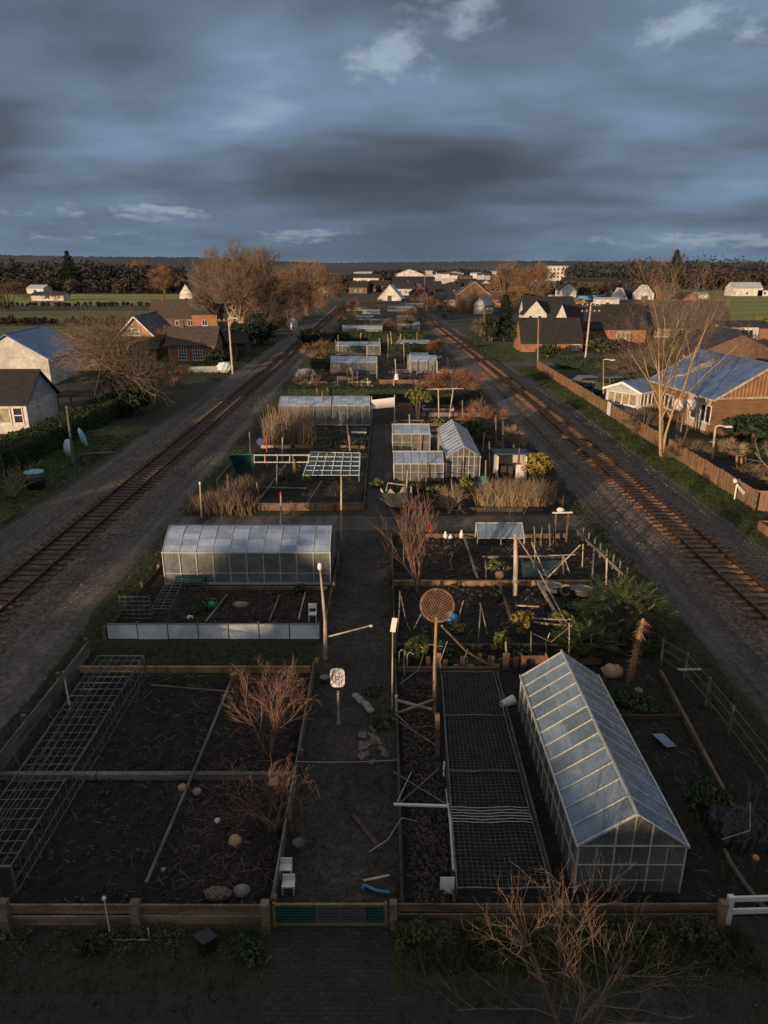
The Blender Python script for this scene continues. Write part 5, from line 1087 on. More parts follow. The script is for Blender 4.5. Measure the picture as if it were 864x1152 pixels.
# long two part greenhouse
tunnel('greenhouse', 'long clear greenhouse behind the reed stand, left half', -9.9, -5.0, 66.6, 3.0, 1.85, 2.5, 6)
tunnel('greenhouse', 'long clear greenhouse behind the white bench, right half', -4.85, -1.35, 66.4, 3.2, 1.9, 2.55, 5)
c = P(432, 470); t = thing('fabric_screen', 'white sheet stretched between posts across the far path', 'screen', c); mb = MB(); a, b = A(418, 450, 67), A(444, 447, 67); mb.quad(A(418, 460, 67), A(444, 458, 67), b, a); build(mb, 'sheet', MT['white'], t); mb = MB()
for u, vt in ((418, 446), (444, 444)): q = A(u, vt, 67.1); mb.tube((q.x, q.y, 0), q, .06, .06, 5)
build(mb, 'post', MT['wood_pale'], t)
# ================================================================== FAR BLOCK, RIGHT
glasshouse('blue roofed glasshouse nearest the cross road on the right of the far path', (.7, 48.9, 0), 3.0, 3.4, 1.35, 1.82, .56, R(-90), 'poly_roof', 'glass_side', detail=True, door=False)
glasshouse('blue roofed glasshouse second from the cross road on the right of the far path', (.7, 57.6, 0), 3.0, 3.0, 1.5, 1.95, .75, R(-90), 'poly_roof', 'glass_side', detail=True, door=False)
glasshouse('tall gabled glasshouse with a steep white ribbed roof in the far right block', (5.55, 48.2, 0), 2.3, 9.2, 1.62, 2.36, .9, 0, 'poly_roof', 'glass_side', detail=False)
c = P(575, 538); t = thing('garden_shed', 'small open fronted shed with a grey roof beside the service road', 'shed', (c.x, c.y, 0)); 
mb = MB(); mb.box(c+V((-1.0, .9, .8)), (.1, 1.8, 1.6)); mb.box(c+V((0, 1.8, .8)), (2.1, .1, 1.6)); mb.box(c+V((1.0, .9, .8)), (.1, 1.8, 1.6)); mb.box(c+V((.62, 0, .5)), (.66, .08, 1.0)); build(mb, 'wall', MT['render_white'], t)
mb = MB(); mb.box(c+V((0, .85, 1.72)), (2.5, 2.3, .09), m=M.Rotation(R(-5), 3, 'X')); build(mb, 'roof', MT['roof_navy'], t); mb = MB(); mb.box(c+V((-.3, .6, .4)), (.9, .6, .8)); build(mb, 'shelf', MT['wood_dark'], t)
c = P(447, 568); t = thing('broken_tub', 'tilted broken tan tub with splintered rim at the corner of the far path', 'tub', c)
mb = MB(); rr = random.Random(3); n_ = 14; vs = []; fs = []
for i in range(5):
    for q in range(n_):
        a = math.pi*1.25*q/(n_-1)-.3; r_ = .55+.14*i/4; zq = 1.05*i/4+(rr.uniform(-.25, .25) if i == 4 else 0); vs.append(c+M.Rotation(R(-12), 3, 'Y') @ V((math.cos(a)*r_*1.25, -math.sin(a)*r_*.7+.2, zq+.02)))
for i in range(4):
    for q in range(n_-1): a = i*n_+q; fs.append((a, a+1, a+n_+1, a+n_))
mb.add(vs, fs); build(mb, 'shell', MT['wood_pale'], t); mb = MB(); mb.path([c+V((-1.1, -.2, .5)), c+V((-.4, -.6, .1)), c+V((.5, -.6, .12)), c+V((.95, -.2, .25))], .04, 5); mb.path([c+V((.9, 0, 0)), c+V((.85, 0, 1.2))], .06, 5); mb.path([c+V((-.7, 0, .9)), c+V((-.6, .3, 1.35)), c+V((.5, .3, 1.2))], .04, 5); build(mb, 'splinters', MT['wood_pale'], t)
shrub(505, 578, 2.4, 18, 'pale leafless bush just beyond the cross road right of the path', 6, 'bark_pale', .04, 3, (5, 5, 4), trunkh=.6)
leafy('shrub', 'small lime bush left of the pale leafless bush', 'shrub', P(490, 560), 1.4, 1.0, 121, 'lime', 350, .13); leafy('shrub', 'lime bush before the tall gabled glasshouse', 'shrub', P(523, 553), 1.1, 1.1, 122, 'lime', 350, .13)
leafy('shrub', 'green bush before the nearest blue roofed glasshouse', 'shrub', P(463, 556), 2.0, .8, 123, 'shrub', 400, .13)
leafy('shrub', 'yellow green leafy shrub beside the small open shed', 'shrub', P(604, 542), 2.0, 2.0, 124, 'yellow', 700, .16)
reeds('dry_grass_clump', 'wide stand of orange dry reeds in front of the small shed', 'dry grass', [P(u, v) for u in list(range(546, 560, 4))+list(range(568, 590, 4))+list(range(596, 612, 4)) for v in (568, 572)], 1.7, 2400, 10, 'reed', .28, .016)
twigball('bare_bush', 'reddish bare bush right of the tall gabled glasshouse', 'bush', P(540, 492), 4.2, 3.2, 131, n=2600, tl=.55, th=.014)
leafy('shrub', 'green bush at the foot of the reddish bare bush', 'shrub', P(533, 498), 3.4, 1.9, 132, 'shrub', 1200, .16)
twigball('bare_bush', 'wide sprawling reddish bare bush beside the right service road', 'bush', P(510, 448), 8.5, 3.4, 133, n=4200, tl=.8, th=.018, depth=4)
twigball('bare_bush', 'small reddish bush left of the wide sprawling one', 'bush', P(480, 447), 3.2, 2.0, 134, n=1200, tl=.5, th=.018)
twigball('bare_bush', 'brownish bare bush behind the small open shed by the road', 'bush', P(577, 505), 2.6, 1.8, 135, 'reed', n=1400, tl=.5, th=.014)
leafy('small_tree', 'small green tree beside the hedge across the far block', 'tree', P(470, 472), 2.4, 3.6, 136, 'lime', 1300, .18, z0=.35)
t = thing('garden_arch', 'tall pale rectangular cane frame right of the small green tree', 'garden arch', P(500, 470)); mb = MB()
for a, b in (((494, 474), (493, 437)), ((505, 473), (510, 437))): c = P(*a); mb.path([c, A(b[0], b[1], c.y)], .06, 5)
c = P(494, 474); mb.path([A(480, 438, c.y), A(522, 437, c.y)], .05, 5); build(mb, 'canes', MT['wood_pale'], t)
for i, (x0, x1, y, m_, la) in enumerate(((1.5, 9.5, 63.0, 'wood', 'brown board bed edge behind the small green tree'), (2.0, 10, 70.5, 'wood_grey', 'grey board bed edge below the far block hedge'), (-9, -1.5, 73.5, 'wood_grey', 'grey board bed edge behind the long two part greenhouse'))): board('timber_edging', la, (x0, y, .25), (x1, y, .25), .12, .4, m_)
fence('wire_fence', 'low dark fence between the far right block and the service road', (10.9, 41.5, 0), (10.3, 66, 0), .8, 1, .5, 2.5, 'wood', 'wood', pw=.09)
for i, (u, v, vt, la) in enumerate(((558, 508, 467, 'dark slim post by the bushes at the service road, left one'), (566, 512, 474, 'pale slim post by the bushes at the service road, right one'))):
    c = P(u, v); mb = MB(); mb.path([c, A(u, vt, c.y)], .05, 6); build(mb, 'stake', MT['wood_grey'], label=la, cat='stake')
for i, (u, v, r_, m_, la) in enumerate(((543, 548, .35, 'teal', 'dark teal barrel between the tall glasshouse and the shed'), (455, 500, .2, 'orange', 'small orange pot between the two blue roofed glasshouses'))):
    c = P(u, v); mb = MB(); mb.lathe(c, [(r_*.9, 0), (r_, r_), (r_*.9, r_*2), (r_*.8, r_*2)], 14); build(mb, 'barrel' if i == 0 else 'flower_pot', MT[m_], label=la, cat='barrel' if i == 0 else 'pot', smooth=True)
# small raised beds and clutter that fill the far allotments
rr = random.Random(61); rbN = 0
for (x0, x1, ys_) in ((-10.2, -1.6, (57.2, 62.6, 75.5, 84, 92.5, 101, 110, 119, 133, 142)), (1.2, 9.6, (61, 66, 73.5, 84, 93, 102, 111, 120, 133, 142))):
    for y in ys_:
        x = x0
        while x < x1-1.5:
            w_ = rr.uniform(1.6, 3.4); w_ = min(w_, x1-x)
            if rr.random() < .72:
                t = thing('raised_bed', 'small timber edged bed in the far allotments', 'raised bed', (x+w_/2, y, 0), 0, 'small timber edged beds in the far allotments'); mb = MB(); d_ = rr.uniform(1.2, 2.4)
                for s in (0, d_): mb.beam((x, y+s, .16), (x+w_, y+s, .16), .07, .3)
                for s in (0, w_): mb.beam((x+s, y+.04, .16), (x+s, y+d_-.04, .16), .07, .28)
                build(mb, 'edging', MT[rr.choice(('wood', 'wood_grey', 'wood_pale', 'wood'))], t); mb = MB(); mb.bx(x+.05, x+w_-.05, y+.05, y+d_-.05, .02, .2); build(mb, 'soil_fill', MT['soil'], t)
                if rr.random() < .6: mb = MB(); leaves(mb, (x+w_/2, y+d_/2, .35), (w_*.42, d_*.4, .25), 160, .2, rr, 1.4); build(mb, 'plants', MT[rr.choice(('shrub', 'lime', 'twig_red', 'hedge'))], t)
            x += w_+rr.uniform(.3, .9)
for i in range(70):
    x = rr.choice((rr.uniform(-10.6, -1.2), rr.uniform(.7, 10.3))); y = rr.choice((rr.uniform(42, 66), rr.uniform(70, 150))); h_ = rr.uniform(1.0, 2.3); mb = MB(); mb.path([(x, y, 0), (x+rr.uniform(-.15, .15), y, h_)], .03+.00035*y, 5)
    build(mb, 'garden_stake', MT[rr.choice(('wood_pale', 'wood_grey', 'wood_warm'))], label='thin stake standing in the beds beyond the cross road', cat='stake', group='thin stakes in the beds beyond the cross road')
# hedges
def hedge(name, label, p0, p1, w_, h, n, seed, mat='hedge', size=.2, group=None):
    rd = random.Random(seed); p0 = V(p0); p1 = V(p1); d = p1-p0; L = d.length; d.normalize(); nn = V((d.y, -d.x, 0)); mb = MB()
    for _ in range(n):
        s = rd.random()*L; f_ = rd.random()
        if f_ < .45: o = rd.uniform(-w_/2, w_/2); z_ = h
        else: o = rd.choice((-1, 1))*w_/2; z_ = rd.uniform(0, h)
        p = p0+d*s+nn*(o+rd.gauss(0, .06))+V((0, 0, z_+rd.gauss(0, .05)+.10*math.sin(s*1.3)+.05*math.sin(s*3.1)))
        a = V((rd.gauss(0, 1), rd.gauss(0, 1), rd.gauss(0, 1))).normalized()*size*rd.uniform(.5, 1.3); b = a.orthogonal().normalized()*a.length*.4; mb.add((p-a*.5, p+b, p+a*.5, p-b), ((0, 1, 2, 3),))
    t = thing(name, label, 'hedge', p0, 0, group); build(mb, 'foliage', MT[mat], t); core = MB(); core.beam(p0+V((0, 0, h*.46)), p1+V((0, 0, h*.46)), w_*.86, h*.90); build(core, 'inner_growth', MT['conifer'], t); return t
hedge('hedge', 'low clipped dark hedge across the allotments behind the long greenhouse', (-10.7, 80, 0), (4.0, 80, 0), 1.3, 1.5, 5000, 1, size=.16)
hedge('hedge', 'dark clipped hedge behind the tall cane frame', (4.6, 77.0, 0), (10.6, 77.0, 0), 1.2, 1.4, 2200, 2, size=.16)
hedge('hedge', 'farther clipped hedge across the allotments', (-11, 128, 0), (7.5, 128, 0), 1.6, 1.5, 4000, 3, size=.22)
hedge('hedge', 'thick green topped hedge along the left track between cottage and road', (-28.4, 44, 0), (-27.4, 74, 0), 2.6, 1.75, 16000, 4, size=.17)
hedge('hedge', 'long dark hedge behind the wooden fence on the right', (25.2, 82, 0), (39, 96, 0), 2.4, 1.9, 9000, 5, size=.2)
hedge('hedge', 'dark hedge strip beside the lane in front of the dark roofed houses', (26, 108, 0), (52, 108, 0), 1.8, 1.4, 6000, 6, size=.24)
hedge('hedge', 'clipped hedge behind the second row of far greenhouses', (-10.8, 106, 0), (-1.5, 106, 0), 1.4, 1.4, 2600, 11, size=.2)
hedge('hedge', 'clipped hedge behind the third row of far greenhouses', (-11, 150, 0), (8, 150, 0), 1.8, 1.8, 3600, 12, size=.3)
hedge('hedge', 'last clipped hedge before the scrub at the allotment end', (-11, 178, 0), (7, 178, 0), 2, 2.2, 3600, 13, size=.35)
# farther greenhouses in rows
G = [(372, 424, 421, 401, 'poly'), (459, 491, 419, 400, 'poly'), (378, 428, 399, 384, 'glass'), (447, 483, 395, 382, 'glass'), (385, 430, 377, 366, 'poly'), (447, 472, 372, 362, 'glass'), (404, 440, 366, 359, 'poly'), (436, 468, 350, 344, 'glass'), (408, 428, 353, 348, 'poly'), (398, 420, 361, 354.5, 'glass'), (446, 466, 361, 355, 'poly'), (432, 446, 384, 375, 'glass'), (462, 482, 407, 396.5, 'glass'), (390, 408, 349.5, 345.5, 'poly'), (456, 476, 345.5, 341, 'poly')]
L_ = ['nearest at the left with a pale arched roof', 'nearest at the right with a pale roof', 'second row at the left with a clear roof', 'second row at the right with twin clear bays', 'third row at the left with a light blue roof', 'third row at the right, small and clear', 'fourth row beside the red bush', 'last one by the sprawling bare shrubs', 'last white one near the left road', 'fifth row, small and clear, at the left', 'fifth row, pale roofed, at the right', 'narrow clear one standing alone by the middle path', 'low clear one between the two right hand rows', 'sixth row, tiny and white, near the left track', 'sixth row, tiny and pale, near the brick barn road']
for (u0, u1, v0, v1, k_), la in zip(G, L_):
    c = P(u0, v0); x1 = P(u1, v0).x; hw = A(u0, v1, c.y+1.5).z
    tunnel('greenhouse', 'distant allotment greenhouse '+la, c.x, x1, c.y, 3.4 if k_ == 'poly' else 3, hw*.72, hw*1.02, max(3, int((x1-c.x)/1.1)), 'poly_roof' if k_ == 'poly' else 'glass_roof', 'poly_side' if k_ == 'poly' else 'glass_side', straight=(k_ == 'glass'))
rr = random.Random(44)
for i, (u, v, vt) in enumerate(((413, 420, 388), (424, 428, 402), (436, 408, 380), (455, 412, 384), (462, 423, 398), (446, 428, 404), (428, 398, 380), (441, 392, 373))):
    c = P(u, v); mb = MB(); mb.path([c, A(u+rr.uniform(-1.5, 1.5), vt, c.y)], .075, 5); build(mb, 'garden_post', MT['wood_pale'], label='slim pale post standing among the far allotment greenhouses', cat='post', group='slim posts among the far greenhouses')
for i, (a, b, m_) in enumerate((((370, 428), (418, 428), 'wood_grey'), ((425, 432), (470, 432), 'wood'), ((372, 438), (420, 438), 'wood'), ((435, 402), (480, 402), 'wood_grey'))):
    board('timber_edging', 'far timber bed edge %s' % ('before the nearest left pale greenhouse', 'before the nearest right pale greenhouse', 'just behind the low clipped hedge', 'behind the nearest right pale greenhouse')[i], P(*a)+V((0, 0, .3)), P(*b)+V((0, 0, .3)), .12, .5, m_)
c = P(345, 432); mb = MB(); rr = random.Random(5); mb.rock(c+V((0, 0, .9)), (1.6, 1.0, 1.1), rr, 9); build(mb, 'covered_heap', MT['pale_blue'], label='heap under a white sheet at the left end of the low hedge', cat='covered heap')
c = P(446, 432); t = thing('scarecrow', 'pale figure like scarecrow on a stake among the far beds', 'scarecrow', c); mb = MB(); mb.tube(c, c+V((0, 0, 1.5)), .05, .05, 5); mb.tube(c+V((-.5, 0, 1.2)), c+V((.5, 0, 1.25)), .045, .045, 5); build(mb, 'stake', MT['wood'], t); mb = MB(); mb.lathe(c+V((0, 0, .55)), [(.32, 0), (.26, .5), (.14, .8)], 9, 1, .6); build(mb, 'cloth', MT['pale_blue'], t)
B = [(355, 405, 5, 3.2, 'twig_orange', 'brown bare bush at the left road beside the second greenhouse row'), (348, 440, 4, 2.2, 'twig', 'dull bare bush beside the white sheeted heap'), (388, 362, 8, 6.5, 'twig_orange', 'tall reddish bush beside the left track in the distance'), (400, 355, 7, 5, 'twig_red', 'second reddish bush along the left track in the distance'), (455, 368, 8, 5, 'twig', 'brown scrub beyond the third greenhouse row'), (440, 375, 6, 3.4, 'twig', 'low scrub at the middle of the far allotments'), (470, 362, 7, 4.5, 'twig_red', 'reddish scrub beside the tall far pole'), (490, 398, 3.5, 2, 'twig_red', 'small bush at the right end of the second greenhouse row'), (425, 350, 9, 4, 'twig', 'scrub before the pale pointed tent'), (480, 350, 8, 5, 'twig_orange', 'scrub beside the brick barn'), (540, 375, 4, 3, 'twig', 'bare bush at the edge of the dark conifer'), (500, 358, 8, 4, 'twig', 'scrub at the far bend of the right road'), (366, 385, 3, 2, 'twig', 'low bush on the left road side near the far greenhouses')]
for i, (u, v, w_, h_, m_, la) in enumerate(B): twigball('bare_bush', la, 'bush', P(u, v), w_, h_, 200+i, m_, n=1300, tl=.9, th=.03)
# ================================================================== UTILITY POLES
def pole(u, v, vt, r_, label, arms=1, lamp=False, mat='wood_pale', du=0):
    c = P(u, v); tp = A(u+du, vt, c.y); t = thing('utility_pole', label, 'utility pole', c); mb = MB(); mb.path([c, tp], [r_, r_*.7], 8); build(mb, 'pole', MT[mat], t); s = r_*9
    for i in range(arms):
        z_ = tp-V((0, 0, .35+.9*i)); mb = MB(); mb.beam(z_+V((-s, -r_, 0)), z_+V((s, -r_, 0)), .10, .12); ar = build(mb, 'crossarm', MT['wood'], t)
        for q in (-.85, -.4, .4, .85): mb = MB(); mb.lathe(z_+V((s*q, -r_, .06)), [(.05, 0), (.08, .08), (.04, .2)], 6); build(mb, 'insulator', MT['white'], ar)
    if lamp: mb = MB(); mb.path([tp, tp+V((.3, 0, .1)), tp+V((.8, 0, 0))], .05, 5); mb.box(tp+V((1.0, 0, 0)), (.5, .2, .12)); build(mb, 'lamp', MT['white'], t)
    return t
pole(262, 421, 358, .16, 'tall wooden utility pole beside the left track near the brick cottage', 1, True, du=-5)
pole(83, 521, 457, .12, 'leaning wooden pole beside the left hedge', 0, mat='wood_grey', du=-8)
pole(658, 408, 341, .17, 'tall sunlit utility pole with crossarms before the dark roofed houses', 2, True, du=7)
pole(605, 414, 358, .15, 'plain wooden pole left of the tall sunlit one', 0, mat='wood_warm', du=1)
pole(545, 384, 346, .18, 'slim pole beside the dark conifer', 1, mat='wood')
pole(478, 362, 308, .22, 'tall pale pole rising at the far end of the allotments', 1, mat='wood_grey')
pole(489, 345, 318, .22, 'distant pole left of the brick barn', 0, mat='wood')
pole(679, 452, 405, .10, 'slim orange lit pole behind the right wooden fence', 0, True, mat='wood_warm')
pole(801, 517, 480, .10, 'lamp post with a curved head in the right back garden', 0, True, mat='wood_pale', du=4)
# ================================================================== HOUSES
def house(name, label, loc, L, D, h, rise, rz=0, wall='brick', roof='slate', wins=(), doors=(), chim=(), ov=.35, cat='house', gable=None, group=None, hw=.12, trim='white', barge=False, ridge=True):
    t = thing(name, label, cat, loc, rz, group); l, d = L/2, D/2; sl = rise/d
    mb = MB(); mb.add([(-l, -d, 0), (l, -d, 0), (l, d, 0), (-l, d, 0), (-l, -d, h), (l, -d, h), (l, d, h), (-l, d, h)], ((0, 1, 5, 4), (2, 3, 7, 6), (1, 2, 6, 5), (3, 0, 4, 7))); w_ = build(mb, 'wall', MT[wall], t, local=True)
    for s in (-1, 1):
        mb = MB(); mb.add([(s*l, -d, h), (s*l, d, h), (s*l, 0, h+rise)], ((0, 1, 2),)); build(mb, 'gable', MT[gable or wall], t, local=True)
    mb = MB()
    for s in (-1, 1):
        o = ov; a = V((0, 0, h+rise+.02)); e = V((0, s*(d+o), h-o*sl+.02)); th = V((0, 0, hw))
        p = [V((-l-o, a.y, a.z)), V((l+o, a.y, a.z)), V((l+o, e.y, e.z)), V((-l-o, e.y, e.z))]
        mb.add(p+[q+th for q in p], ((0, 1, 2, 3), (7, 6, 5, 4), (0, 4, 5, 1), (1, 5, 6, 2), (2, 6, 7, 3), (3, 7, 4, 0)))
    r_ = build(mb, 'roof', MT[roof], t, local=True)
    if ridge: mb = MB(); mb.tube((-l-ov, 0, h+rise+hw+.01), (l+ov, 0, h+rise+hw+.01), .10, .10, 6); build(mb, 'ridge', MT[roof], r_, local=True)
    if barge:
        mb = MB()
        for x in (-l-ov-.03, l+ov+.03):
            for s in (-1, 1): mb.beam((x, s*(d+ov), h-ov*sl+.05), (x, 0, h+rise+.05), .06, .22)
        for s in (-1, 1): mb.beam((-l-ov, s*(d+ov+.03), h-ov*sl+.06), (l+ov, s*(d+ov+.03), h-ov*sl+.06), .10, .14)
        build(mb, 'bargeboard', MT[trim], r_, local=True)
    for (x, s_) in chim:
        mb = MB(); mb.box((x, 0, h+rise+.35), (.7, .6, 1.4)); ch = build(mb, 'chimney', MT['brick_dark'], r_, local=True)
    def frame(side, u, z, w, hh, cols, rows, pm, dr=False):
        def q(a, zz, o):
            if side == 'F': return V((a, -d-o, zz))
            if side == 'B': return V((-a, d+o, zz))
            if side == 'R': return V((l+o, a, zz))
            return V((-l-o, -a, zz))
        mb = MB(); th = .07
        for k_ in range(cols+1): x = u-w/2+w*k_/cols; mb.beam(q(x, z-th/2, .04), q(x, z+hh+th/2, .04), .07, .07)
        for k_ in range(rows+1): zz = z+hh*k_/rows; mb.beam(q(u-w/2, zz, .045), q(u+w/2, zz, .045), .06, .07)
        f_ = build(mb, 'door' if dr else 'window', MT['white' if not dr else 'wood_pale'], t, local=True)
        mb = MB(); mb.add([q(u-w/2, z, .012), q(u+w/2, z, .012), q(u+w/2, z+hh, .012), q(u-w/2, z+hh, .012)], ((0, 1, 2, 3),)); build(mb, 'pane' if not dr else 'door_panel', MT[pm], f_, local=True)
        if not dr: mb = MB(); mb.beam(q(u-w/2-.06, z-.08, .07), q(u+w/2+.06, z-.08, .07), .14, .06); build(mb, 'sill', MT['white'], f_, local=True)
    for wn_ in wins: frame(*wn_)
    for dn in doors: frame(*dn, True)
    return t
MT['wall_brown'] = mk('wall_brown', (.13, .065, .032), (.24, .13, .065), .9, .85, (1, 1, 6), False, .3)
MT['wall_pink'] = mk('wall_pink', (.40, .30, .24), (.55, .44, .37), 1.5, .85, world=False, bs=.2)
W = 'pane'; WPale = 'pane_pale'
# ---- left side
house('cottage', 'white cottage with a dark tiled roof at the left edge behind the hedge', (-37.2, 65.9, 0), 10.8, 6.2, 2.75, 2.4, 0, 'render_white', 'tile_dark', [('F', 2.9, 1.0, 2.0, 1.35, 2, 1, WPale), ('F', 4.6, 1.0, .8, 1.35, 1, 2, W), ('F', 1.2, 1.0, .9, 1.35, 1, 2, W), ('R', -.8, 2.3, .5, .9, 2, 1, W)], gable='render_grey', barge=False, ov=.3)
house('barn', 'white gabled barn with a bright blue roof behind the white cottage', (-47.5, 97, 0), 13.5, 9.2, 3.4, 2.9, R(96), 'render_white', 'roof_blue', [('L', 0, 1.0, .9, .9, 1, 1, W)], cat='barn', ov=.35)
house('house', 'orange lit gabled brick house with a navy blue roof', (-42.4, 131, 0), 14, 6.6, 3.0, 3.4, R(92), 'brick_pale', 'roof_navy', [('L', -.2, 3.4, 1.8, 1.1, 3, 2, WPale), ('L', -1.6, 1.0, 1.1, 1.1, 2, 1, W)], barge=True, ov=.4)
house('outbuilding', 'low dark brown outbuilding in front of the orange gabled house', (-42.0, 119.5, 0), 10.5, 5, 2.1, 1.3, 0, 'brick_dark', 'tile_brown', [('F', 1.5, .8, 1.2, .9, 2, 1, W)], ov=.5)
house('cottage', 'small brick cottage with tall white lattice windows beside the pole', (-30.6, 118.3, 0), 7.4, 6.4, 2.75, 2.4, 0, 'brick', 'tile_brown', [('F', -1.4, .35, 1.2, 2.0, 3, 4, W), ('F', 1.0, .35, 1.5, 2.0, 4, 4, W)], ov=.4, chim=((-2, 0),))
house('house', 'long brown roofed brick house at the far left behind the cottages', (-51.5, 186, 0), 13, 9, 2.8, 4.0, 0, 'brick_dark', 'tile_brown', [('F', 1, .8, 2.0, 1.2, 3, 1, W), ('F', 4, .8, 2.0, 1.3, 3, 1, W)], chim=((-4, 0),))
house('house', 'brown brick house with a rounded hipped roof beside the great bare tree', (-42.6, 178, 0), 6.0, 7, 4.0, 2.0, 0, 'brick', 'tile_brown', [('F', 0, 1.4, 1.2, 1.2, 2, 1, W)])
house('shed', 'dark roofed shed between the brick cottage and the pole', (-25.3, 124, 0), 4.2, 5, 2.4, 1.4, 0, 'wood_dark', 'tile_dark', [], [('F', 0, 0, 1.2, 2.0, 1, 1, 'brick_dark')], cat='shed')
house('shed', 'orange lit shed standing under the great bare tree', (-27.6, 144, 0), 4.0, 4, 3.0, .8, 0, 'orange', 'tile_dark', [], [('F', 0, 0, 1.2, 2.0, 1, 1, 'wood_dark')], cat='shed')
house('house', 'small white gabled house far behind the long brown roof', (-86, 330, 0), 9, 6, 4, 4, R(80), 'render_white', 'tile_dark', [('L', 0, 1, 1.2, 1.2, 1, 1, W)])
mb = MB(); a, b = P(212, 420), P(246, 419); mb.beam(a+V((0, 0, .45)), b+V((0, 0, .45)), .3, .9); build(mb, 'garden_wall', MT['render_grey'], label='low pale wall along the left track in front of the brick cottage', cat='wall')
c = P(253, 419); mb = MB(); mb.rock(c+V((0, 0, .7)), (1.1, .8, .8), random.Random(4), 10); build(mb, 'covered_heap', MT['pale_blue'], label='white bale like heap at the foot of the utility pole', cat='covered heap')
c = P(330, 372); mb = MB(); mb.rock(c+V((0, 0, 1.4)), (1.3, 1.2, 1.7), random.Random(5), 9); build(mb, 'stone_cairn', MT['render_white'], label='pale rounded hut like heap beside the far left track', cat='heap')
c = P(365, 333); mb = MB(); mb.rock(c+V((0, 0, 2)), (4, 3, 2.6), random.Random(6), 9); build(mb, 'straw_stack', MT['stone_warm'], label='orange lit haystack beside the far left track', cat='haystack')
# far left white houses by the field
for i, (u, v, w_, h_, la) in enumerate(((30, 326, 9, 4, 'dark roofed white house at the far left beyond the field'), (45, 330, 12, 3, 'white walled house at the far left, middle one'), (58, 338, 15, 2.4, 'long low white building at the edge of the left field'), (132, 327, 8, 3, 'small white house at the end of the left field'))):
    c = P(u, v); house('house', la, (c.x, c.y, 0), w_, 8, h_, h_*.6, R((10, -15, 0, 5)[i]), 'render_white', 'slate' if i != 1 else 'render_grey', [('F', 0, 1, 2, 1.2, 2, 1, W)])
# things beside the left hedge
c = P(41, 549); t = thing('water_butt', 'dark round water butt with a light blue lid beside the left hedge', 'water butt', c); mb = MB(); mb.lathe(c, [(.58, 0), (.62, .5), (.60, 1.1)], 20); build(mb, 'body', MT['black'], t, smooth=True); mb = MB(); mb.lathe(c+V((0, 0, 1.102)), [(.63, 0), (.63, .06), (.5, .10)], 20); build(mb, 'lid', mk('lid_blue', (.18, .42, .5), (.28, .55, .62), 3, .5), t)
c = P(93, 503); mb = MB(); cc = A(93, 492, c.y); ax = (A(90, 484, c.y)-A(97, 500, c.y)).normalized()
for k_ in range(5): pass
n_ = 12; prof = [(-1, .05), (-.7, .6), (-.2, .9), (.3, .85), (.8, .5), (1, .05)]; tq = ax.to_track_quat('Z', 'Y').to_matrix(); vs = []; fs = []
for (s, r_) in prof:
    for q in range(n_): a = 2*math.pi*q/n_; vs.append(cc+tq @ V((math.cos(a)*.40*r_, math.sin(a)*.22*r_, s*.85)))
for i in range(5):
    for q in range(n_): fs.append((i*n_+q, i*n_+(q+1) % n_, (i+1)*n_+(q+1) % n_, (i+1)*n_+q))
mb.add(vs, fs); t = thing('small_boat', 'small light blue plastic boat propped upright by the left hedge', 'boat', c); build(mb, 'hull', mk('boat_blue', (.22, .42, .58), (.38, .58, .70), 3, .5), t, smooth=True); mb = MB(); mb.tube(c, cc, .06, .05, 6); build(mb, 'prop', MT['wood'], t)
c = P(78, 512); mb = MB(); mb.lathe(c, [(.34, 0), (.36, .8), (.2, 1.2), (.16, 1.25)], 14); build(mb, 'gas_cylinder', MT['pale_blue'], label='pale blue grey cylinder behind the leaning wooden pole', cat='cylinder', smooth=True)
board('timber_edging', 'long pale board lying from the leaning pole toward the left track', P(88, 513)+V((0, 0, .1)), P(128, 510)+V((0, 0, .1)), .12, .12, 'wood_grey')
t = thing('wire_fence', 'dark lattice fence beside the light blue boat', 'fence', P(100, 496)); mb = MB(); a, b = P(98, 498), P(122, 494)
for k_ in range(9): q = a.lerp(b, k_/8); mb.tube(q, q+V((0, 0, .9)), .03, .03, 4)
for z_ in (.1, .5, .9): mb.tube(a+V((0, 0, z_)), b+V((0, 0, z_)), .03, .03, 4)
build(mb, 'lattice', MT['wood_grey'], t)
shrub(136, 494, 1.2, 141, 'pale scraggy bare shrub beyond the light blue boat', 6, 'reed', .03, 3, (5, 4, 3), trunkh=.6)
shrub(15, 560, 2.6, 142, 'pale leafless shrub before the left hedge at the picture edge', 8, 'bark_pale', .035, 2, (4, 3), trunkh=.75, lean=.35)
t = thing('pergola', 'dark open wooden pergola with a slatted top right of the white cottage', 'pergola', P(85, 470)); mb = MB(); Yq = 70
for u in (64, 103): q = A(u, 446, Yq); mb.beam((q.x, q.y, 0), q, .14, .14); q2 = q+V((0, 3, 0)); mb.beam((q2.x, q2.y, 0), q2, .14, .14)
build(mb, 'post', MT['wood_grey'], t); mb = MB(); a, b = A(62, 446, Yq), A(104, 446, Yq); mb.beam(a, b, .1, .16); mb.beam(a+V((0, 3, 0)), b+V((0, 3, 0)), .1, .16)
for k_ in range(12): q = a.lerp(b, k_/11); mb.beam(q+V((0, -.2, .12)), q+V((0, 3.2, .12)), .07, .10)
build(mb, 'slatted_top', MT['wood_grey'], t)
c = P(112, 475); t = thing('notice_board', 'small white notice on a stake above the left hedge', 'sign', c); q = A(112, 461, c.y); mb = MB(); mb.tube(c, q, .04, .04, 5); build(mb, 'post', MT['wood'], t); mb = MB(); mb.box(q, (.62, .04, .85)); build(mb, 'board', MT['white'], t)
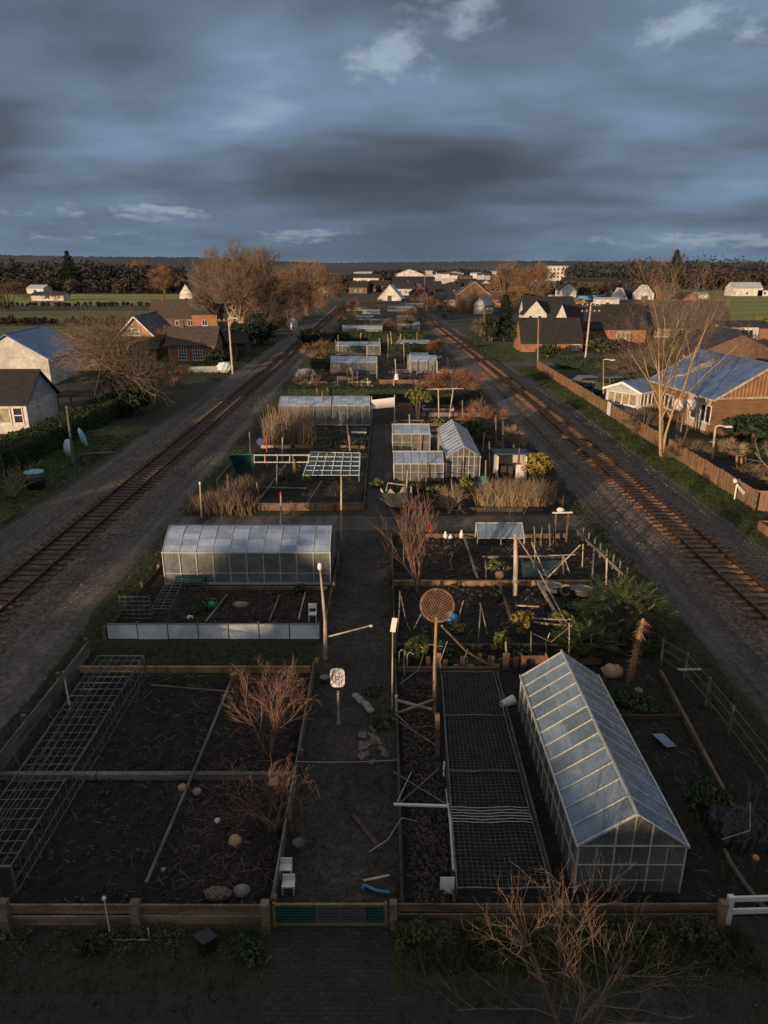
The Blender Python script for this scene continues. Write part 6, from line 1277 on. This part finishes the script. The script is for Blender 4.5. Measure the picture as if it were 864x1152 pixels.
for i, (u, v, w_, la) in enumerate(((135, 452, 1.3, 'white framed box standing beyond the spreading tree, left one'), (146, 449, 1.4, 'grey blue box standing beyond the spreading tree, right one'))):
    c = P(u, v); t = thing('rabbit_hutch', la, 'hutch', c); mb = MB(); mb.box(c+V((0, .3, .65)), (w_, .6, .9)); build(mb, 'body', MT['pale_blue' if i else 'white'], t); mb = MB(); mb.box(c+V((0, -.02, .65)), (w_*.75, .03, .6)); build(mb, 'wire_door', MT['pane'], t); mb = MB(); mb.box(c+V((0, .3, .1)), (w_, .5, .19)); build(mb, 'base', MT['wood'], t)
# ---- right side
fc = thing('plank_fence', 'tall orange brown plank fence along the right track turning at its near corner', 'fence', (22.75, 41.2, 0)); rr = random.Random(3)
y = 41.3; pm = []
segs = []
while y < 107: segs.append((y, min(y+2.4, 107))); y += 2.4
for (ya_, yb2) in segs:
    mb = MB(); n_ = 9 if ya_ < 75 else 5; w_ = (yb2-ya_)/n_
    for k_ in range(n_): mb.box((22.75+rr.uniform(-.02, .02), ya_+w_*(k_+.5), .62+rr.uniform(-.03, .03)), (.035, w_*.95, 1.22))
    build(mb, 'panel', MT['wood_fence'], fc)
    mb = MB(); mb.beam((22.68, ya_, 0), (22.68, ya_, 1.34), .12, .12); build(mb, 'post', MT['wood'], fc)
for i in range(5):
    mb = MB()
    for k_ in range(9): mb.box((22.85+2.4*i+.26*(k_+.5), 41.2+rr.uniform(-.02, .02), .62+rr.uniform(-.03, .03)), (.25, .035, 1.22))
    build(mb, 'panel', MT['wood_fence'], fc)
mb = MB(); mb.beam((22.7, 41.15, 1.27), (34.8, 41.15, 1.27), .10, .06); build(mb, 'cap_rail', MT['wood_pale'], fc)
c = P(668, 468); mb = MB(); mb.box((22.60, c.y, .75), (.04, 1.0, 1.3)); build(mb, 'white_notice', MT['white'], label='white rectangular notice fixed to the track side of the plank fence', cat='sign')
c = P(627, 430); mb = MB(); 
house('bungalow', 'brown clad bungalow with a blue metal roof at the right edge', (32.9, 68.0, 0), 11.5, 9.6, 3.35, 2.75, R(97), 'wall_brown', 'roof_blue', [('F', 0, 0, .01, .01, 1, 1, W)][:0]+[('B', 4.6, 1.1, 1.6, 1.5, 2, 1, W), ('B', 2.6, 1.1, 1.0, 1.5, 1, 1, W), ('B', -2, 1.1, 1.6, 1.3, 2, 1, W)], [], [], .3, gable='clad_brown', barge=True, trim='wood_pale')
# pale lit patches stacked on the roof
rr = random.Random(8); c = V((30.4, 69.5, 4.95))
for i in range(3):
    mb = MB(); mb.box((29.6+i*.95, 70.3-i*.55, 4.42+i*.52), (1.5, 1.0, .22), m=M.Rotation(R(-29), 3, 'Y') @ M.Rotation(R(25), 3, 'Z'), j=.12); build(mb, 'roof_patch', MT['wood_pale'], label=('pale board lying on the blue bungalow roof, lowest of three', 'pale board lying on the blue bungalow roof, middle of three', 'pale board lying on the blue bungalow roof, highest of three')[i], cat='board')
house('conservatory', 'white framed conservatory with a low lilac grey roof beside the bungalow', (26.0, 73.8, 0), 4.2, 4.0, 2.35, .75, R(38), 'render_grey', 'roof_blue', [('F', -1.35, .95, 1.2, 1.15, 2, 1, WPale), ('F', 0, .95, 1.2, 1.15, 2, 1, W), ('F', 1.35, .95, 1.2, 1.15, 2, 1, WPale), ('R', -.95, .95, 1.7, 1.15, 1, 1, W), ('R', .95, .95, 1.7, 1.15, 1, 1, W), ('L', 0, .95, 3.4, 1.15, 4, 1, WPale)], ov=.25, barge=True, cat='conservatory')
house('house', 'grey tile roofed brown house behind the blue roofed bungalow', (50.0, 106, 0), 11, 11.5, 3.0, 2.6, R(80), 'brick_dark', 'slate', [('L', 1.0, .9, 1.2, 1.2, 2, 1, W), ('B', 0, 1, 1.5, 1, 2, 1, W)], barge=True, trim='black', ov=.5)
house('house', 'small flat looking dark roofed house with white framed windows at the right edge', (69.5, 146, 0), 7.5, 6, 3.4, .8, 0, 'render_white', 'slate', [('F', -1.8, 1.4, 2.2, 1.4, 2, 1, W), ('F', 1.4, 1.4, 2.6, 1.4, 3, 1, W)], ov=.4)
house('house', 'orange brick house end beside the small flat looking house', (78.0, 146, 0), 9, 6, 3.2, 1.0, 0, 'brick', 'slate', [('F', -1, 1.2, 1.2, 1.2, 1, 1, W)])
house('terrace_house', 'long dark roofed brick house with a white framed window and lit brick wall', (43.0, 146, 0), 15.5, 9, 3.3, 4.0, 0, 'brick', 'tile_dark', [('F', 3.4, 1.0, 2.6, 1.5, 3, 1, WPale), ('F', -3, 1.0, 1.2, 1.3, 2, 1, W)], [('F', -5.4, 0, 1.0, 2.1, 1, 1, 'wood_dark')], ov=.4)
house('terrace_house', 'long brown roofed house with white windows behind the tall bare tree', (60.0, 150, 0), 17.5, 9, 3.5, 4.3, R(-1), 'brick_dark', 'tile_brown', [('F', -4.6, 1.3, 3.0, 1.4, 4, 1, WPale), ('F', -.6, 1.3, 1.6, 1.4, 2, 1, W), ('F', 3, 1.3, 2, 1.4, 2, 1, W)], ov=.4, chim=((-7.5, 0),))
house('house_wing', 'narrow steep white gable at the left end of the long dark roof', (32.9, 139.5, 0), 6, 3.9, 3.4, 4.4, R(90), 'render_white', 'tile_dark', [], [('L', 0, 0, 1.0, 2.1, 1, 1, 'wood_dark')], ov=.05)
house('shed', 'wide dark roofed low shed with an orange lit brick gable end', (30.0, 133.5, 0), 11.0, 7.5, 1.5, 4.0, 0, 'brick', 'tile_dark', [('F', 4.3, .4, 1.3, .9, 2, 1, WPale)], ov=.12, cat='shed')
house('house', 'white gabled house with a dark roof beside the dark conifer', (43.5, 198, 0), 13, 8, 3.4, 3.6, 0, 'render_white', 'tile_dark', [('F', 2, 1, 2, 1.3, 3, 1, W)], ov=.4)
house('house_wing', 'white gabled front wing with two windows beside the dark conifer', (39.2, 193.5, 0), 5, 6.0, 3.0, 3.4, R(90), 'render_white', 'tile_dark', [('L', -1.2, 1, .9, 1.6, 1, 2, W), ('L', 1.2, 1, .9, 1.6, 1, 2, W)], ov=.3)
for i, (u, v, L2, D2, h2, r2, rz2, wl, rf, la) in enumerate(((698, 337, 9, 5.5, .6, 4.6, 90, 'render_white', 'render_white', 'small pointed white tent in the right field'), (714, 336, 13, 8, 2.2, 3.2, 0, 'wood_dark', 'tile_dark', 'dark barn between the two white tents'), (726, 337, 9, 7.5, 2.6, 4.0, 90, 'render_white', 'render_white', 'larger white gabled tent in the right field'), (683, 346, 9, 4, 3, .5, 0, 'render_white', 'render_grey', 'long white trailer in the yard before the right field'), (752, 337, 12, 8, 4, 3.6, 20, 'brick_dark', 'tile_brown', 'dark barn half hidden by the tall bare tree'), (840, 333, 17, 9, 4, 3, 0, 'render_white', 'render_grey', 'white farmhouse at the far right beyond the green field'), (784, 336, 12, 6, 1.8, 1, 0, 'render_white', 'render_grey', 'low white building in the middle of the green field'), (860, 333, 8, 8, 3, 2, 0, 'render_white', 'slate', 'white cottage cut by the right edge of the picture'), (665, 325, 42, 14, 5, 3, 0, 'wood_dark', 'tile_dark', 'long dark farm shed in the right distance'))):
    c = P(u, v); house('barn' if i in (1, 4, 8) else 'farmhouse' if i in (5, 6, 7) else 'tent' if i != 3 else 'trailer', la, (c.x, c.y+D2/2, 0), L2, D2, h2, r2, R(rz2), wl, rf, [('F', 0, .8, 1.5, 1.2, 2, 1, W)] if i in (5, 6, 7, 4) else [], [('L' if rz2 == 90 else 'F', 0, 0, 1.6, 1.9, 1, 1, 'wood_dark')] if i in (1, 2, 3, 8) else [], ov=.1, cat=('tent', 'barn', 'tent', 'trailer', 'barn', 'farmhouse', 'farmhouse', 'farmhouse', 'barn')[i])
# vehicles in the yard as simple vans and cars
def car(u, v, mt, label, rz, L3=4.3, van=False):
    c = P(u, v); t = thing('parked_van' if van else 'parked_car', label, 'van' if van else 'car', c, rz); l = L3/2; hh_ = 2.1 if van else 1.45; mb = MB()
    prof = [(-l, .35), (-l, .95), (-l*.86, hh_ if van else 1.0), (-l*.55, hh_), (l*.25, hh_), (l*.55, 1.0), (l*.97, .85), (l, .35)]
    if van: prof = [(-l, .35), (-l, hh_), (l*.55, hh_), (l*.85, 1.2), (l, 1.05), (l, .35)]
    k_ = len(prof); mb.add([V((x, -.85, z_)) for x, z_ in prof]+[V((x, .85, z_)) for x, z_ in prof], [tuple(range(k_))[::-1], tuple(range(k_, 2*k_))]+[(q, (q+1) % k_, k_+(q+1) % k_, k_+q) for q in range(k_)]); build(mb, 'body', MT[mt], t, local=True)
    for x in (-l*.62, l*.62):
        for s in (-.84, .84): mb = MB(); mb.tube((x, s-.1, .33), (x, s+.1, .33), .33, .33, 14); build(mb, 'wheel', MT['black'], t, local=True)
    for s in (-1, 1):
        mb = MB(); mb.add([(l*.48 if not van else l*.8, s*.862, 1.0 if not van else 1.25), (l*.2 if not van else l*.52, s*.862, hh_-.1 if not van else 1.85), (-l*.5 if not van else l*.1, s*.862, hh_-.1 if not van else 1.85), (-l*.7 if not van else l*.1, s*.862, 1.02 if not van else 1.25)], ((0, 1, 2, 3),)); build(mb, 'side_window', MT['pane'], t, local=True)
    return t
car(650, 341, 'white', 'white van in the yard before the right field', .3, 6, True); car(660, 338, 'blue', 'bright blue lorry in the yard, left one', 0, 8, True); car(674, 337, 'blue', 'bright blue van in the yard, right one', .2, 6, True); car(655, 346, 'orange', 'orange van in the yard before the right field', .5, 6, True)
for i, (u, v, mt, la) in enumerate(((621, 335, 'white', 'white car parked beyond the orange tree clump'), (662, 436, 'grey_metal', 'grey car behind the plank fence in the shade'),)): car(u, v, mt, la, .1*i)
# garden items right
c = P(668, 437); t = thing('carport', 'dark carport with a pale flat roof behind the plank fence', 'carport', (27, 84, 0)); mb = MB(); mb.box((27.3, 85, 2.0), (3.6, 3.0, .12)); build(mb, 'roof', MT['slate'], t); mb = MB()
for a in (25.7, 28.9):
    for b in (83.7, 86.3): mb.beam((a, b, 0), (a, b, 1.94), .12)
build(mb, 'post', MT['wood'], t)
t = thing('washing_line', 'grey T shaped line posts in the right back garden', 'washing line', P(688, 452)); mb = MB(); c = P(686, 455); mb.beam(c, A(686, 424, c.y), .09, .09); mb.beam(A(677, 425, c.y), A(700, 424, c.y), .09, .09); build(mb, 'post', MT['grey_metal'], t)
c = P(770, 505); cc = A(771, 455, 60.5); t = thing('satellite_dish', 'pair of round white dishes on the bungalow corner', 'satellite dish', cc); 
for i, dx in enumerate((-.45, .55)): mb = MB(); mb.lathe(cc+V((dx, 0, -.3)), [(.1, 0), (.52, .18), (.54, .2), (.1, .06)], 18); me = [V(p) for p in mb.v]; ct = cc+V((dx, 0, 0)); mb.v = [tuple(ct+M.Rotation(R(80), 3, 'X') @ (V(p)-ct)) for p in mb.v]; build(mb, 'dish', MT['white'], t, smooth=True)
mb = MB(); mb.tube((cc.x, cc.y+.2, 0), cc+V((0, .2, 0)), .08, .07, 6); build(mb, 'mast', MT['grey_metal'], t)
c = P(793, 515); t = thing('pipe_hoop', 'rounded pale pipe frame in the right back garden', 'hoop', c); mb = MB(); a, b = P(782, 512), P(808, 514); mb.path([a, a+V((0, 0, 1.0)), b+V((-.4, 0, 1.25)), b+V((0, 0, 1.0)), b], .06, 6); mb.tube(a+V((0, 0, .5)), b+V((0, 0, .4)), .04, .04, 5); build(mb, 'pipes', MT['reed'], t)
for i, (u, v, vt) in enumerate(((829, 528, 513), (834, 530, 515), (838, 527, 514))):
    c = P(u, v); mb = MB(); mb.path([c, A(u, vt, c.y)], .09, 5); build(mb, 'stump_post', MT['wood_warm'], label='short brown post in a cluster of three in the right back garden', cat='post', group='cluster of three brown posts')
c = P(835, 566); mb = MB(); mb.add([A(829, 543, 43.5), A(839, 554, 42.5), A(836, 557, 42.2), A(829, 547, 43.2)], ((0, 1, 2, 3),)); mb.rock(A(827, 541, 43.6), .14, random.Random(2), 8, 1); q = A(829, 545, 43.4); mb.tube((q.x, q.y, 0), q, .05, .05, 5); build(mb, 'bird_decoy', MT['white'], label='white bird shaped figure above the near fence corner', cat='decoy')
sheet('soil', 'soil', 23.2, 34, 42, 54, .01, 10, 10, .12, 0, 41)
sheet('lawn', 'grass', 26, 40, 54.5, 61, .03, 8, 4, .05, .3, 42)
c = P(858, 604); t = thing('planter_box', 'orange lit timber box at the right edge beside the road', 'planter', c); mb = MB(); x0, y0_ = P(846, 592).x, P(846, 608).y
for a, b in (((x0, y0_), (x0+3, y0_)), ((x0, y0_+1.6), (x0+3, y0_+1.6)), ((x0, y0_), (x0, y0_+1.6)), ((x0+3, y0_), (x0+3, y0_+1.6))): mb.beam((*a, .3), (*b, .3), .12, .55)
build(mb, 'boards', MT['wood_fence'], t); mb = MB(); mb.bx(x0+.1, x0+2.9, y0_+.1, y0_+1.5, .02, .35); build(mb, 'soil_fill', MT['soil'], t)
# distance, centre
c = P(528, 352); house('barn', 'tall brown brick barn with a pale edged gable at the end of the right track', (30.5, 256, 0), 12, 10.5, 6.0, 4.0, R(88), 'brick_dark', 'tile_brown', [('L', -1.5, 3, 1, 1.4, 1, 2, W)], barge=True, trim='wood_pale', cat='barn')
house('house_wing', 'low pale wing in front of the tall brown barn', (33.5, 247, 0), 8, 4, 3.0, 2.0, R(60), 'render_white', 'render_grey', [('F', 0, 1, 1, 1, 1, 1, W)], ov=.3)
c = P(440, 338); house('tent', 'pale pointed pavilion at the end of the allotments', (c.x, c.y, 0), 9, 11, 1.2, 6.0, R(80), 'render_white', 'render_white', [], [('L', 0, 0, 2, 2.4, 1, 1, 'wood_dark')], ov=.5, cat='pavilion')
for i, (u, v, L2, D2, h2, r2, wl, rf, la) in enumerate(((460, 318, 38, 40, 7, 7, 'render_white', 'render_grey', 'large white arched warehouse in the centre distance'), (492, 322, 30, 16, 3, 4, 'render_white', 'render_white', 'white roofed hall right of the arched warehouse'), (412, 322, 22, 14, 7, 3, 'render_white', 'slate', 'white building at the far end of the left track'), (550, 336, 14, 10, 4, 3, 'brick_dark', 'tile_dark', 'dark house behind the tall brown barn'), (500, 336, 16, 8, 3, 4, 'brick_dark', 'tile_dark', 'dark roofed house between pole and brown barn'), (465, 326, 30, 14, 5, 4, 'wood_dark', 'tile_dark', 'dark sheds below the arched warehouse'), (513, 335, 10, 8, 3, 2, 'render_white', 'render_white', 'white roofed lean-to left of the brown barn'), (590, 318, 14, 10, 6, 3, 'render_white', 'slate', 'white house showing between the orange trees'))):
    c = P(u, v); house('warehouse' if i in (0, 1, 5) else 'house', la, (c.x, c.y, 0), L2, D2, h2, r2, R(90 if i == 0 else 0), wl, rf, [('L' if i == 0 else 'F', x, h2*.45, 2, 1.8, 2, 1, W) for x in (-L2*.25, 0, L2*.25)], ov=.3, cat='warehouse' if i in (0, 1, 5) else 'house')
c = P(629, 318); t = thing('tower_block', 'plain cream white block with rows of small windows in the right distance', 'block', c); mb = MB(); mb.bx(c.x-13.5, c.x+13.5, c.y, c.y+14, 0, 17); build(mb, 'wall', MT['render_white'], t); mb = MB(); mb.bx(c.x-14, c.x+14, c.y-.3, c.y+14.3, 17.02, 17.7); build(mb, 'roof', MT['render_grey'], t)
for z_ in (5, 9, 13):
    for k_ in range(6): mb = MB(); mb.bx(c.x-11+k_*4.1, c.x-9.2+k_*4.1, c.y-.08, c.y-.02, z_, z_+1.8); build(mb, 'window', MT['pane'], t)
rr = random.Random(17); hn = 0
for i in range(26):
    u = rr.choice((rr.uniform(398, 420), rr.uniform(480, 548), rr.uniform(520, 560), rr.uniform(468, 500))); v = rr.uniform(310, 316); c = P(u, v); s = c.y/1000
    house('town_house', 'tiny pale building of the distant town on the plain', (c.x, c.y, 0), rr.uniform(8, 22)*s, 10, rr.uniform(3, 6)*s, rr.uniform(1, 3), R(rr.uniform(-20, 20)), rr.choice(('render_white', 'render_grey', 'render_white', 'brick_dark')), rr.choice(('render_grey', 'slate', 'render_white', 'tile_brown')), [], ov=.2, group='distant town buildings on the plain', ridge=False)
MT['bark_yellow'] = mk('bark_yellow', (.28, .20, .10), (.50, .38, .20), 3, .9, (3, 3, 1), bs=.5)
rr = random.Random(23)
VL = [(505, 345, 'brick_dark', 'dark cottage left of the tall brown barn'), (556, 345, 'brick', 'brick cottage between the barn and the orange trees'), (572, 328, 'brick_dark', 'dark cottage half behind the orange trees'), (612, 330, 'brick_dark', 'dark house under the cream white block'), (636, 334, 'render_white', 'white house before the yard with the blue lorry'), (600, 326, 'render_grey', 'small grey house right of the orange trees'), (545, 327, 'render_grey', 'grey house behind the tall brown barn'), (524, 324, 'brick_dark', 'dark house above the tall brown barn'), (484, 330, 'brick_dark', 'dark house beside the distant pole'), (455, 332, 'render_grey', 'grey shed right of the pointed pavilion'), (428, 328, 'brick_dark', 'dark cottage left of the pointed pavilion'), (405, 330, 'brick_dark', 'dark cottage by the end of the left track'), (470, 338, 'brick_dark', 'brown hut between the pavilion and the pole'), (770, 345, 'brick', 'brick cottage behind the tall bare tree crown'), (640, 322, 'render_white', 'low white shed left of the long dark farm shed'), (705, 326, 'brick_dark', 'dark barn between the farm shed and the tents')]
for i, (u, v, wl, la) in enumerate(VL):
    c = P(u, v); k_ = min(1.25, c.y/300); house('cottage', la, (c.x, c.y, 0), rr.uniform(8, 12)*k_, 7*k_, 3*k_, 2.6*k_, R(rr.choice((0, 12, -15, 90))), wl, rr.choice(('slate', 'tile_brown', 'tile_dark')), [('F', -1.5, 1.2, 1.4, 1.3, 2, 1, W), ('F', 1.8, 1.2, 1.4, 1.3, 2, 1, W)], chim=((2, 0),))
# ================================================================== TREES
BT = dict(up=.07, wig=.14, lr=(.52, .82))
bare_tree('bare_tree', 'broad spreading bare brown tree beside the white cottage on the left', 'tree', P(105, 462), 17, .36, 301, 5, 1, .1, 'bark', 'twig_lit', None, .30, kids=(8, 6, 5, 4, 3), ang=(32, 68), start=.35, tl=1, tip=.6, up=.05, wig=.17, rr=.6, lr=(.75, 1.1), mr=.009)
bare_tree('bare_tree', 'great bare tree towering over the left track', 'tree', P(264, 378), 27, .7, 302, 5, 4, .26, 'bark_pale', 'twig_lit', None, .46, kids=(8, 6, 5, 4, 4), ang=(18, 46), start=.2, tl=1, rr=.52, mr=.022, **BT)
bare_tree('bare_tree', 'second bare tree close behind the great one', 'tree', P(240, 372), 24, .55, 303, 5, 2, .14, 'bark', 'twig_lit', None, .42, kids=(7, 6, 6, 5, 3), ang=(25, 50), start=.25, tl=1, rr=.55, mr=.022, **BT)
bare_tree('bare_tree', 'tall sunlit bare tree with two leaning trunks by the plank fence', 'tree', P(746, 513)+V((-.1, 0, 0)), 15.5, .13, 305, 4, 3, .14, 'bark_yellow', 'twig', None, .62, kids=(8, 6, 5, 4), ang=(20, 46), start=.3, tl=1, tip=.4, up=.09, wig=.09, rr=.48, lr=(.42, .75), mr=.009)
bare_tree('bare_tree', 'thin twin stemmed young tree beside the bungalow corner', 'tree', P(764, 505), 4.8, .07, 306, 3, 2, .12, 'bark', 'twig', None, .6, kids=(5, 5, 4), ang=(25, 50), start=.4, tl=1, rr=.5, **BT)
bare_tree('bare_tree', 'low pale branching tree cut by the right picture edge', 'tree', P(868, 560), 5.5, .12, 307, 4, 3, .6, 'bark_pale', 'bark_pale', None, .55, kids=(5, 5, 4, 3), ang=(25, 60), start=.3, tl=1, rr=.55, **BT)
bare_tree('bare_tree', 'bare tree in front of the blue roofed barn at the left edge', 'tree', P(18, 428), 7.5, .16, 308, 4, 3, .3, 'bark_pale', 'twig', None, .5, kids=(6, 6, 5, 4), ang=(20, 45), start=.2, tl=1, rr=.55, **BT)
twigball('small_tree', 'small dark leafy tree between the orange house and the brick cottage', 'tree', (-35.5, 118, 0), 3.6, 5.5, 309, 'twig_orange', n=900, tl=.7, th=.04)
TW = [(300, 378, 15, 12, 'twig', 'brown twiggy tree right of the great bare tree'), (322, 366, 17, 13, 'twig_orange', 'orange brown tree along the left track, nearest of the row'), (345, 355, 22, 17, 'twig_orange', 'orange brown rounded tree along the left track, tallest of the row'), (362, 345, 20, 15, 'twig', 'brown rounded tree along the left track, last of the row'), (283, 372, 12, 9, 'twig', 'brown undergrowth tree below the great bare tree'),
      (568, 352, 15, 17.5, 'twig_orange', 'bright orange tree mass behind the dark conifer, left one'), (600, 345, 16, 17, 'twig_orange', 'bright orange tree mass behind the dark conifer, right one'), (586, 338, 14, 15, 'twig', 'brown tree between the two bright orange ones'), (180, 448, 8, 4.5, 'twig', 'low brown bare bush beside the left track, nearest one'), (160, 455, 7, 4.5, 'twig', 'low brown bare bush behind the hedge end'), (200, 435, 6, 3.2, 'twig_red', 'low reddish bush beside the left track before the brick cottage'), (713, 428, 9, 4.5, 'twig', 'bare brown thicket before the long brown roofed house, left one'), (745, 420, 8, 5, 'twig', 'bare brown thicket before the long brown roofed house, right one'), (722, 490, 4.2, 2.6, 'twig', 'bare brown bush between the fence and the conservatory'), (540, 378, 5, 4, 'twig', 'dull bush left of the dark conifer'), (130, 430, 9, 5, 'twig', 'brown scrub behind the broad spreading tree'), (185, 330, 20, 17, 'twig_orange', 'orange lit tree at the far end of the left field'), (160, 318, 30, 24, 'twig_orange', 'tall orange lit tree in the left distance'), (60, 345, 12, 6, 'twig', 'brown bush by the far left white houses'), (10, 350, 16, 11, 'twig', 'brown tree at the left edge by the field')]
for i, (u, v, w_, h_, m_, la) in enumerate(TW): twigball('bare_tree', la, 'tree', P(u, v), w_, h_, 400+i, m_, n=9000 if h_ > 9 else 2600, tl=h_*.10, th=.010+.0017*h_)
# evergreen shrubs and trees
LF = [(590, 392, 6, 5.5, 'hedge', 'round green bush beside the orange brick shed end'), (676, 396, 9, 2.6, 'hedge', 'dark green bushes before the long dark roof'), (652, 394, 5, 2.4, 'conifer', 'dark bush behind the tall sunlit utility pole'), (270, 392, 7, 5, 'conifer', 'dark evergreen bush under the great bare tree, left one'), (292, 388, 8, 6, 'conifer', 'dark evergreen bush under the great bare tree, right one'), (248, 412, 5, 2.6, 'hedge', 'green bush beside the brick cottage wall'), (150, 466, 5, 3, 'conifer', 'dark bush at the end of the left hedge'), (845, 495, 6, 2.4, 'conifer', 'dark green bush before the brown bungalow wall'), (805, 395, 10, 5, 'conifer', 'dark thicket beside the grey tile roofed house'), (858, 385, 7, 6, 'lime', 'yellow green tree at the right edge of the picture'), (768, 398, 7, 4, 'conifer', 'dark bush behind the conservatory garden'), (615, 402, 5, 2.2, 'hedge', 'low green bush by the lane'), (552, 384, 5, 5, 'conifer', 'dark bush at the foot of the dark conifer'), (350, 388, 5, 3.2, 'conifer', 'dark bush beside the far left track')]
for i, (u, v, w_, h_, m_, la) in enumerate(LF): leafy('leafy_bush', la, 'bush', P(u, v), w_, h_, 500+i, m_, 1500, .32, z0=.05, clump=18)
def conifer(label, loc, h, w_, seed, n=2600):
    rd = random.Random(seed); loc = V(loc); t = thing('conifer_tree', label, 'tree', loc); C = MB(); T = MB(); T.tube(loc, loc+V((0, 0, h)), .02*h, .004*h, 6)
    for _ in range(n):
        f_ = rd.random()**1.3; z_ = h*(.08+.9*f_); r_ = w_/2*(1-f_)**.8*(.75+.25*math.sin(f_*40+rd.random()))*rd.uniform(.3, 1.05); a = rd.uniform(0, 6.283); p = loc+V((math.cos(a)*r_, math.sin(a)*r_, z_)); d = V((math.cos(a), math.sin(a), -.25)); b = V((-math.sin(a), math.cos(a), rd.uniform(-.5, .5)))*h*.018; C.add((p-b, p+b, p+d*h*.05+V((0, 0, -.1))), ((0, 1, 2),))
    build(T, 'trunk', MT['bark'], t); build(C, 'crown', MT['conifer'], t)
conifer('dark pointed conifer beside the bright orange trees', P(567, 383), 9.5, 6.5, 7, 4200)
conifer('tall dark conifer rising above the right far wood', P(756, 330), 26, 16, 8); conifer('dark conifer in the left far wood', P(80, 322), 30, 22, 9)
# far woods
def wood_mass(label, u0, u1, v, vt, n, seed, mat, name='far_wood', depth=90, sz=3.0):
    rd = random.Random(seed); mb = MB(); c0 = P(u0, v); c1 = P(u1, v); top = A((u0+u1)/2, vt, c0.y).z; per = 60; k = n//per
    for i in range(k):
        Y = c0.y+rd.random()*depth; X = (c0.x+(c1.x-c0.x)*rd.random())*Y/c0.y; h = top*rd.uniform(.45, .9)*(1 if rd.random() < .9 else 1.25)*(.9+.16*math.sin(X/60+seed)); w_ = h*rd.uniform(.28, .5); cz = h-w_*.75 if h > w_*1.5 else h*.5
        for q in range(per):
            d = V((rd.gauss(0, 1), rd.gauss(0, 1), rd.gauss(0, 1))).normalized()*rd.uniform(.55, 1.05); p = V((X+d.x*w_, Y+d.y*w_, max(.3, cz+d.z*(h-cz)*1.0-(rd.random()*cz*.9 if rd.random() < .4 else 0))))
            s_ = sz*rd.uniform(.4, 1.2); a = V((rd.gauss(0, 1), rd.gauss(0, 1), rd.gauss(.5, 1))).normalized()*s_; b = a.orthogonal().normalized()*s_*.32; mb.add((p-a*.5, p+b, p+a*.5, p-b), ((0, 1, 2, 3),))
    return build(mb, name, MT[mat], kind='stuff', label=label, cat='woodland')
wood_mass('dark far wood stretching across the left horizon', -60, 210, 322, 291, 34000, 1, 'wood_far', depth=160, sz=3.2)
wood_mass('brown bare wood in front of the dark left wood', 0, 210, 330, 308, 16000, 2, 'wood_far_brown', depth=60, sz=2.4)
wood_mass('dark far wood stretching across the right horizon', 640, 960, 322, 288, 36000, 3, 'wood_far', depth=160, sz=3.2)
wood_mass('brown bare wood before the right far wood', 735, 940, 326, 302, 16000, 4, 'wood_far_brown', depth=60, sz=2.4)
wood_mass('low dark wood between the town and the left track', 320, 445, 322, 303, 9000, 5, 'wood_far', depth=200)
wood_mass('low dark wood behind the town at the centre', 420, 660, 312, 301, 12000, 6, 'wood_far', depth=500, sz=6)
wood_mass('dark hedgerow scrub across the left fields', -40, 240, 345, 338, 6000, 7, 'wood_far_brown', depth=12, sz=1.0)
wood_mass('dark hedgerow scrub nearer across the left fields', -40, 160, 366, 356, 6000, 8, 'wood_far_brown', depth=8, sz=.8)
wood_mass('dark trees around the brown barn and town edge', 375, 600, 330, 316, 9000, 9, 'wood_far_brown', depth=300, sz=2.6)
wood_mass('brown trees scattered between the houses right of centre', 590, 735, 334, 320, 6000, 12, 'wood_far_brown', depth=200, sz=2.4)
# behind the camera: unseen building added to cast shadow over the near gardens
house('shadow_building', 'unseen long brick building added behind the viewpoint to shade the near gardens', (-45, -34, 0), 150, 12, 5.2, 3.6, 0, 'brick_dark', 'tile_dark', [('B', x, 1.5, 1.6, 1.6, 2, 2, W) for x in (-30, -15, 0, 15, 30)], [('B', 8, 0, 2, 2.4, 1, 1, 'wood_dark')])

# pale wall sheet on the track side of the bungalow is part of it
bung = [o for o in COL.objects if o.get('label', '').startswith('brown clad bungalow')][0]
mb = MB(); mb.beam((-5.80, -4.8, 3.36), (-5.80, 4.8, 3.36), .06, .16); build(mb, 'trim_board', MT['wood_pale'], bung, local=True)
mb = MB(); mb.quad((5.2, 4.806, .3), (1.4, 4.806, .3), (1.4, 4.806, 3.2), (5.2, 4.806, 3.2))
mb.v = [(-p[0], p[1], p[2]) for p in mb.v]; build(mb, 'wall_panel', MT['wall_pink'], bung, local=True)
rr = random.Random(91)
for i, (x, y, h_, w_) in enumerate(((-104, -40, 15, 8), (-96, -42, 17, 9), (-88, -40, 15.5, 9), (-80, -43, 17, 9), (-72, -41, 14, 8), (-62, -42, 13.5, 8), (-30, -42, 12.5, 7), (-20, -44, 13, 7), (-53, -41, 11.5, 6))):  # unseen evergreens added to throw patchy shadow over the ground ahead
    leafy('shadow_evergreen', 'unseen tall evergreen added to cast shadow, %s from the left' % ('first second third fourth fifth sixth eighth ninth seventh'.split()[i]), 'tree', (x, y, 0), w_, h_, 700+i, 'conifer', 900, 1.3, z0=.12, clump=20, group='unseen evergreens added to cast shadow patches')
for i, (u, v, w_, h_, m_, la) in enumerate(((715, 478, 3, 1.5, 'twig', 'low brown scrub inside the plank fence before the conservatory'), (770, 520, 4, 1.6, 'twig', 'low scrub inside the plank fence near the thin twin stemmed tree'), (820, 515, 3, 1.2, 'reed', 'pale low scrub in the right back garden'), (700, 450, 3, 2, 'twig_red', 'reddish scrub beside the line posts'), (855, 545, 3.5, 1.2, 'twig', 'dull scrub by the near corner of the right back garden'))): twigball('bare_bush', la, 'bush', P(u, v), w_, h_, 800+i, m_, n=1300, tl=.5, th=.016)
